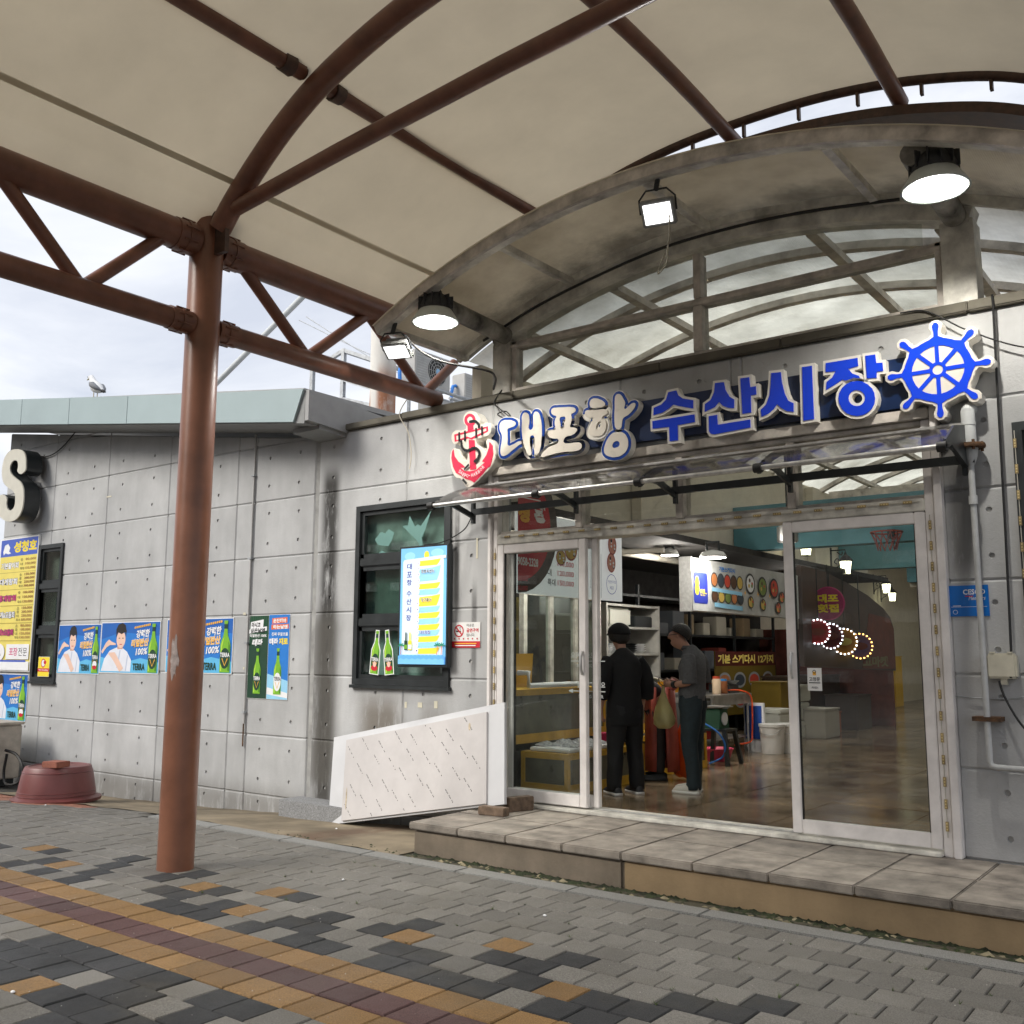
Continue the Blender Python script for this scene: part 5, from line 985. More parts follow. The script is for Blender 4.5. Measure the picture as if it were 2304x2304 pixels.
# scraps of tape under the window and on the wall
for i, (x, z, w_, h_) in enumerate(((-7.0, 1.25, .03, .06), (-6.82, 1.26, .06, .05), (-6.6, 1.26, .045, .07), (-6.08, 2.72, .022, .2), (-6.1, 2.0, .02, .05), (-12.82, 3.95, .12, .02), (-9.66, 2.24, .05, .03), (-9.62, 1.6, .03, .03))):
    o = box('tape_scrap', plain('tape', 205, 200, 180), None, x, x+w_, -.0035, -.001, z, z+h_)
    tag(o, ['small torn tape scrap below the wide window, leftmost', 'square tape scrap below the wide window, middle', 'tape scrap below the wide window, rightmost', 'long strip of yellowed tape right of the screen', 'tiny tape scrap above the no smoking notice', 'pale scratch of tape high on the left wall', 'white tape bit left of the tall green poster top', 'white tape bit left of the tall green poster foot'][i], 'tape', 'tape scraps on the wall')

# ---------------------------------------------------------------- lamps under the glass vault
M_LAMPW = mat('lamp_reflector', (.58, .63, .61), .4, var=.08, spec=.4); M_LAMPB = mat('lamp_housing', (.03, .032, .035), .6, var=.4, scale=20)
M_LED = glow('led_lens', (1., .98, .93), 5.); M_LEDS = glow('led_strip_lens', (1., 1., .98), 1.2)
def lamp_light(name, parent, loc, energy, r, col=(1., .95, .86), spot=None, aim=None):
    ld = bpy.data.lights.new(name, 'SPOT' if spot else 'POINT'); ld.energy = energy; ld.color = col; ld.shadow_soft_size = r
    o = bpy.data.objects.new(name, ld); COL.objects.link(o); o.parent = parent; o.matrix_parent_inverse = wm(parent).inverted(); o.location = loc
    if spot: ld.spot_size = spot; ld.spot_blend = .6; o.rotation_euler = (Vector(loc)-Vector(aim)).to_track_quat('Z', 'Y').to_euler()
    return o
def pendant(x, y, z, top, label):
    t = thing('pendant_lamp', label, 'lamp', (x, y, z), group='bell pendant lamps under the vault')
    MB().lathe([(.21, 0), (.215, .006), (.15, .11), (.135, .115), (.135, .1), (.2, .004)], (x, y, z), 32, cap=False).build('reflector', M_LAMPW, t, True)
    MB().lathe([(.14, .115), (.145, .15), (.12, .21), (.09, .25), (.06, .27), (.05, .3)], (x, y, z), 24).build('housing', M_LAMPB, t, True)
    MB().lathe([(0, .095), (.12, .095), (.12, .11), (0, .11)], (x, y, z), 24).build('lens', M_LED, t)
    tube('stem', M_LAMPB, t, [(x, y, z+.29), (x, y, top)], .025, 8); lamp_light('bulb_light', t, (x, y, z+.088), 95, .05, spot=rad(152), aim=(x, y, 0))
    for k in range(12):
        a = k*pi/6; q = MB(); q.box(.09, .16, -.004, .004, .13, .24); q.xf(Matrix.Translation((x, y, z)) @ Matrix.Rotation(a, 4, 'Z')); q.build('fin', M_LAMPB, t)
    return t
pendant(-1.45, -1.0, 4.78, vz(-1.45)-.02, 'lit bell pendant lamp near the ship wheel sign'); pendant(-5.66, -1.12, 4.72, vz(-5.66)-.02, 'lit bell pendant lamp above the anchor sign')
def flood(x, y, z, tilt, rz, label, top):
    t = thing('floodlight', label, 'lamp', (x, y, z), group='square LED floodlights under the vault')
    M = Matrix.Translation((x, y, z)) @ Matrix.Rotation(rz, 4, 'Z') @ Matrix.Rotation(tilt, 4, 'X')
    q = MB(); q.box(-.13, .13, -.03, .03, -.1, .1, bev=.008); q.prism([(-.1, -.075), (.1, -.075), (.1, .075), (-.1, .075)], 'y', .03, .075); q.xf(M).build('housing', M_LAMPW if False else mat('flood_grey', (.3, .31, .31), .5, .3, var=.15), t)
    MB().box(-.105, .105, -.034, -.031, -.075, .075).xf(M).build('lens', M_LEDS, t)
    for i in range(5):
        for j in range(4): MB().box(-.085+.04*i, -.065+.04*i, -.037, -.0345, -.06+.035*j, -.045+.035*j).xf(M).build('diode', M_LED, t)
    q = MB(); q.tube([(-.14, .0, 0), (-.14, .03, .1), (-.08, .05, .16), (.08, .05, .16), (.14, .03, .1), (.14, .0, 0)], .008, 6); q.xf(M); q.build('yoke', M_LAMPB, t, True)
    lamp_light('bulb_light', t, tuple(M @ Vector((0, -.06, 0))), 45, .08, (1, .98, .95), rad(130), tuple(M @ Vector((0, -2, 0))))
    e = M @ Vector((0, .05, .16)); tube('stem', M_LAMPB, t, [tuple(e), (e.x, e.y+.04, top)], .02, 8)
flood(-3.4, -1.12, 5.13, rad(40), rad(14), 'square LED floodlight below the top of the arch', vz(-3.4)-.06)
flood(-6.14, -1.1, 4.57, rad(62), rad(20), 'square LED floodlight at the low end of the arch', vz(-6.14)-.05)
# pull cord and loose wires
def wire(name, label, pts, r=.006, m=None, group=None, n=6):
    o = MB().tube(spline(pts, n), r, 6).build(name, m or M_RUBBER, None, True); return tag(o, label, 'cable', group)
wire('pull_cord', 'looped cord hanging from the floodlight under the arch', [(-3.31, -1.12, 5.16), (-3.32, -1.1, 4.96), (-3.34, -1.1, 4.82), (-3.35, -1.1, 4.72), (-3.42, -1.1, 4.65), (-3.41, -1.1, 4.7), (-3.36, -1.1, 4.8)], .006, mat('cord', (.3, .28, .22), .8))
wire('rope', 'pale rope end hanging from the truss over the wall', [(-6.67, -.3, 4.52), (-6.75, -.2, 4.48), (-7.0, -.06, 4.45), (-7.1, -.06, 4.3), (-6.98, -.05, 4.1), (-6.93, -.05, 3.86), (-6.95, -.05, 3.7)], .006, mat('rope', (.6, .56, .46), .8))
wire('power_cable', 'black cable slung under the low end of the vault', [(-6.1, -1.08, 4.72), (-5.95, -1.0, 4.55), (-5.75, -.9, 4.43), (-5.5, -.6, 4.38), (-5.62, -.3, 4.4), (-5.8, -.1, 4.36)], .011)
wire('power_cable', 'black cable lying along the inner arch of the vault', [(-5.9, -.14, 4.86), (-5.3, -.14, 5.06), (-4.6, -.14, 5.21), (-3.9, -.14, 5.31), (-3.2, -.14, 5.32), (-2.6, -.14, 5.28), (-1.9, -.14, 5.18)], .013)
wire('power_cable', 'black cable dropping down the wall to the switch box', [(-1.33, -.06, 4.33), (-1.33, -.055, 4.2), (-1.34, -.05, 3.6), (-1.35, -.05, 2.65), (-1.365, -.06, 1.75), (-1.375, -.07, 1.66), (-1.39, -.06, 1.68)], .009)
wire('power_cable', 'thin black cable slanting from behind the ship wheel', [(-1.96, -.06, 4.33), (-1.77, -.06, 4.3), (-1.5, -.06, 4.1), (-1.15, -.06, 3.91), (-.8, -.06, 3.85)], .006)
wire('power_cable', 'black cable trailing from under the switch box', [(-1.45, -.06, 1.63), (-1.42, -.06, 1.52), (-1.33, -.08, 1.35), (-1.2, -.08, 1.2)], .008)
wire('power_cable', 'grey wire looped level across the right wall', [(-1.74, -.012, 1.52), (-1.6, -.02, 1.51), (-1.42, -.02, 1.51), (-1.2, -.02, 1.54), (-.9, -.02, 1.56)], .005, M_GALV)
wire('power_cable', 'black cable sagging from the eave to the letter S', [(-13.6, -.03, 5.06), (-13.71, -.03, 5.03), (-14.11, -.03, 4.82), (-14.5, -.03, 4.74), (-14.9, -.06, 4.8)], .009)
wire('power_cable', 'black cable running under the left eave', [(-13.6, -.02, 5.02), (-12.6, -.02, 4.87), (-11.7, -.02, 4.75), (-9.8, -.02, 4.5), (-8.45, -.02, 4.3)], .01)
wire('power_cable', 'thin cable from the awning end down to the screen', [(-6.06, -.1, 3.12), (-6.2, -.06, 3.0), (-6.45, -.08, 2.9), (-6.7, -.08, 2.885)], .006)
wire('power_cable', 'tangled black wire above the anchor sign', [(-5.75, -.03, 4.36), (-5.82, -.06, 4.24), (-5.72, -.1, 4.15), (-5.6, -.08, 4.05), (-5.66, -.08, 4.12), (-5.76, -.08, 4.1), (-5.56, -.06, 4.0)], .007)
# LED module strings round the door frame
def led_string(label, pts, n, vert):
    t = thing('led_string', label, 'light string', pts[0], group='LED module strings on the door frame')
    MB().tube(spline([(x, y-.003, z) for x, y, z in pts], 4), .003, 5).build('wire', mat('led_wire', (.5, .48, .42), .6), t)
    me = {}
    for k in range(n):
        f = (k+.5)/n*(len(pts)-1); i = int(f); p = Vector(pts[i]).lerp(Vector(pts[min(i+1, len(pts)-1)]), f-i)
        if 'm' not in me:
            q = MB(); a, b = (.0095, .032) if vert else (.032, .0095)
            q.box(-a, a, -.01, 0, -b, b, mat('led_module', (.36, .27, .13), .5, var=.3))
            for s in (-1, 0, 1): q.box(*((-.004, .004) if vert else (s*.02-.004, s*.02+.004)), -.0125, -.0102, *((s*.02-.004, s*.02+.004) if vert else (-.004, .004)), mat('led_chip', (.75, .62, .3), .4))
            o = q.build('module', None, t); me['m'] = o.data; o.location = Vector(p)-Vector(pts[0])*0
            o.matrix_parent_inverse = wm(t).inverted()
        else:
            o = obj('module', me['m'], t); o.location = p
led_string('LED string along the bar over the doors', [(-5.74, -.052, 2.9), (-3.8, -.052, 2.895), (-1.9, -.052, 2.9)], 23, False)
led_string('LED string down the right door jamb', [(-1.838, -.042, 2.8), (-1.838, -.042, .56)], 15, True)
led_string('LED string down the left door jamb', [(-5.812, -.042, 2.8), (-5.812, -.042, .8)], 13, True)
led_string('LED string down the dark window frame at the right edge', [(-1.255, -.034, 3.34), (-1.255, -.034, 1.9)], 8, True)
# ---------------------------------------------------------------- right wall: vent pipe, switch box
vp = thing('vent_pipe', 'grey standpipe with a rusty flange on the right wall', 'pipe', (-1.53, -.1, 1.0))
PX, PY = -1.53, -.105
MB().tube([(PX, -.0, 3.54), (PX, -.05, 3.535), (PX, PY, 3.5), (PX, PY, 3.42), (PX, PY, 3.27)], .047, 18).build('elbow', mat('pvc_white', (.55, .57, .57), .45, var=.12), vp, True)
MB().lathe([(.05, 0), (.05, .02)], (PX, PY, 3.4), 18).build('collar', mat('pvc_white', (.55, .57, .57)), vp, True)
MB().lathe([(.1, 0), (.105, .012), (.1, .03)], (PX, PY, 3.235), 22).build('flange', M_RUST, vp, True)
for k in range(4): a = k*pi/2+.5; MB().tube([(PX+.082*cos(a), PY+.082*sin(a), 3.215), (PX+.082*cos(a), PY+.082*sin(a), 3.285)], .011, 6).build('bolt', M_RUST, vp)
MB().tube([(PX, PY, 3.235), (PX, PY, 3.17), (PX, PY, 3.12)], [.055, .045, .027], 14).build('reducer', M_GPAINT, vp, True)
MB().tube([(PX, PY, 3.12), (PX, PY, 2.9)], .022, 12).build('riser_pipe', M_GPAINT, vp, True); MB().tube([(PX, PY, 2.9), (PX, PY, 2.84)], .03, 12).build('coupling', M_GPAINT, vp, True)
MB().tube([(PX, PY, 2.84), (PX, PY, 1.1), (PX+.01, PY, 1.07), (PX+.04, PY, 1.06), (PX+.1, PY, 1.06)], .021, 12).build('riser_pipe', M_GPAINT, vp, True); MB().tube([(PX+.1, PY, 1.06), (.8, PY, 1.05)], .019, 12).build('branch_pipe', M_GPAINT, vp, True)
box('wall_bracket', M_RUST, vp, PX-.09, PX+.09, -.13, -.002, 1.36, 1.39)
sb = thing('switch_box', 'cream plastic switch box on the right wall', 'junction box', (-1.425, -.05, 1.64))
box('case', mat('cream_plastic', (.6, .57, .46), .45), sb, -1.52, -1.33, -.09, -.002, 1.645, 1.815, bev=.015); box('gland', mat('cream_plastic', (.6, .57, .46)), sb, -1.44, -1.4, -.06, -.02, 1.605, 1.644)
for x in (-1.48, -1.37): box('hinge', mat('cream_plastic', (.6, .57, .46)), sb, x-.015, x+.015, -.085, -.05, 1.816, 1.825)
cd = thing('conduit', 'thin steel conduit running down the left wall', 'pipe', (-9.545, -.02, .7)); tube('pipe', mat('conduit_pale', (.45, .45, .44), .5), cd, [(-9.545, -.016, 4.42), (-9.545, -.016, .98)], .011, 8); tube('pipe_end', M_RUST, cd, [(-9.545, -.02, .979), (-9.545, -.02, .72)], .009, 6)
for z in (3.9, 2.9, 1.9, 1.1): box('clip', M_GALV, cd, -9.575, -9.515, -.04, -.001, z, z+.02)
# ---------------------------------------------------------------- things standing along the wall
tb = thing('plastic_tub', 'upturned maroon plastic tub by the left wall', 'tub', (-11.63, -1.1, gz(-11.63, -1.1)))
M_TUB = mat('maroon_plastic', (.155, .045, .042), .42, var=.14, scale=4); zt = gz(-11.63, -1.1)+.012
MB().lathe([(.5, .0), (.505, .035), (.465, .045), (.44, .06), (.435, .1), (.4, .3), (.375, .385), (.365, .4), (.335, .405), (.32, .39), (.2, .385), (0, .387)], (-11.7, -1.05, zt), 40).build('shell', M_TUB, tb, True)
for r, z in ((.44, .075), (.434, .115), (.392, .34)): MB().lathe([(r-.004, -.006), (r+.004, 0), (r-.004, .006)], (-11.7, -1.05, zt+z), 40).build('ridge', M_TUB, tb, True)
bk = MB().box(-.12, .12, -.1, .1, 0, .07, bev=.006).xf(Matrix.Translation((-11.48, -1.2, zt+.408)) @ Matrix.Rotation(.25, 4, 'Z')).build('paving_brick', mat('terracotta', (.28, .1, .065), .8, var=.2, scale=30, bump=.3)); tag(bk, 'red paving brick lying on the upturned tub', 'brick')
ch = thing('drain_chest', 'weathered cream metal cabinet cut by the left edge', 'cabinet', (-14.55, -.6, 0))
CP = mat('old_cream_metal', (.45, .4, .33), .5, var=.2, scale=6); zc = gz(-13.7, -.6)
box('body', CP, ch, -15.1, -14.02, -.95, -.35, zc+.1, zc+.83, bev=.015); box('lid', CP, ch, -15.12, -13.99, -.97, -.33, zc+.832, zc+.87, bev=.01); box('plinth', M_BLACK, ch, -15.05, -14.07, -.9, -.4, zc, zc+.099); box('front_bin', CP, ch, -14.9, -14.16, -1.15, -.952, zc+.12, zc+.42, bev=.03)
wire('hose', 'black hose coiled against the cream cabinet', [(-13.95, -.6, zc+.5), (-13.75, -.55, zc+.45), (-13.55, -.55, zc+.3), (-13.6, -.55, zc+.1), (-13.85, -.6, zc+.05), (-13.95, -.6, zc+.2), (-13.9, -.6, zc+.45)], .02)
tr = thing('rubber_base', 'low black rubber block behind the tub', 'block', (-13.1, -.5, gz(-13.1, -.5))); MB().lathe([(.28, 0), (.28, .16), (.24, .2), (0, .2)], (-13.1, -.5, gz(-13.1, -.5)), 20, sx=1, sy=.8).build('block', M_BLACK, tr, True)
bo = thing('small_bottle', 'small bottle with dark red liquid on the cabinet hose', 'bottle', (-13.93, -.75, zc+.5)); MB().lathe([(.035, 0), (.035, .08)], (-13.93, -.75, zc+.5), 12).build('body', plain('wine_red', 110, 30, 60), bo, True); MB().lathe([(.032, .081), (.035, .12), (.035, .16)], (-13.93, -.75, zc+.5), 12).build('cap', P_WHITE, bo, True)
gb = box('granite_block', mat('granite_dark', (.24, .245, .25), .75, var=.5, scale=120, bump=.3, bscale=160), None, -8.5, -7.5, -.33, -.03, zb(-8)-.02, zb(-8)+.2, bev=.008); tag(gb, 'long grey granite block on the ground behind the leaning boards', 'granite block')
# leaning boards: white sheet and a smaller printed sheet in front of it
def lean(name, label, x0, x1, s0, s1, dy, th, m):
    """rectangle in the leaning plane: u along the foot edge, s up the slope"""
    foot = Vector((-7.72, -.3, .065)); e = Vector((2.45, -.2, .455)); eu = e.normalized(); up = Vector((-.26, .2, .885)); up = (up-eu*up.dot(eu)).normalized(); nn = eu.cross(up)*1.0
    if nn.y > 0: nn = -nn
    P = lambda u, s, d: foot+eu*u+up*s+nn*d
    q = MB(); q.add([P(x0, s0, dy), P(x1, s0, dy), P(x1, s1, dy), P(x0, s1, dy), P(x0, s0, dy+th), P(x1, s0, dy+th), P(x1, s1, dy+th), P(x0, s1, dy+th)], [(0,3,2,1),(4,5,6,7),(0,1,5,4),(1,2,6,5),(2,3,7,6),(3,0,4,7)])
    o = q.build(name, m); tag(o, label, 'board'); return o, P, eu, up, nn
M_BRD = mat('white_board', (.58, .59, .61), .45, var=.05, scale=2.); M_BRD2 = mat('printed_film', (.53, .51, .505), .5, var=.06, scale=3.)
b1, *_ = lean('panel_board', 'large white board leaning askew against the wall beside the doors', 0, 2.46, 0, .88, 0, .03, M_BRD)
q, P, eu, up, nn = lean('printed_board', 'smaller film covered board leaning on the white board', .24, 2.26, .02, .82, .032, .02, M_BRD2)
pr = Print(P(.26, .02, .052), eu, up, nn, lift=.001, step=.0)
for i in range(9):
    for j in range(-1, 5):
        u0 = .03+.245*i+.09*(j % 3)-.02; v0 = .04+.185*j+.07*(i % 2); 
        if u0 > 1.9 or random.random() < .06: continue
        u0 += random.uniform(-.012, .012); v0 += random.uniform(-.01, .01)
        for k in range(11):
            if k in (4, 8) or random.random() < .12: continue
            a, b = u0+.0095*k, v0+.125-.0115*k
            if 0.01 < a < 2.0 and .01 < b < .79: pr.stroke([(a, b), (a+.006, b-.007+.003*(k % 2))], .009, P_BLACK)
pr.l = .0016
for a, b, w_, h_ in ((.03, .1, .02, .22), (1.77, .66, .03, .07)): pr.ell(a+w_/2, b+h_/2, w_/2, h_/2, mat('stain_tan', (.5, .42, .3), .7, var=.3, scale=30), 14)
o = pr.build(q, 'print'); o['kind'] = 'stuff'
for i, (x, y, rz, l) in enumerate(((-5.42, -.6, .1, 'weathered timber block under the corner of the leaning boards'), (-5.4, -.27, 1.2, 'timber block set on edge behind the leaning boards'))):
    o = MB().box(-.13, .13, -.05, .05, 0, .07 if i == 0 else .12, bev=.006).xf(Matrix.Translation((x+.05, y, .431)) @ Matrix.Rotation(rz, 4, 'Z')).build('timber_block', mat('old_timber', (.16, .11, .075), .8, var=.35, scale=18, bump=.3)); tag(o, l, 'timber')
# litter and pebbles
random.seed(3)
for i, (x, y) in enumerate(((-11.0, -1.55), (-9.35, -.95), (-7.2, -.7), (-4.9, -4.9), (-3.7, -2.2), (-5.4, -2.3))):
    z = gz(x, y); o = MB().lathe([(.0, 0), (.012, .002), (.014, .006), (.008, .011), (0, .013)] if i != 1 else [(.0, 0), (.03, .004), (.035, .015), (.02, .03), (0, .034)], (x, y, z), 8, sx=random.uniform(.5, 1.2), sy=.8).build('pebble' if i == 1 else 'litter', M_DIRT if i == 1 else P_WHITE, None, True)
    tag(o, ['white scrap of litter in front of the maroon tub', 'round pebble on the apron by the left wall', 'white scrap on the apron under the leaning board', 'white speck of litter beside the ochre band', 'white speck of litter on plain grey pavers near the step', 'white speck of litter right of the column'][i], 'pebble' if i == 1 else 'litter')
# ---------------------------------------------------------------- on the roof
gu = thing('seagull', 'white and grey gull standing on the left roof edge', 'bird', (-12.28, -.58, 5.2))
gx, gy, gzz = -12.28, -.57, fz(-12.28)-.12+.385-.006*2.72
def sk(name, pts, rs, m, parent, n=14, sx=1.): return MB().tube([Vector(p) for p in pts], rs, n).build(name, m, parent, 2)
B = lambda a, b, c: (gx+a, gy+b, gzz+c)
sk('body', [B(-.185, 0, .29), B(-.17, 0, .305), B(-.135, 0, .305), B(-.1, 0, .265), B(-.06, 0, .2), B(0, 0, .15), B(.07, 0, .115), B(.15, 0, .075), B(.19, 0, .06)], [.008, .03, .038, .04, .062, .078, .066, .03, .008], mat('feather_white', (.7, .71, .72), .8), gu)
sk('beak', [B(-.175, 0, .297), B(-.21, 0, .293), B(-.245, 0, .283)], [.014, .011, .003], mat('beak', (.35, .3, .1), .5), gu, 8)
for s in (-1, 1):
    sk('wing', [B(-.05, s*.058, .2), B(.02, s*.07, .165), B(.1, s*.055, .115), B(.18, s*.02, .065)], [.02, .042, .032, .006], mat('feather_grey', (.2, .21, .23), .8), gu)
    tube('leg', mat('gull_leg', (.4, .33, .15), .6), gu, [B(.0, s*.025, .1), B(.0, s*.025, .004), B(-.03, s*.025, .003)], .006, 6)
    MB().lathe([(.008, -.004), (.008, .004)], B(-.178, s*.027, .312), 8).build('eye', P_BLACK, gu)
sk('tail', [B(.14, 0, .078), B(.2, 0, .055), B(.25, 0, .04)], [.025, .02, .008], mat('feather_black', (.02, .02, .022), .8), gu)
M_ACW = mat('ac_casing', (.36, .36, .35), .45, var=.06); M_ACG = mat('ac_grille_dark', (.015, .016, .018), .7)
def ac(x, y, z, label, hh=.54, wd=.84, dp=.31):
    """casing against -X; fan front faces +X, width along +Y"""
    t = thing('air_conditioner', label, 'air conditioner', (x, y, z), group='outdoor air conditioner units on the roof')
    box('casing', M_ACW, t, x-dp, x, y, y+wd, z, z+hh, bev=.012)
    MB().prism([(y+.52+.22*cos(a*pi/12), z+hh/2+.22*sin(a*pi/12)) for a in range(24)], 'x', x+.001, x+.004).build('fan_opening', M_ACG, t)
    for r in (.06, .11, .16, .21): MB().tube([(x+.012, y+.52+r*cos(a*pi/12), z+hh/2+r*sin(a*pi/12)) for a in range(25)], .005, 5, cap=False).build('guard_ring', M_ACW, t)
    for k in range(12): a = k*pi/6; tube('guard_spoke', M_ACW, t, [(x+.013, y+.52, z+hh/2), (x+.013, y+.52+.22*cos(a), z+hh/2+.22*sin(a))], .004, 5)
    MB().prism([(y+.52+.05*cos(a*pi/8), z+hh/2+.05*sin(a*pi/8)) for a in range(16)], 'x', x+.015, x+.02).build('badge', plain('ac_badge', 140, 180, 215), t)
    for k in range(11): box('louvre', M_GPAINT, t, x+.002, x+.008, y+.04, y+.27-.1*abs(sin(k))*0, z+.05+.042*k, z+.062+.042*k)
    tube('hose', plain('hose_blue', 50, 130, 220), t, [(x-.2, y-.02, z+hh*.6), (x-.2, y-.1, z+hh*.55), (x-.2, y-.14, z+hh*.3), (x-.2, y-.12, z-.2)], .03, 8)
ac(-10.22, 3.5, 6.0, 'outdoor air conditioner unit, upper one of the stack beside the white pole'); ac(-10.22, 3.9, 5.3, 'outdoor air conditioner unit, lower one of the stack beside the white pole'); ac(-11.0, 5.64, 6.24, 'outdoor air conditioner unit farther back, next to the vault post')
rk = thing('equipment_rack', 'grey steel rack carrying the outdoor units', 'rack', (-10.2, 4.5, 4.3))
for z in (5.97, 5.27): tube('rail', M_GALV, rk, [(-10.2, 3.3, z), (-10.2, 5.1, z)], .03, 8); tube('rail', M_GALV, rk, [(-10.55, 3.3, z), (-10.55, 5.1, z)], .03, 8)
tube('rail', M_GALV, rk, [(-10.98, 5.2, 6.21), (-10.98, 7.0, 6.21)], .03, 8); tube('rail', M_GALV, rk, [(-11.3, 5.2, 6.21), (-11.3, 7.0, 6.21)], .03, 8)
for x, y, z in ((-10.2, 3.35, 5.97), (-10.2, 5.05, 5.97), (-10.55, 3.35, 5.97), (-10.55, 5.05, 5.97), (-10.98, 5.25, 6.21), (-10.98, 6.95, 6.21), (-11.3, 6.95, 6.21)): tube('leg', M_GALV, rk, [(x, y, 4.0), (x, y, z)], .028, 8)
wp = tube('vent_stack', None or concrete('rusty_white', (.62, .61, .58), [(-8.8, .1, 4., 5.6, (.3, .1, .03), .9, 3.), (-9.02, .06, 4., 5.3, (.33, .13, .05), .9, 6.)], .08), None, [(-8.92, 1.5, 4.1), (-8.92, 1.5, 7.2)], .17, 22); tag(wp, 'rust streaked white round pole behind the parapet', 'pole')
rl = thing('roof_railing', 'grey galvanised railing on the left roof', 'railing', (-11.6, 3, 5.7))
for x, y, z0, z1 in ((-11.31, 3, 5.0, 6.6), (-12.04, 3, 5.0, 6.42), (-10.4, 3.0, 4.6, 6.3)): box('post', M_GALV, rl, x-.035, x+.035, y-.03, y+.03, z0, z1)
for a, b in (((-11.31, 3, 6.58), (-10.4, 3, 6.2)), ((-11.31, 3, 6.1), (-10.4, 3, 5.75)), ((-11.95, 3, 6.4), (-11.31, 3, 6.58)), ((-11.31, 3, 5.78), (-10.4, 3, 5.5)), ((-11.31, 3, 6.57), (-11.31, 5.5, 6.57))): MB().bar([a, b], .05, .06).build('rail', M_GALV, rl)
dp_ = tube('stay_pole', mat('pale_pole', (.5, .53, .55), .4, var=.08), None, [(-20.5, 6, 7.15), (-14.5, 6, 10.1)], .065, 10); tag(dp_, 'pale slanting stay pole rising behind the left roof', 'pole')
for i, (a, b) in enumerate((((-14.6, 5, 8.4), (-11.0, 5, 6.2)), ((-16, 6, 8.9), (-11.5, 6, 6.6)))): wire('stay_wire', ['thin stay wire above the left roof, upper one', 'thin stay wire above the left roof, lower one'][1-i], [a, ((a[0]+b[0])/2, a[1], (a[2]+b[2])/2-.05), b], .01, M_GALV)

# ---------------------------------------------------------------- inside the market
FZ = .441
RX = dict(u=(0, 1, 0), v=(0, 0, 1), n=(1, 0, 0))     # boards that face the aisle (+X)
def lean_in(*a): pass
# price board of the first stall with its red disc
t = thing('price_board', 'white price board with half a red disc over the first stall', 'menu board', (-5.74, 1.2, 2.38))
box('panel', M_WALL if False else mat('board_glow', (.6, .61, .6), .4, emit=(.9, .95, .95), estr=.12, var=.03), t, -5.78, -5.74, .22, 2.2, 2.385, 3.2, bev=.004)  # faint glow put into the panel stands in for light from outside
p = Print((-5.74, .22, 2.385), lift=.003, **RX); w, h = 1.98, .815
half = [(0, .22+.0)]+[(.56*cos(a), .68+.56*sin(a)) for a in [(-.48+k*.98/14)*pi for k in range(15)]]+[(0, 1.24)]
big = [(.68*cos(a), .68+.68*sin(a)) for a in [(-.5+k*1./16)*pi for k in range(17)]]
p.poly([(max(0, x), y) for x, y in big], plain('print_wood', 62, 50, 46)); p.poly([(max(0, x), y) for x, y in [(.56*cos(a), .68+.56*sin(a)) for a in [(-.5+k/16)*pi for k in range(17)]]], plain('print_red_disc', 190, 20, 38))
p.text('산시장1호', .0, .98, .33, .1, P_WHITE, .03); p.stroke([(.0, .95), (.38, .95)], .012, P_WHITE); p.text('성', .0, .7, .2, .18, P_GOLD, .07); p.text('황', .27, .72, .22, .18, P_WHITE, .07); p.text('9058-2328', .0, .27, .34, .085, P_WHITE, .03)
for i, s_ in enumerate(('00,000', '50,000', '00,000')): p.text(s_, .0, .18-.09*i+.02, .16, .055, P_RED, .01)
for i, (a, b) in enumerate((('중', '100,000'), ('대', '120,000'), ('특대', '150,000'))): p.text(a, .5, .3-.1*i, .07*len(a), .07, P_BLACK, .015); p.text(b, .68, .3-.1*i, .3, .065, P_RED, .015)
for cx, cy, rx, ry in ((.74, .4, .09, .08), (.92, .5, .12, .12), (1.75, .62, .09, .11), (1.72, .42, .09, .11)):
    p.ell(cx, cy, rx, ry, plain('dish_rim', 150, 40, 30)); p.ell(cx, cy, rx*.86, ry*.86, plain('dish_fill', 205, 170, 70) if cx < 1 else plain('dish_sashimi', 200, 130, 110))
    for k in range(7): p.ell(cx+rx*.5*cos(k*2.1), cy+ry*.5*sin(k*1.7), rx*.18, ry*.14, P_BLACK if k % 2 else P_WHITE, 7)
p.ell(1.08, .72, .1, .06, P_MENUB); p.ring(1.72, .18, .105, .112, P_NAVY); p.text('기본상차림', 1.635, .19, .17, .035, P_NAVY, .0); p.text('제공', 1.68, .12, .08, .04, P_NAVY, .0)
p.stroke([(1.28, .65), (1.28, .12), (1.45, .12)], .008, P_GREY); p.stroke([(1.5, .5), (1.5, .02)], .008, P_GREY); p.build(t)
# long light box of the next stall
t = thing('light_box_sign', 'long white light box sign with dish pictures over the second stall', 'sign', (-5.74, 5.7, 2.35))
box('case', mat('board_white', (.5, .51, .5)), t, -5.9, -5.745, 3.93, 7.55, 2.35, 3.03, bev=.004); box('end_cap', M_ALU, t, -5.91, -5.735, 3.9, 3.929, 2.34, 3.04)
p = Print((-5.745, 3.93, 2.35), lift=.003, **RX); w, h = 3.62, .68
p.poly([(.06, .1), (.42, .1), (.44, .14), (.44, .46), (.42, .5), (.06, .5), (.04, .46), (.04, .14)], P_NAVY); p.text('모둠회세트', .05, .52, .38, .09, P_WHITE, .04, out=P_BLACK, outw=.05); p.text('8', .07, .2, .13, .25, P_YEL, .08); p.text('만원~', .22, .2, .19, .09, P_YEL, .03)
random.seed(8); cols = [plain('d1', 190, 120, 70), plain('d2', 60, 70, 80), plain('d3', 200, 70, 50), plain('d4', 90, 60, 40), plain('d5', 210, 180, 90), plain('d6', 120, 140, 70)]
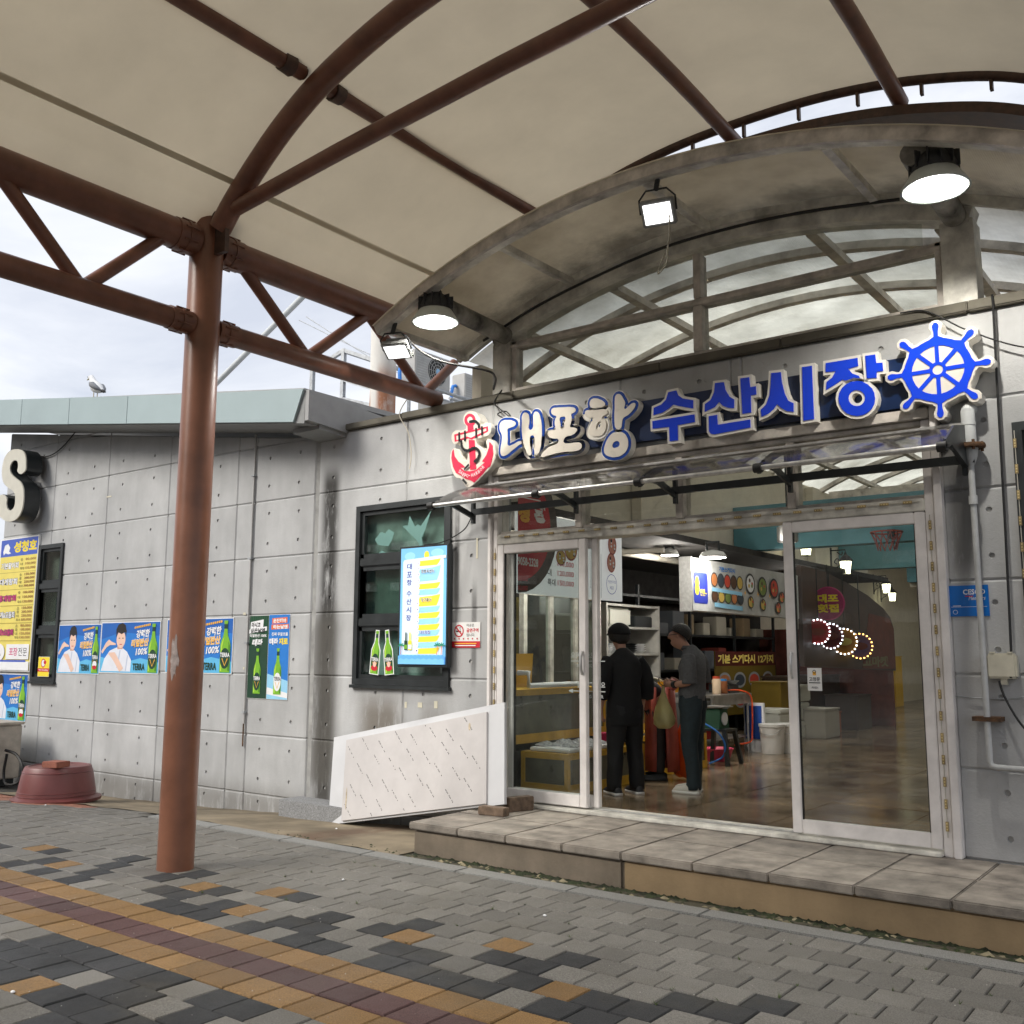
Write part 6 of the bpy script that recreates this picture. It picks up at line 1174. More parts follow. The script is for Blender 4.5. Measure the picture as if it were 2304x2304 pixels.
for r_ in range(2):
    for k in range(5):
        cx = .64+.2*k; cy = .43-.22*r_; p.ell(cx, cy, .105, .1 if r_ == 0 else .085, plain('d_rim', 60, 60, 62)); p.ell(cx, cy, .085, .082 if r_ == 0 else .07, cols[(k+3*r_) % 6])
p.stroke([(.55, .3), (1.5, .28)], .05, P_LBLUE); p.text('기본스끼다시', .78, .55, .5, .07, P_BLUE, .03); p.stroke([(.62, .1), (1.5, .08)], .06, P_LBLUE)
for cx, cy, c_ in ((1.78, .44, P_WHITE), (1.78, .18, cols[4]), (2.2, .42, cols[5]), (2.2, .16, cols[4]), (2.62, .42, cols[2]), (2.9, .3, plain('crab', 225, 120, 90)), (2.75, .14, plain('crab', 225, 120, 90)), (3.2, .4, cols[0])):
    p.ell(cx, cy, .16 if cy > .3 else .1, .15 if cy > .3 else .09, plain('d_rim', 60, 60, 62)); p.ell(cx, cy, .13 if cy > .3 else .08, .12 if cy > .3 else .07, c_)
    for k in range(4): p.ell(cx+.06*cos(k*1.9), cy+.05*sin(k*1.9), .03, .03, cols[(k+2) % 6], 8)
for cx in (1.56, 2.0, 2.42): p.stroke([(cx-.03, .3), (cx+.03, .3)], .015, P_GOLD); p.stroke([(cx, .27), (cx, .33)], .015, P_GOLD)
p.build(t)
# round signs hung along the stalls and the curved red fascia behind them
t = thing('curved_fascia', 'dark curved fascia panel with a red brown end over the far stalls', 'panel', (-5.7, 10, 1.6))
cv_ = [(7.62, 3.2), (8.8, 3.16), (9.83, 3.04), (10.9, 2.88), (11.79, 2.68), (12.2, 2.52), (12.4, 2.3), (12.4, 1.5), (7.62, 1.62)]
MB().prism(cv_, 'x', -5.79, -5.72).build('panel', mat('stall_fascia', (.075, .045, .035), .55, var=.35, scale=.9), t); MB().prism([(10.4, 1.56), (12.36, 1.54), (12.36, 2.3), (12.1, 2.5), (10.9, 2.55)], 'x', -5.719, -5.712).build('red_end', mat('stall_red', (.16, .045, .03)), t)
p = Print((-5.71, 10.1, 1.58), lift=.003, **RX); p.text('고마켓', .3, .0, 1.5, .2, plain('letters_olive', 120, 115, 80), .05); p.build(t, 'lettering')
M_BULB = glow('bulb_white', (.85, .92, 1.), 2.5); M_BULBO = glow('bulb_orange', (1., .55, .12), 2.5)
for i, (x, y, z, r, c1, bulbs, lab) in enumerate(((-5.55, 8.3, 2.62, .27, plain('disc_pink', 150, 40, 90), None, 'large pink round sign reading 대포횟집 over the stalls'), (-5.62, 8.0, 2.16, .2, plain('disc_red', 150, 30, 30), M_BULB, 'round red sign edged with white bulbs, nearest the door'), (-5.6, 8.5, 2.1, .21, plain('disc_maroon', 95, 25, 25), M_BULB, 'round maroon sign edged with white bulbs'), (-5.58, 9.1, 2.02, .22, plain('disc_ochre', 180, 120, 20), M_BULB, 'round ochre sign edged with white bulbs'), (-5.55, 9.8, 1.95, .22, plain('disc_purple', 110, 80, 120), M_BULBO, 'round purple sign edged with orange bulbs'))):
    t = thing('round_sign', lab, 'sign', (x, y, z-r), group='round signs along the stalls')
    MB().prism([(x+r*cos(a*pi/16), z+r*sin(a*pi/16)) for a in range(32)], 'y', y, y+.04).build('disc', c1, t)
    tube('hanger', M_BLACK, t, [(x, y+.02, z+r), (x, y+.02, 3.21 if i else 3.25)], .008, 6)
    p = Print((x-r, y, z-r), lift=.002)
    if not bulbs: p.ring(r, r, r*.95, r, P_PINK); p.text('대포', r*.35, r*1.05, r*1.3, r*.5, P_YEL, .05); p.text('횟집', r*.35, r*.45, r*1.3, r*.5, P_YEL, .05)
    else:
        q = MB(); n = 20
        for k in range(n): a = 2*pi*k/n; q.box(x+r*.96*cos(a)-.011, x+r*.96*cos(a)+.011, y-.012, y-.001, z+r*.96*sin(a)-.011, z+r*.96*sin(a)+.011)
        o = q.build('bulb_ring', bulbs, t); o['kind'] = 'stuff'
        p.ell(r, r, r*.6, r*.3, P_MENUY if i == 3 else P_BROWNT, 14)
    p.build(t)
# wall lanterns
M_LANT = glow('lantern_glass', (1., .95, .62), 2.6); M_IRON = mat('lantern_iron', (.02, .02, .02), .6)
for i, (x, y, z) in enumerate(((-5.8, 8.1, 3.38), (-5.8, 10.0, 3.2), (-7.35, 17.6, 3.3), (-8.2, 21., 3.28))):
    t = thing('wall_lantern', ['lit iron wall lantern cut by the door stile', 'lit iron wall lantern with a scrolled bracket', 'lit lantern farther down the hall, below the second beam', 'smallest lit lantern at the far end of the hall', 'lit lantern half hidden by the second beam'][i], 'lantern', (x, y, z), group='lanterns along the hall')
    MB().lathe([(.075, .02), (.105, .24)], (x, y, z), 6).build('glass', M_LANT, t)
    MB().lathe([(.05, 0), (.08, .005), (.08, .018)], (x, y, z), 6).build('base', M_IRON, t); MB().lathe([(.13, .242), (.135, .255), (.07, .33), (.03, .36), (.02, .4)], (x, y, z), 6).build('cap', M_IRON, t)
    for k in range(6): a = k*pi/3; tube('rib', M_IRON, t, [(x+.077*cos(a), y+.077*sin(a), z+.018), (x+.108*cos(a), y+.108*sin(a), z+.242)], .006, 5)
    wx = -6.05 if i < 2 else x-.3
    b = MB(); b.tube([(x, y, z+.4), (x, y, z+.45), (wx, y, z+.45)], .012, 6); b.tube(spline([(wx, y, z+.05), (wx+.04, y, z+.12), (wx+.12, y, z+.16), (wx+.15, y, z+.24), (wx+.1, y, z+.3), (wx+.05, y, z+.24), (wx+.1, y, z+.2)], 5), .01, 6); b.tube(spline([(wx+.1, y, z+.42), (wx+.18, y, z+.36), (wx+.2, y, z+.42)], 5), .01, 6); b.box(wx-.015, wx, y-.03, y+.03, z, z+.5); b.build('bracket', M_IRON, t, True)
# stall lamps
M_SPOT = glow('spot_lens', (1., .97, .9), 12.)
for i, (x, y, z, r) in enumerate(((-5.55, 4.15, 3.03, .17), (-6.2, 4.2, 3.1, .12), (-6.2, 1.6, 3.1, .12), (-6.4, 9.0, 2.95, .15))):
    t = thing('work_lamp', ['lit round white work lamp in front of the light box sign', 'small lit work lamp at the stall ceiling, beyond the first board', 'lit work lamp over the first fish tanks', 'lit work lamp over the far stalls'][i], 'lamp', (x, y, z), group='round work lamps over the stalls')
    MB().lathe([(r, 0), (r*1.02, .02), (r*.8, .07), (r*.4, .09), (.02, .1)], (x, y, z), 24).build('housing', mat('lamp_white', (.6, .6, .58), .4), t, True); MB().lathe([(0, -.004), (r*.95, -.004), (r*.95, .004), (0, .004)], (x, y, z), 24).build('lens', M_SPOT, t)
    lamp_light('bulb_light', t, (x, y, z-.03), (14, 30, 45, 14)[i], r*.8); q = MB(); q.tube([(x-r*.5, y, z+.08), (x-r*.5, y, z+.2), (x+r*.5, y, z+.2), (x+r*.5, y, z+.08)], .018, 6); q.tube([(x, y, z+.2), (x, y, 3.24)], .015, 6); q.build('yoke', M_BLACK, t)
# dangling small basket hoop
t = thing('basket_hoop', 'small red basket hoop with a net on the teal beam', 'hoop', (-3.89, 5.9, 3.2))
MB().tube([(-3.89+.2*cos(a*pi/12), 5.95+.2*sin(a*pi/12), 3.42) for a in range(25)], .012, 6, cap=False).build('rim', mat('hoop_red', (.3, .05, .03), .5), t, True)
q = MB()
for k in range(12):
    a = k*pi/6; q.tube([(-3.89+.2*cos(a), 5.95+.2*sin(a), 3.41), (-3.89+.15*cos(a+.26), 5.95+.15*sin(a+.26), 3.3), (-3.89+.12*cos(a), 5.95+.12*sin(a), 3.18)], .006, 4); q.tube([(-3.89+.2*cos(a), 5.95+.2*sin(a), 3.41), (-3.89+.15*cos(a-.26), 5.95+.15*sin(a-.26), 3.3), (-3.89+.12*cos(a), 5.95+.12*sin(a), 3.18)], .006, 4)
o = q.build('net', mat('hoop_net', (.3, .08, .07), .8), t); box('bracket', M_BLACK, t, -3.93, -3.85, 6.12, 6.199, 3.36, 3.48)
# ---- fish tanks
M_WATER = glass('tank_glass', (.6, .66, .5), .08, dirt=.1, dirtcol=(.12, .14, .08)); M_FISHW = mat('silver_fish', (.55, .56, .58), .35, .3, var=.4, scale=30)
def tank(x0, x1, y0, y1, z0, z1, label, water=.8):
    t = thing('fish_tank', label, 'fish tank', ((x0+x1)/2, (y0+y1)/2, z0), group='yellow framed fish tanks')
    e = .045
    for z in (z0, z1-.06):
        hh = .09 if z == z0 else .06
        box('rail', M_YEL, t, x0, x1, y0, y0+e, z, z+hh); box('rail', M_YEL, t, x0, x1, y1-e, y1, z, z+hh); box('rail', M_YEL, t, x1-e, x1, y0+e, y1-e, z, z+hh); box('rail', M_YEL, t, x0, x0+e, y0+e, y1-e, z, z+hh)
    for x in (x0, x1-e):
        for y in (y0, y1-e): box('post', M_YEL, t, x+.001, x+e-.001, y+.001, y+e-.001, z0+.09, z1-.06)
    box('front_panel', M_TANKIN, t, x1-.03, x1-.015, y0+e, y1-e, z0+.09, z1-.06); box('side_panel', M_TANKIN, t, x0+e, x1-e, y0+.015, y0+.03, z0+.09, z1-.06)
    box('floor_pan', M_DARKIN, t, x0+e, x1-e, y0+e, y1-e, z0+.02, z0+.06); box('water', mat('tank_water', (.03, .05, .035), .05, spec=.6), t, x0+e, x1-e, y0+e, y1-e, z0+.07, lerp(z0, z1, water))
    return t
tank(-6.05, -5.48, .7, 2.2, FZ, .83, 'low yellow framed fish tank beside the person in black'); tank(-6.9, -6.1, .5, 2.4, FZ+.45, 1.43, 'raised yellow framed fish tank seen through the left door'); tank(-6.3, -5.5, 2.86, 3.75, FZ, .85, 'low yellow framed fish tank behind the customer in grey'); tank(-7.0, -6.35, 2.6, 3.8, FZ+.4, 1.3, 'raised fish tank in the second stall')
box_under = thing('tank_stand', 'dark stand under the raised tanks', 'stand', (-6.5, 1.5, FZ)); box('stand', M_DARKIN, box_under, -6.88, -6.12, .52, 3.75, FZ, FZ+.38)
t = thing('fish_tray', 'foam tray of silver fish on ice at the low tank', 'tray', (-5.72, 1.2, .84)); box('tray', P_WHITE, t, -5.98, -5.5, .75, 1.6, .835, .87, bev=.01)
q = MB(); random.seed(4)
for k in range(26):
    x, y = random.uniform(-5.95, -5.53), random.uniform(.8, 1.55); a = random.uniform(-.5, .5); q.tube([(x-.1*cos(a), y-.1*sin(a), .885), (x, y, .9), (x+.1*cos(a), y+.1*sin(a), .885)], [.006, .024, .004], 6)
o = q.build('fish', M_FISHW, t, True); o['kind'] = 'stuff'
for i, (x, y, z, sx, sy, sz, c_, lab) in enumerate(((-5.75, 1.9, .85, .2, .15, .1, plain('crate_magenta', 170, 20, 70), 'magenta basin on the edge of the low tank'), (-6.4, 1.0, 1.45, .3, .3, .35, plain('crate_yellow', 225, 170, 50), 'yellow crate on the raised tank behind the left door'), (-5.72, 3.2, .87, .14, .12, .12, plain('basin_blue', 50, 140, 220), 'blue plastic basin on the second low tank'), (-6.3, 4.3, 1.3, .2, .2, .14, plain('crate_amber', 215, 150, 20), 'amber basket on the steel shelf'), (-6.6, 4.4, .9, .3, .35, .5, plain('box_greywhite', 190, 190, 185), 'grey white appliance box behind the apron'))):
    o = MB(); o.prism([(-sx*.5, 0), (sx*.5, 0), (sx*.58, sz), (-sx*.58, sz)], 'y', -sy/2, sy/2); o.xf(Matrix.Translation((x, y, z))); o = o.build('plastic_basin' if i != 4 else 'appliance_box', c_); tag(o, lab, 'basin' if i != 4 else 'box')
# pipes of the water system and a window partition behind the first stall
t = thing('water_pipe', 'white plastic water pipe over the raised tank', 'pipe', (-6.1, 1.3, 1.45)); tube('run', P_WHITE, t, [(-6.3, .9, 1.6), (-6.1, .9, 1.6), (-6.1, .9, 1.47), (-6.1, 1.9, 1.47), (-6.1, 1.9, 1.7)], .028, 8)
t = thing('partition', 'white framed glass partition behind the first stall', 'partition', (-7.0, 2.4, FZ))
for y in (2.0, 2.55, 3.1, 3.65): box('stile', M_FRAMEG, t, -7.05, -6.98, y, y+.07, FZ, 2.6)
box('rail', M_FRAMEG, t, -7.05, -6.98, 2.07, 3.65, 2.5, 2.58); 
for y in (2.07, 2.62, 3.17): box('pane', M_GLASS, t, -7.02, -7.015, y, y+.48, FZ+.8, 2.5); 
box('lower_panel', M_FRAMEG, t, -7.04, -7.0, 2.07, 3.65, FZ, FZ+.8)
# shelf unit with bowls
t = thing('shelf_unit', 'grey white shelf unit with stacked bowls behind the stall', 'shelf', (-7.3, 4.8, FZ)); MS = mat('shelf_white', (.42, .41, .38), .6)
for y in (4.05, 5.5): box('side', MS, t, -7.6, -7.1, y, y+.04, FZ, 2.5)
for z in (1.05, 1.45, 1.78, 2.15, 2.46): box('shelf', MS, t, -7.6, -7.1, 4.09, 5.5, z, z+.03)
box('back', MS, t, -7.64, -7.601, 4.05, 5.54, FZ, 2.5)
for i, (y, z, r) in enumerate(((4.3, 1.48, .12), (4.6, 1.48, .13), (4.95, 1.81, .14), (5.25, 1.81, .11), (4.4, 1.81, .1), (5.2, 1.48, .12))):
    o = thing('bowl_stack', ['stack of pale bowls, low shelf, nearest the door', 'stack of pale bowls, low shelf, second along', 'stack of bowls, middle shelf, centre', 'stack of bowls, middle shelf, far side', 'small bowl pile, middle shelf, near side', 'stack of bowls, low shelf, far side'][i], 'bowls', (-7.3, y, z), group='bowls on the shelf unit')
    for k in range(4): MB().lathe([(r*.5, .03*k), (r, .03*k+.045), (r*.97, .047+.03*k), (r*.48, .008+.03*k)], (-7.3, y, z), 16).build('bowl', [P_WHITE, M_BLACK][1 if i == 2 else 0], o, True)
o = MB().box(-7.5, -7.15, 4.2, 4.8, 2.18, 2.44, bev=.03).build('foam_box', plain('foam', 205, 205, 195)); tag(o, 'white foam box on the top shelf', 'box'); o = MB().box(-7.5, -7.15, 4.9, 5.4, 2.18, 2.34, bev=.01).build('dark_tray', M_BLACK); tag(o, 'black tray on the top shelf', 'tray')
# steel table with jars, pan, pot below, hose
t = thing('steel_table', 'stainless steel work table of the second stall', 'table', (-6.2, 5.3, FZ)); box('table_top', M_STEEL, t, -6.6, -5.85, 4.7, 5.9, 1.22, 1.26); box('apron_rail', M_STEEL, t, -5.875, -5.86, 4.72, 5.88, 1.12, 1.219); box('under_shelf', M_STEEL, t, -6.55, -5.9, 4.75, 5.85, .66, .68)
for x in (-6.56, -5.9):
    for y in (4.74, 5.86): tube('leg', M_STEEL, t, [(x, y, FZ), (x, y, 1.22)], .022, 8)
for i, (x, y, r, h_, c_, c2) in enumerate(((-6.05, 5.2, .06, .24, plain('jar_cream', 215, 190, 160), plain('jar_lid_red', 200, 80, 50)), (-6.05, 5.42, .055, .2, plain('jar_brown', 150, 90, 50), plain('jar_lid_blue', 60, 140, 210)), (-6.2, 5.6, .06, .16, plain('jar_tan', 150, 110, 80), P_WHITE))):
    o = thing('sauce_jar', ['cream sauce jar with a red lid on the steel table', 'brown sauce jar with a blue lid on the steel table', 'tan jar with a white lid on the steel table'][i], 'jar', (x, y, 1.261)); MB().lathe([(r, 0), (r, h_*.8), (r*.8, h_*.86)], (x, y, 1.261), 14).build('body', c_, o, True); MB().lathe([(r*.85, h_*.861), (r*.85, h_)], (x, y, 1.261), 14).build('lid', c2, o, True)
t = thing('frying_pan', 'wide shallow pan on the steel table', 'pan', (-6.15, 5.75, 1.3)); MB().lathe([(.16, 0), (.22, .05), (.215, .05), (.155, .006)], (-6.2, 5.75, 1.38), 20).build('pan', M_STEEL, t, True); box('burner', M_BLACK, t, -6.36, -6.04, 5.6, 5.89, 1.261, 1.379)
t = thing('stock_pot', 'large steel stock pot under the work table', 'pot', (-6.15, 5.3, .68)); MB().lathe([(.2, 0), (.21, .02), (.21, .3), (.215, .31), (.2, .31), (.2, .02)], (-6.15, 5.2, .681), 24).build('pot', M_STEEL, t, True)
for s in (-1, 1): tube('handle', M_BLACK, t, [(-6.15, 5.2+s*.21, .9), (-6.15, 5.2+s*.25, .9), (-6.15, 5.2+s*.25, .86)], .01, 6)
wire('orange_hose', 'orange hose hanging off the steel table', [(-6.1, 5.5, 1.3), (-5.9, 5.65, 1.3), (-5.82, 5.8, 1.22), (-5.82, 5.84, 1.0), (-5.83, 5.84, .7), (-5.8, 5.7, .6), (-5.85, 5.3, .58)], .012, plain('hose_orange', 235, 90, 40)); wire('blue_hose', 'blue hose arching beside the stool', [(-5.6, 3.9, .95), (-5.45, 3.95, .85), (-5.38, 4.0, .7), (-5.42, 4.0, .55), (-5.55, 3.9, .47)], .012, plain('hose_blue2', 40, 110, 190)); wire('green_hose', 'bright green hose on the second low tank', [(-5.9, 3.0, .9), (-5.7, 3.1, .92), (-5.55, 3.3, .9), (-5.7, 3.5, .88)], .012, plain('hose_green', 110, 210, 60))
t = thing('side_panel', 'blue panel with a white frame at the end of the table', 'panel', (-5.8, 6.0, FZ)); box('frame', P_WHITE, t, -6.0, -5.7, 5.95, 6.0, FZ, 1.12); box('insert', plain('panel_blue', 35, 80, 165), t, -5.97, -5.73, 5.935, 5.949, .62, 1.08)
for i, (x, y) in enumerate(((-5.56, 5.9), (-5.42, 6.15))):
    t = thing('white_bucket', ['white plastic bucket, front one of the pair', 'white plastic bucket behind the front one'][i], 'bucket', (x, y, FZ), group='white buckets at the table'); MB().lathe([(.15, 0), (.175, .36), (.185, .365), (.185, .4), (.17, .402), (.0, .4)], (x, y, FZ), 28).build('shell', plain('bucket_white', 215, 213, 208), t, True); MB().tube(spline([(x-.18, y, FZ+.37), (x-.1, y-.17, FZ+.28), (x+.1, y-.17, FZ+.28), (x+.18, y, FZ+.37)], 5), .005, 5).build('handle', M_STEEL, t)
t = thing('step_stool', 'black plastic stool carrying a green scale', 'stool', (-5.55, 4.2, FZ)); box('seat', M_BLACK, t, -5.72, -5.38, 4.03, 4.37, .85, .88)
for sx in (-1, 1):
    for sy in (-1, 1): MB().bar([(-5.55+sx*.2, 4.2+sy*.2, FZ), (-5.55+sx*.14, 4.2+sy*.14, .85)], .05, .05, up=(1, 0, 0)).build('leg', M_BLACK, t)
t = thing('kitchen_scale', 'green dial scale on the black stool', 'scale', (-5.55, 4.2, .881)); MG = plain('scale_green', 20, 80, 55); MB().prism([(4.05, .881), (4.35, .881), (4.3, 1.12), (4.1, 1.12)], 'x', -5.68, -5.48).build('body', MG, t); MB().prism([(4.2+.08*cos(a*pi/10), 1.0+.08*sin(a*pi/10)) for a in range(20)], 'x', -5.479, -5.465).build('dial', P_WHITE, t); box('pan', M_STEEL, t, -5.72, -5.42, 4.05, 4.35, 1.14, 1.155)
# yellow dish banner and dark shelving further back
t = thing('dish_banner', 'yellow dish banner with a dark red heading behind the table', 'banner', (-7.4, 9.3, .8)); box('sheet', plain('banner_yellow', 110, 92, 25), t, -7.52, -7.5, 8.2, 10.8, .75, 1.85); p = Print((-7.5, 8.2, .75), lift=.003, **RX); p.rect(0, .85, 2.6, 1.1, plain('banner_red', 80, 20, 15)); p.text('기본 스끼다시 12가지', .1, .89, 2.4, .16, P_MENUY, .04)
for r_ in range(2):
    for k in range(4): p.ell(.35+.62*k, .6-.35*r_, .25, .14, P_GREY); p.ell(.35+.62*k, .6-.35*r_, .2, .1, cols[(k+r_) % 6])
p.build(t)
t = thing('dark_shelving', 'dark shelving with cartons along the back of the second stall', 'shelf', (-8.2, 7, FZ))
for z in (.9, 1.5, 2.1, 2.7): box('shelf', M_BLACK, t, -8.45, -7.9, 4.5, 11.8, z, z+.04)
for y in (4.5, 6.3, 8.1, 9.9, 11.76): box('upright', M_BLACK, t, -7.95, -7.9, y, y+.04, FZ, 2.9)
random.seed(21); tc_ = [plain('carton_a', 150, 130, 100), plain('carton_b', 90, 95, 100), plain('carton_c', 130, 60, 50), plain('carton_d', 170, 165, 150)]
cn = ['tan', 'slate grey', 'brick red', 'pale']; lv = {.94: 'lowest', 1.54: 'second', 2.14: 'third'}; od = ['first', 'second', 'third', 'fourth', 'fifth', 'sixth', 'seventh', 'eighth', 'ninth', 'tenth', 'eleventh', 'twelfth']; cnt = {}
for i in range(36):
    z = (.94, 1.54, 2.14)[i % 3]; y = 4.62+.58*(i//3)+random.uniform(0, .1); h_ = random.uniform(.15, .42); c_ = random.randrange(4)
    o = MB().box(-8.35+random.uniform(0, .15), -7.97, y, y+random.uniform(.22, .42), z+.001, z+h_, bev=.01).build('carton', tc_[c_]); cnt[z] = cnt.get(z, 0)+1
    tag(o, '%s carton on the %s shelf behind the table, %s from the door' % (cn[c_], lv[z], od[cnt[z]-1]), 'carton', 'cartons on the dark shelving')
o = box('wall_poster', plain('poster_olive', 120, 105, 40), None, -8.49, -8.48, 2.6, 3.9, 1.6, 2.6); tag(o, 'olive yellow dish poster on the back wall of the stall', 'poster')
# things further down the hall, seen through the right leaf
for i, (x, y, sx, sy, sz, c_, lab) in enumerate(((-6.05, 9.0, .5, .7, .45, plain('carton_pale', 165, 160, 150), 'pale carton on the floor below the round signs'), (-6.3, 9.9, .5, .5, .35, plain('carton_orange', 150, 80, 55), 'orange brown carton behind the pale one'), (-6.3, 11.3, .6, .8, .6, plain('carton_dark', 70, 60, 55), 'dark crate near the end of the stalls'), (-8.2, 20, .7, .7, 1.3, plain('yellow_stand', 215, 170, 30), 'yellow stand at the far end of the hall'), (-7.9, 17, .6, 2.2, 1.0, plain('counter_dark', 60, 45, 40), 'dark counter past the end of the stalls'), (-6.9, 10.6, .5, 2.6, .95, plain('counter_brown', 65, 50, 38), 'brown counter under the curved fascia'), (-6.4, 8.0, .5, .6, .9, plain('post_yellow', 140, 115, 30), 'yellow green rack beside the cartons'))):
    o = MB().box(x-sx/2, x+sx/2, y-sy/2, y+sy/2, FZ, FZ+sz, bev=.015); o.box(x-sx/2-.01, x+sx/2+.01, y-sy/2-.01, y+sy/2+.01, FZ+sz+.001, FZ+sz+.03); o = o.build(['floor_carton', 'floor_carton', 'floor_crate', 'display_stand', 'shop_counter', 'shop_counter', 'display_rack'][i], c_); tag(o, lab, ['carton', 'carton', 'crate', 'stand', 'counter', 'counter', 'rack'][i])
# ---------------------------------------------------------------- people
def skin_obj(name, V, E, m, parent, sub=2, root=0):
    """V: list of (co, radius) or (co,(rx,ry)); grown by a Skin modifier into one continuous surface"""
    me = bpy.data.meshes.new(name); me.from_pydata([v[0] for v in V], E, []); me.materials.append(m)
    o = obj(name, me, parent); md = o.modifiers.new('skin', 'SKIN'); md.use_smooth_shade = True; md.branch_smoothing = .3
    sv = me.skin_vertices[0].data
    for i, v in enumerate(V):
        r = v[1]; sv[i].radius = r if isinstance(r, tuple) else (r, r); sv[i].use_root = (i == root)
    s = o.modifiers.new('smooth', 'SUBSURF'); s.levels = sub; s.render_levels = sub
    return o
def hand(V, E, wi, wrist, d, side, r=.0085):
    """palm and five unequal, slightly curled fingers; d = pointing direction, side = towards the thumb"""
    d = Vector(d).normalized(); s = Vector(side).normalized(); n = d.cross(s).normalized(); w = Vector(wrist)
    V.append((w+d*.05, (.02, .03))); E.append((wi, len(V)-1)); pi_ = len(V)-1
    for k, (off, ln) in enumerate(((-.03, .055), (-.011, .07), (.01, .075), (.03, .065))):
        a = w+d*.085+s*off; b = a+d*ln*.55+n*.012; c = b+d*ln*.45+n*.03
        V += [(a, r*1.25), (b, r*1.1), (c, r*.9)]; q = len(V); E += [(pi_, q-3), (q-3, q-2), (q-2, q-1)]
    a = w+d*.03+s*.036; b = a+d*.035+s*.016+n*.008; c = b+d*.03+n*.012
    V += [(a, r*1.3), (b, r*1.15), (c, r)]; q = len(V); E += [(wi, q-3), (q-3, q-2), (q-2, q-1)]
def frame_of(base, fwd):
    f = Vector((*fwd, 0)).normalized(); r = Vector((f.y, -f.x, 0)); b = Vector(base)
    return lambda x, y, z: b+r*x+f*y+Vector((0, 0, z))
def shoe(name, P, x, y, m, ms, parent, L=.27):
    q = MB(); prof = [(-.092, .0), (-.09, .05), (-.06, .07), (.0, .075), (.05, .058), (.1, .045), (.15, .036), (.175, .022), (.183, .0)]
    n = 10; vs = []
    for (py, pz) in prof:
        w_ = .036 if py < .02 else .046 if py < .12 else .034
        for k in range(n): a = pi*k/(n-1); vs.append(P(x+w_*cos(a), y+py, .025+max(.002, pz*sin(a))))
    fs = [(i*n+k, i*n+k+1, (i+1)*n+k+1, (i+1)*n+k) for i in range(len(prof)-1) for k in range(n-1)]
    q.add(vs, fs, m); out = [(-.095, .04), (-.06, .046), (.0, .042), (.08, .05), (.15, .045), (.19, .02), (.19, -.02), (.15, -.045), (.08, -.05), (.0, -.042), (-.06, -.046), (-.095, -.04)]
    a = [P(x+b, y+c, .0) for c, b in out]+[P(x+b, y+c, .026) for c, b in out]; k = len(out)
    q.add(a, [tuple(range(k-1, -1, -1)), tuple(range(k, 2*k))]+[(i, (i+1)%k, k+(i+1)%k, k+i) for i in range(k)], ms)
    return q.build(name, None, parent, 2)
def cloth(name, P, chains, m, parent, n=22, fold=.035):
    """garment: each chain is a list of (x, y, z, rx, ry) rings; soft folds ripple round the rings"""
    q = MB(); ph = 0.
    for ch in chains:
        R = [Vector(c) for c in ch]; D = []
        P5 = [R[0]*2-R[1]]+R+[R[-1]*2-R[-2]]; pts = []
        for i in range(1, len(P5)-2):
            for k in range(4):
                t_ = k/4; a, b, c, d = P5[i-1:i+3]; pts.append(.5*((2*b)+(c-a)*t_+(2*a-5*b+4*c-d)*t_*t_+(3*b-a-3*c+d)*t_**3))
        pts.append(R[-1]); base = len(q.v); ph += 1.3
        for i, p in enumerate(pts):
            pa, pb = pts[max(0, i-1)], pts[min(len(pts)-1, i+1)]; d = Vector((pb[0]-pa[0], pb[1]-pa[1], pb[2]-pa[2])).normalized()
            ax = (Vector((1, 0, 0))-d*d.x).normalized(); ay = d.cross(ax).normalized()
            for k in range(n):
                a = 2*pi*k/n; w_ = 1+fold*sin(3*a+ph+i*.55)+fold*.7*sin(5*a-i*.8+ph)+fold*.5*sin(i*1.9+2*a)
                v = Vector(p[:3])+ax*(p[3]*cos(a)*w_)+ay*(p[4]*sin(a)*w_); q.v.append(tuple(P(*v)))
        for i in range(len(pts)-1):
            for k in range(n): q.f.append((base+i*n+k, base+i*n+(k+1)%n, base+(i+1)*n+(k+1)%n, base+(i+1)*n+k)); q.mi.append(0)
        q.f.append(tuple(base+k for k in range(n))); q.mi.append(0); q.f.append(tuple(base+(len(pts)-1)*n+k for k in range(n))); q.mi.append(0)
    return q.build(name, m, parent, 2)
SKN = mat('skin', (.42, .22, .15), .55, var=.08); HAIRM = mat('hair_black', (.012, .01, .01), .5, bump=1., bscale=160.)
def head_shell(name, c, rx, ry, rz, f, m, parent, zcut=-.3, back=.0):
    """hair / cap shell: upper part of an ellipsoid about the skull, lower at the back"""
    q = MB(); n, k_ = 20, 10; f = Vector((*f, 0)).normalized(); r = Vector((f.y, -f.x, 0))
    for i in range(k_+1):
        for j in range(n):
            a = 2*pi*j/n; fy = cos(a); zc = zcut-back*max(0, -fy)+.35*max(0, fy)
            t0 = math.asin(max(-.95, min(.9, zc))); t_ = lerp(pi/2, t0, i/k_)
            jg = 1+.03*sin(7*a+i*1.3)+.02*sin(13*a-i) if 'hair' in name else 1.
            q.v.append(tuple(Vector(c)+r*(jg*rx*cos(t_)*sin(a))+f*(ry*cos(t_)*fy)+Vector((0, 0, rz*sin(t_)))))
    for i in range(k_):
        for j in range(n): q.f.append((i*n+j, i*n+(j+1)%n, (i+1)*n+(j+1)%n, (i+1)*n+j)); q.mi.append(0)
    o = q.build(name, m, parent, 2); s = o.modifiers.new('thick', 'SOLIDIFY'); s.thickness = .008; s.offset = 1; return o
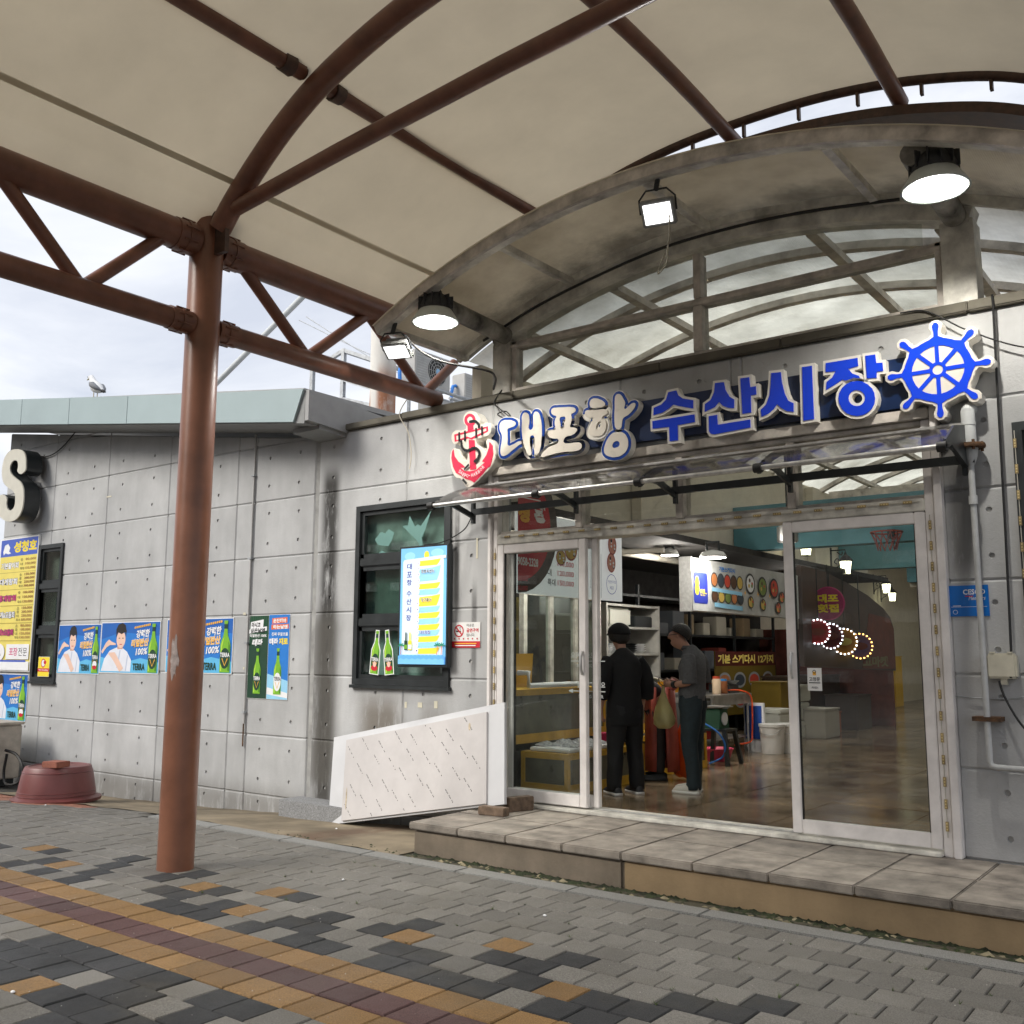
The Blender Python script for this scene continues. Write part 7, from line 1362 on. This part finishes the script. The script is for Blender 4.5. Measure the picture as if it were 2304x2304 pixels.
# person in black, back to us, looking into the tank
wp_ = thing('person', 'person in a black top and black cap looking into the tanks', 'person', (-5.1, 1.14, FZ))
P = frame_of((-5.1, 1.14, FZ), (-.86, .5)); BLK = mat('black_cloth', (.004, .004, .005), .9, var=.3, scale=20); BLK2 = mat('black_trousers', (.005, .005, .006), .8)
V = [(P(0, 0, .86), (.08, .06)), (P(0, .0, 1.0), (.08, .07)), (P(0, .0, 1.18), (.1, .08)), (P(0, .02, 1.32), (.08, .06)), (P(0, .05, 1.4), .05), (P(0, .09, 1.47), .072), (P(0, .095, 1.54), .1), (P(0, .09, 1.6), .07),
     (P(-.17, .02, 1.3), .055), (P(-.22, .0, 1.06), .04), (P(-.22, .08, .83), .028), (P(.17, .02, 1.3), .055), (P(.23, .0, 1.06), .04), (P(.24, .07, .82), .028),
     (P(-.09, 0, .8), .055), (P(-.1, .01, .44), .055), (P(-.1, 0, .09), .035), (P(.09, 0, .8), .055), (P(.1, .01, .44), .055), (P(.1, 0, .09), .035), (P(0, .2, 1.52), .018)]
E = [(0,1),(1,2),(2,3),(3,4),(4,5),(5,6),(6,7),(2,8),(8,9),(9,10),(2,11),(11,12),(12,13),(0,14),(14,15),(15,16),(0,17),(17,18),(18,19),(6,20)]
hand(V, E, 10, P(-.22, .08, .83), P(-.2, .12, .7)-P(-.22, .08, .83), P(0, 1, 0)-P(0, 0, 0)); hand(V, E, 13, P(.24, .07, .82), P(.23, .1, .69)-P(.24, .07, .82), P(0, 1, 0)-P(0, 0, 0))
skin_obj('body', V, E, SKN, wp_)
cloth('top', P, [[(0, 0, .66, .19, .14), (0, 0, .8, .19, .145), (0, 0, 1.0, .18, .135), (0, .0, 1.18, .19, .13), (0, .01, 1.28, .195, .11), (0, .02, 1.345, .13, .085), (0, .04, 1.4, .065, .06)], [(-.15, .01, 1.3, .075, .08), (-.215, .0, 1.2, .075, .08), (-.245, .0, 1.06, .08, .085), (-.255, .03, .93, .08, .085)], [(.15, .01, 1.3, .075, .08), (.215, .0, 1.2, .075, .08), (.25, .0, 1.06, .08, .085), (.262, .03, .93, .08, .085)]], BLK, wp_)
cloth('trousers', P, [[(-.05, 0, .84, .12, .13), (-.08, 0, .72, .105, .12), (-.105, .01, .46, .08, .09), (-.115, .0, .25, .075, .085), (-.12, .0, .05, .07, .08)], [(.05, 0, .84, .12, .13), (.08, 0, .72, .105, .12), (.11, .01, .46, .08, .09), (.125, .0, .25, .075, .085), (.13, .0, .05, .07, .08)]], BLK2, wp_, fold=.05)
for s in (-1, 1): shoe('shoe', P, s*.12, .0, plain('shoe_black', 40, 40, 42), plain('shoe_sole', 210, 208, 205), wp_)
C = P(0, .09, 1.545); head_shell('hair', C, .098, .112, .1, (-.86, .5), HAIRM, wp_, -.55, .3); head_shell('cap', C+Vector((0, 0, .015)), .106, .122, .105, (-.86, .5), BLK, wp_, .0, .1)
q = MB(); br = [P(-.075, .17, 1.575), P(0, .2, 1.572), P(.075, .17, 1.575), P(.06, .25, 1.545), P(0, .275, 1.54), P(-.06, .25, 1.545)]; q.add(br+[v+Vector((0, 0, .008)) for v in br], [(0,1,4,5),(1,2,3,4),(6,11,10,7),(7,10,9,8),(0,5,11,6),(5,4,10,11),(4,3,9,10),(3,2,8,9)]); q.build('cap_brim', BLK, wp_)
o = MB().tube([P(.24, .12, .72), P(.24, .13, .6)], [.02, .025], 8).build('held_item', M_BLACK, wp_)
# customer in grey, in profile, reading his phone with a bag on his wrist
mp_ = thing('person', 'person in a grey polo and dark jeans holding a phone and bag', 'person', (-4.62, 1.66, FZ))
F_ = (-.97, -.12); P = frame_of((-4.62, 1.66, FZ), F_); GRY = mat('grey_knit', (.095, .095, .1), .9, var=.15, scale=40, bump=.3, bscale=200); JEAN = mat('dark_denim', (.012, .022, .028), .8, var=.25, scale=25)
V = [(P(0, .0, .9), (.07, .06)), (P(0, .0, 1.02), (.08, .07)), (P(0, -.01, 1.22), (.09, .08)), (P(0, .0, 1.36), (.07, .06)), (P(0, .06, 1.43), .052), (P(0, .13, 1.48), .075), (P(0, .14, 1.55), .1), (P(0, .115, 1.61), .07),
     (P(-.17, -.02, 1.34), .055), (P(-.2, -.05, 1.08), .042), (P(-.14, .17, 1.05), .03), (P(.17, -.02, 1.34), .055), (P(.2, -.04, 1.08), .042), (P(.12, .17, 1.06), .03),
     (P(-.09, 0, .84), .055), (P(-.09, .0, .46), .045), (P(-.09, -.03, .09), .036), (P(.09, 0, .84), .055), (P(.09, .02, .46), .045), (P(.09, .02, .09), .036), (P(0, .252, 1.525), .018), (P(0, .2, 1.45), .04)]
E = [(0,1),(1,2),(2,3),(3,4),(4,5),(5,6),(6,7),(2,8),(8,9),(9,10),(2,11),(11,12),(12,13),(0,14),(14,15),(15,16),(0,17),(17,18),(18,19),(6,20),(5,21)]
hand(V, E, 10, P(-.14, .17, 1.05), P(-.07, .3, 1.075)-P(-.14, .17, 1.05), (0, 0, 1)); hand(V, E, 13, P(.12, .17, 1.06), P(.05, .28, 1.07)-P(.12, .17, 1.06), (0, 0, 1))
skin_obj('body', V, E, SKN, mp_)
cloth('polo', P, [[(0, 0, .9, .15, .125), (0, .0, .95, .155, .135), (0, .0, 1.08, .155, .13), (0, -.015, 1.22, .17, .135), (0, -.01, 1.32, .185, .11), (0, .01, 1.38, .12, .085), (0, .035, 1.43, .062, .06)], [(-.15, -.02, 1.33, .065, .07), (-.2, -.04, 1.25, .068, .075), (-.21, -.05, 1.15, .065, .075), (-.21, -.05, 1.07, .065, .075)], [(.15, -.02, 1.33, .065, .07), (.2, -.04, 1.25, .068, .075), (.21, -.05, 1.15, .065, .075), (.21, -.05, 1.07, .065, .075)]], GRY, mp_)
cloth('jeans', P, [[(-.045, 0, .93, .11, .12), (-.075, -.005, .8, .095, .115), (-.09, .0, .6, .08, .095), (-.09, .0, .44, .07, .08), (-.09, -.02, .22, .062, .07), (-.09, -.03, .04, .062, .075)], [(.045, 0, .93, .11, .12), (.075, -.0, .8, .095, .115), (.09, .01, .6, .08, .095), (.09, .02, .44, .07, .08), (.09, .02, .22, .062, .07), (.09, .03, .04, .062, .075)]], JEAN, mp_, fold=.05)
SH, SO = plain('shoe_grey', 175, 170, 160), plain('shoe_sole2', 205, 203, 198)
shoe('shoe', P, -.1, .0, SH, SO, mp_); shoe('shoe', P, .09, .05, SH, SO, mp_)
C = P(0, .108, 1.572); head_shell('hair', C, .09, .1, .092, F_, HAIRM, mp_, .02, .75)
MB().lathe([(.07, 0), (.078, .02), (.066, .045)], P(0, .03, 1.4), 18).build('collar', GRY, mp_, True)
q = MB()
for s in (-1, 1): q.tube([P(s*.035+.025*cos(a*pi/6), .232, 1.545+.02*sin(a*pi/6)) for a in range(13)], .003, 5, cap=False); q.tube([P(s*.06, .226, 1.55), P(s*.09, .1, 1.56)], .003, 5)
q.tube([P(-.01, .234, 1.55), P(.01, .234, 1.55)], .003, 5); q.build('glasses', M_BLACK, mp_)
for s in (-1, 1): MB().lathe([(.0, -.02), (.012, -.012), (.014, .01), (.0, .022)], P(s*.088, .11, 1.54), 8).build('ear', SKN, mp_, True); MB().lathe([(.0, -.006), (.008, 0), (.0, .006)], P(s*.033, .198, 1.545), 8).build('eye', P_BLACK, mp_, True)
MB().tube([P(-.17, .11, 1.06), P(-.155, .14, 1.056)], .036, 12).build('watch', M_BLACK, mp_, True)
for s in (0, 1): MB().lathe([(.006, 0), (.006, .004)], P(-.115-.0*s, -.02+.1*s, .86), 6).build('rivet', M_STEEL, mp_)
ph = MB().box(-.04, .04, -.085, .085, -.006, .006, bev=.004).xf(Matrix.Translation(P(-.03, .33, 1.1)) @ Matrix.Rotation(math.atan2(F_[1], F_[0])-pi/2, 4, 'Z') @ Matrix.Rotation(.25, 4, 'X')).build('phone', plain('phone_ivory', 215, 205, 175)); tag(ph, 'ivory mobile phone in the grey customer\'s hands', 'phone')
bg_ = thing('plastic_bag', 'pale yellow knotted plastic bag hanging from the grey customer\'s wrist', 'bag', tuple(P(-.1, .27, .62))); MBG = sheet('bag_film', (.62, .57, .3), .35, .3, .12)
c0 = P(-.1, .27, 1.04); prof = [(.012, 0), (.02, -.06), (.045, -.13), (.085, -.22), (.11, -.32), (.105, -.38), (.06, -.42), (0, -.425)]; q = MB(); n = 18
for r_, z in prof:
    for k in range(n): a = 2*pi*k/n; rr = r_*(1+.12*sin(5*a+z*20)+.08*sin(9*a)); q.v.append((c0.x+rr*cos(a), c0.y+rr*sin(a)*.8, c0.z+z))
for i in range(len(prof)-1):
    for k in range(n): q.f.append((i*n+k, i*n+(k+1)%n, (i+1)*n+(k+1)%n, (i+1)*n+k)); q.mi.append(0)
q.build('film', MBG, bg_, 2); MB().lathe([(0, -.06), (.07, -.03), (.075, .03), (0, .07)], (c0.x, c0.y, c0.z-.33), 12).build('contents', plain('bag_contents', 200, 195, 170), bg_, True)
for s in (-1, 1): MB().tube(spline([tuple(c0), tuple(c0+Vector((-.04*s, 0, .03))), tuple(c0+Vector((-.05*s, .01, .08))), tuple(c0+Vector((0, 0, .06)))], 5), .005, 5).build('tie', mat('bag_tie', (.05, .02, .02), .6), bg_)
# stallholder bending over the tanks in a long red apron
ap = thing('person', 'person in a long red apron bending over the tanks', 'person', (-5.42, 2.36, FZ)); P = frame_of((-5.42, 2.36, FZ), (-.8, -.6)); DOT = mat('dotted_cloth', (.012, .012, .014), .85)
V = [(P(0, -.05, .88), (.08, .07)), (P(0, .1, 1.0), (.08, .07)), (P(0, .3, 1.08), (.09, .07)), (P(0, .42, 1.1), (.09, .08)), (P(0, .5, 1.12), .05), (P(0, .58, 1.1), .07), (P(0, .62, 1.07), .075),
     (P(-.17, .4, 1.05), .05), (P(-.2, .42, .8), .036), (P(-.2, .5, .6), .027), (P(.17, .4, 1.05), .05), (P(.2, .38, .8), .036), (P(.16, .36, .6), .027), (P(-.09, -.05, .82), .085), (P(-.09, .0, .46), .055), (P(-.09, 0, .08), .036), (P(.09, -.05, .82), .085), (P(.09, .0, .46), .055), (P(.09, 0, .08), .036)]
E = [(0,1),(1,2),(2,3),(3,4),(4,5),(5,6),(2,7),(7,8),(8,9),(2,10),(10,11),(11,12),(0,13),(13,14),(14,15),(0,16),(16,17),(17,18)]
hand(V, E, 9, P(-.2, .5, .6), (0, 0, -1), P(0, 1, 0)-P(0, 0, 0)); hand(V, E, 12, P(.16, .36, .6), (0, 0, -1), P(0, 1, 0)-P(0, 0, 0)); skin_obj('body', V, E, SKN, ap)
V = [(P(0, -.05, .86), (.16, .14)), (P(0, .1, 1.0), (.155, .13)), (P(0, .3, 1.09), (.155, .125)), (P(0, .43, 1.11), .09), (P(-.18, .4, 1.04), .07), (P(-.2, .42, .9), .06), (P(.18, .4, 1.04), .07), (P(.2, .4, .9), .06)]
skin_obj('blouse', V, [(0,1),(1,2),(2,3),(2,4),(4,5),(2,6),(6,7)], DOT, ap)
pr_ = MB(); random.seed(2)
V = [(P(0, -.03, .86), (.15, .13)), (P(-.09, 0, .7), .1), (P(-.1, .0, .4), .08), (P(-.1, 0, .06), .075), (P(.09, 0, .7), .1), (P(.1, .0, .4), .08), (P(.1, 0, .06), .075)]
skin_obj('trousers', V, [(0,1),(1,2),(2,3),(0,4),(4,5),(5,6)], mat('dark_grey_cloth', (.03, .028, .028), .85), ap)
head_shell('hair', P(0, .6, 1.09), .085, .1, .095, (-.8, -.6), HAIRM, ap, -.3, .3)
APR = mat('apron_red', (.33, .06, .04), .5, var=.15, scale=5); q = MB(); n = 14
for i, z in enumerate((1.0, .8, .55, .3, .1)):
    for k in range(n+1):
        a = lerp(-.35, 1.45, k/n)*pi; r_ = .2+.012*sin(9*a+i)+.01*i; c0 = P(r_*sin(a)*.95, -.05+r_*.8*-cos(a)*-1, z+FZ*0); q.v.append(tuple(c0))
for i in range(4):
    for k in range(n): q.f.append((i*(n+1)+k, i*(n+1)+k+1, (i+1)*(n+1)+k+1, (i+1)*(n+1)+k)); q.mi.append(0)
o = q.build('apron', APR, ap, 2); o.modifiers.new('thick', 'SOLIDIFY').thickness = .006
for s in (-1, 1): shoe('boot', P, s*.1, 0, M_BLACK, M_BLACK, ap)
kn = MB().lathe([(0, -.06), (.05, -.03), (.06, .02), (.03, .07), (0, .08)], P(-.2, -.16, 1.02), 10).build('apron_knot', mat('apron_pink', (.5, .1, .1), .5), ap, True)
ob_ = thing('orange_bag', 'orange plastic bag hanging behind the red apron', 'bag', (-5.2, 2.5, .6)); q = MB(); n = 10
for i, (z, hw) in enumerate(((1.02, .04), (.9, .09), (.75, .13), (.6, .14), (.5, .12), (.48, .1))):
    for k in range(n): a = 2*pi*k/n; q.v.append((-5.19+hw*cos(a)*(1+.1*sin(3*a+i)), 2.55+.5*hw*sin(a), z+.03*sin(2*a)))
for i in range(5):
    for k in range(n): q.f.append((i*n+k, i*n+(k+1)%n, (i+1)*n+(k+1)%n, (i+1)*n+k)); q.mi.append(0)
q.build('film', sheet('orange_film', (.75, .14, .02), .3, .4), ob_, 2)
fn = thing('electric_fan', 'pale electric fan head behind the person in black', 'fan', (-6.6, 3.4, 1.5)); 
for r_ in (.06, .12, .18, .22): MB().tube([(-6.4, 3.2+r_*cos(a*pi/12), 1.72+r_*sin(a*pi/12)) for a in range(25)], .004, 4, cap=False).build('guard_ring', M_GALV, fn)
for k in range(14): a = k*pi/7; tube('guard_wire', M_GALV, fn, [(-6.4, 3.2, 1.72), (-6.4, 3.2+.22*cos(a), 1.72+.22*sin(a))], .002, 4)
for k in range(3):
    a = k*2*pi/3; MB().add([(-6.42, 3.2, 1.72), (-6.43, 3.2+.18*cos(a-.35), 1.72+.18*sin(a-.35)), (-6.41, 3.2+.19*cos(a), 1.72+.19*sin(a)), (-6.4, 3.2+.18*cos(a+.35), 1.72+.18*sin(a+.35))], [(0,1,2,3)]).build('blade', P_GREY, fn)
tube('stand', M_GALV, fn, [(-6.42, 3.2, 1.72), (-6.45, 3.2, 1.5), (-6.45, 3.2, 1.302)], .02, 8)

# ---------------------------------------------------------------- across the plaza, seen only in the glass
def block(x0, x1, y0, y1, h, label, col):
    t = thing('apartment_block', label, 'building', ((x0+x1)/2, (y0+y1)/2, -.2)); box('wall', col, t, x0, x1, y0, y1, -.2, h)
    nx = int((x1-x0)/4.5); me = None
    for i in range(nx):
        for j in range(int(h/3)-1):
            xa_ = x0+1+i*(x1-x0-1)/nx; o = box('window', M_BLACK, t, xa_, xa_+2.2, y1, y1+.06, 1.2+3*j, 2.7+3*j); box('balcony', M_FRAMEG, t, xa_-.3, xa_+2.5, y1+.07, y1+.9, .4+3*j, .95+3*j)
block(-62, -36, -62, -46, 30, 'tall apartment block across the plaza', mat('block_brown', (.2, .16, .13), .8)); block(-30, 14, -58, -44, 13, 'low apartment block across the plaza', mat('block_grey', (.26, .25, .24), .8)); block(-95, -66, -50, -30, 16, 'apartment block at the far left of the plaza', mat('block_tan', (.27, .23, .18), .8))

# ---------------------------------------------------------------- market clutter along the stalls
def pot(name, label, cat, x, y, z, prof, m, lid=None):
    t = thing(name, label, cat, (x, y, z)); MB().lathe(prof, (x, y, z), 20).build('body', m, t, True)
    if lid: MB().lathe(lid, (x, y, z), 20).build('lid', M_STEEL, t, True)
    return t
BAS = lambda r, h: [(r*.75, 0), (r, h), (r*1.05, h+.01), (r*1.05, h+.02), (r*.96, h+.01), (r*.7, .015)]
pot('wash_basin', 'red rubber basin under the steel table', 'basin', -6.1, 4.85, .681, BAS(.17, .13), plain('basin_red', 150, 30, 30)); pot('wash_basin', 'pink basin on the floor beside the stool', 'basin', -5.75, 4.55, FZ, BAS(.2, .14), plain('basin_pink', 190, 60, 90)); pot('wash_basin', 'dark blue basin in front of the brown counter', 'basin', -6.2, 7.35, FZ, BAS(.24, .17), plain('basin_navy', 40, 60, 120)); pot('wash_basin', 'grey basin on the raised tank of the second stall', 'basin', -6.65, 3.1, 1.302, BAS(.2, .12), plain('basin_grey', 140, 145, 150))
pot('rice_cooker', 'white rice cooker on the shelf unit end', 'rice cooker', -6.85, 5.75, 1.1, [(.14, 0), (.16, .03), (.16, .2), (.12, .26), (0, .28)], plain('cooker_white', 200, 198, 192)); pot('kettle', 'steel kettle behind the jars', 'kettle', -6.4, 5.15, 1.262, [(.09, 0), (.1, .02), (.08, .15), (.03, .18), (0, .2)], M_STEEL); pot('gas_cylinder', 'grey gas cylinder behind the stool', 'gas cylinder', -6.5, 4.4, FZ, [(.13, 0), (.15, .03), (.15, .6), (.1, .7), (.05, .72), (.05, .78)], plain('cylinder_grey', 95, 100, 105))
cab = thing('work_cabinet', 'low grey cabinet under the rice cooker', 'cabinet', (-6.9, 5.8, FZ)); box('carcass', plain('cabinet_grey', 110, 112, 110), cab, -7.1, -6.62, 5.5, 6.4, FZ, 1.099); box('door', plain('cabinet_door', 130, 132, 128), cab, -6.619, -6.6, 5.52, 5.94, FZ+.06, 1.05); box('door', plain('cabinet_door', 130, 132, 128), cab, -6.619, -6.6, 5.96, 6.38, FZ+.06, 1.05)
for i, (x, y, z) in enumerate(((-6.35, 8.6, FZ), (-6.38, 8.62, FZ+.3), (-6.33, 8.58, FZ+.6), (-5.95, 7.0, FZ), (-6.0, 7.02, FZ+.28))):
    t = thing('foam_box', ['white foam box at the bottom of the stack by the yellow rack', 'white foam box in the middle of the stack by the yellow rack', 'white foam box on top of the stack by the yellow rack', 'white foam box on the floor past the buckets', 'white foam box stacked on the one past the buckets'][i], 'foam box', (x, y, z), group='foam fish boxes'); box('tub', plain('foam', 205, 205, 195), t, x-.22, x+.22, y-.3, y+.3, z+.002, z+.2, bev=.015); box('lid', plain('foam', 205, 205, 195), t, x-.23, x+.23, y-.31, y+.31, z+.202, z+.27, bev=.015)
t = thing('ceiling_pipe', 'pale pipe run under the stall ceiling', 'pipe', (-6.3, 3, 3.1)); tube('run', plain('pipe_pale', 150, 145, 135), t, [(-6.6, .5, 3.12), (-6.6, 7.5, 3.12)], .05, 10); tube('branch', plain('pipe_pale', 150, 145, 135), t, [(-7.9, 3.0, 3.08), (-5.85, 3.4, 3.08)], .035, 8)
t = thing('fan_duct', 'steel pot lamp canister hanging by the teal beam', 'canister', (-4.9, 5.3, 3.25)); MB().lathe([(.13, 0), (.14, .02), (.14, .2), (.06, .24)], (-5.0, 5.3, 3.3), 18).build('can', M_STEEL, t, True); tube('rod', M_BLACK, t, [(-5.0, 5.3, 3.53), (-5.0, 5.3, 4.65)], .012, 6)
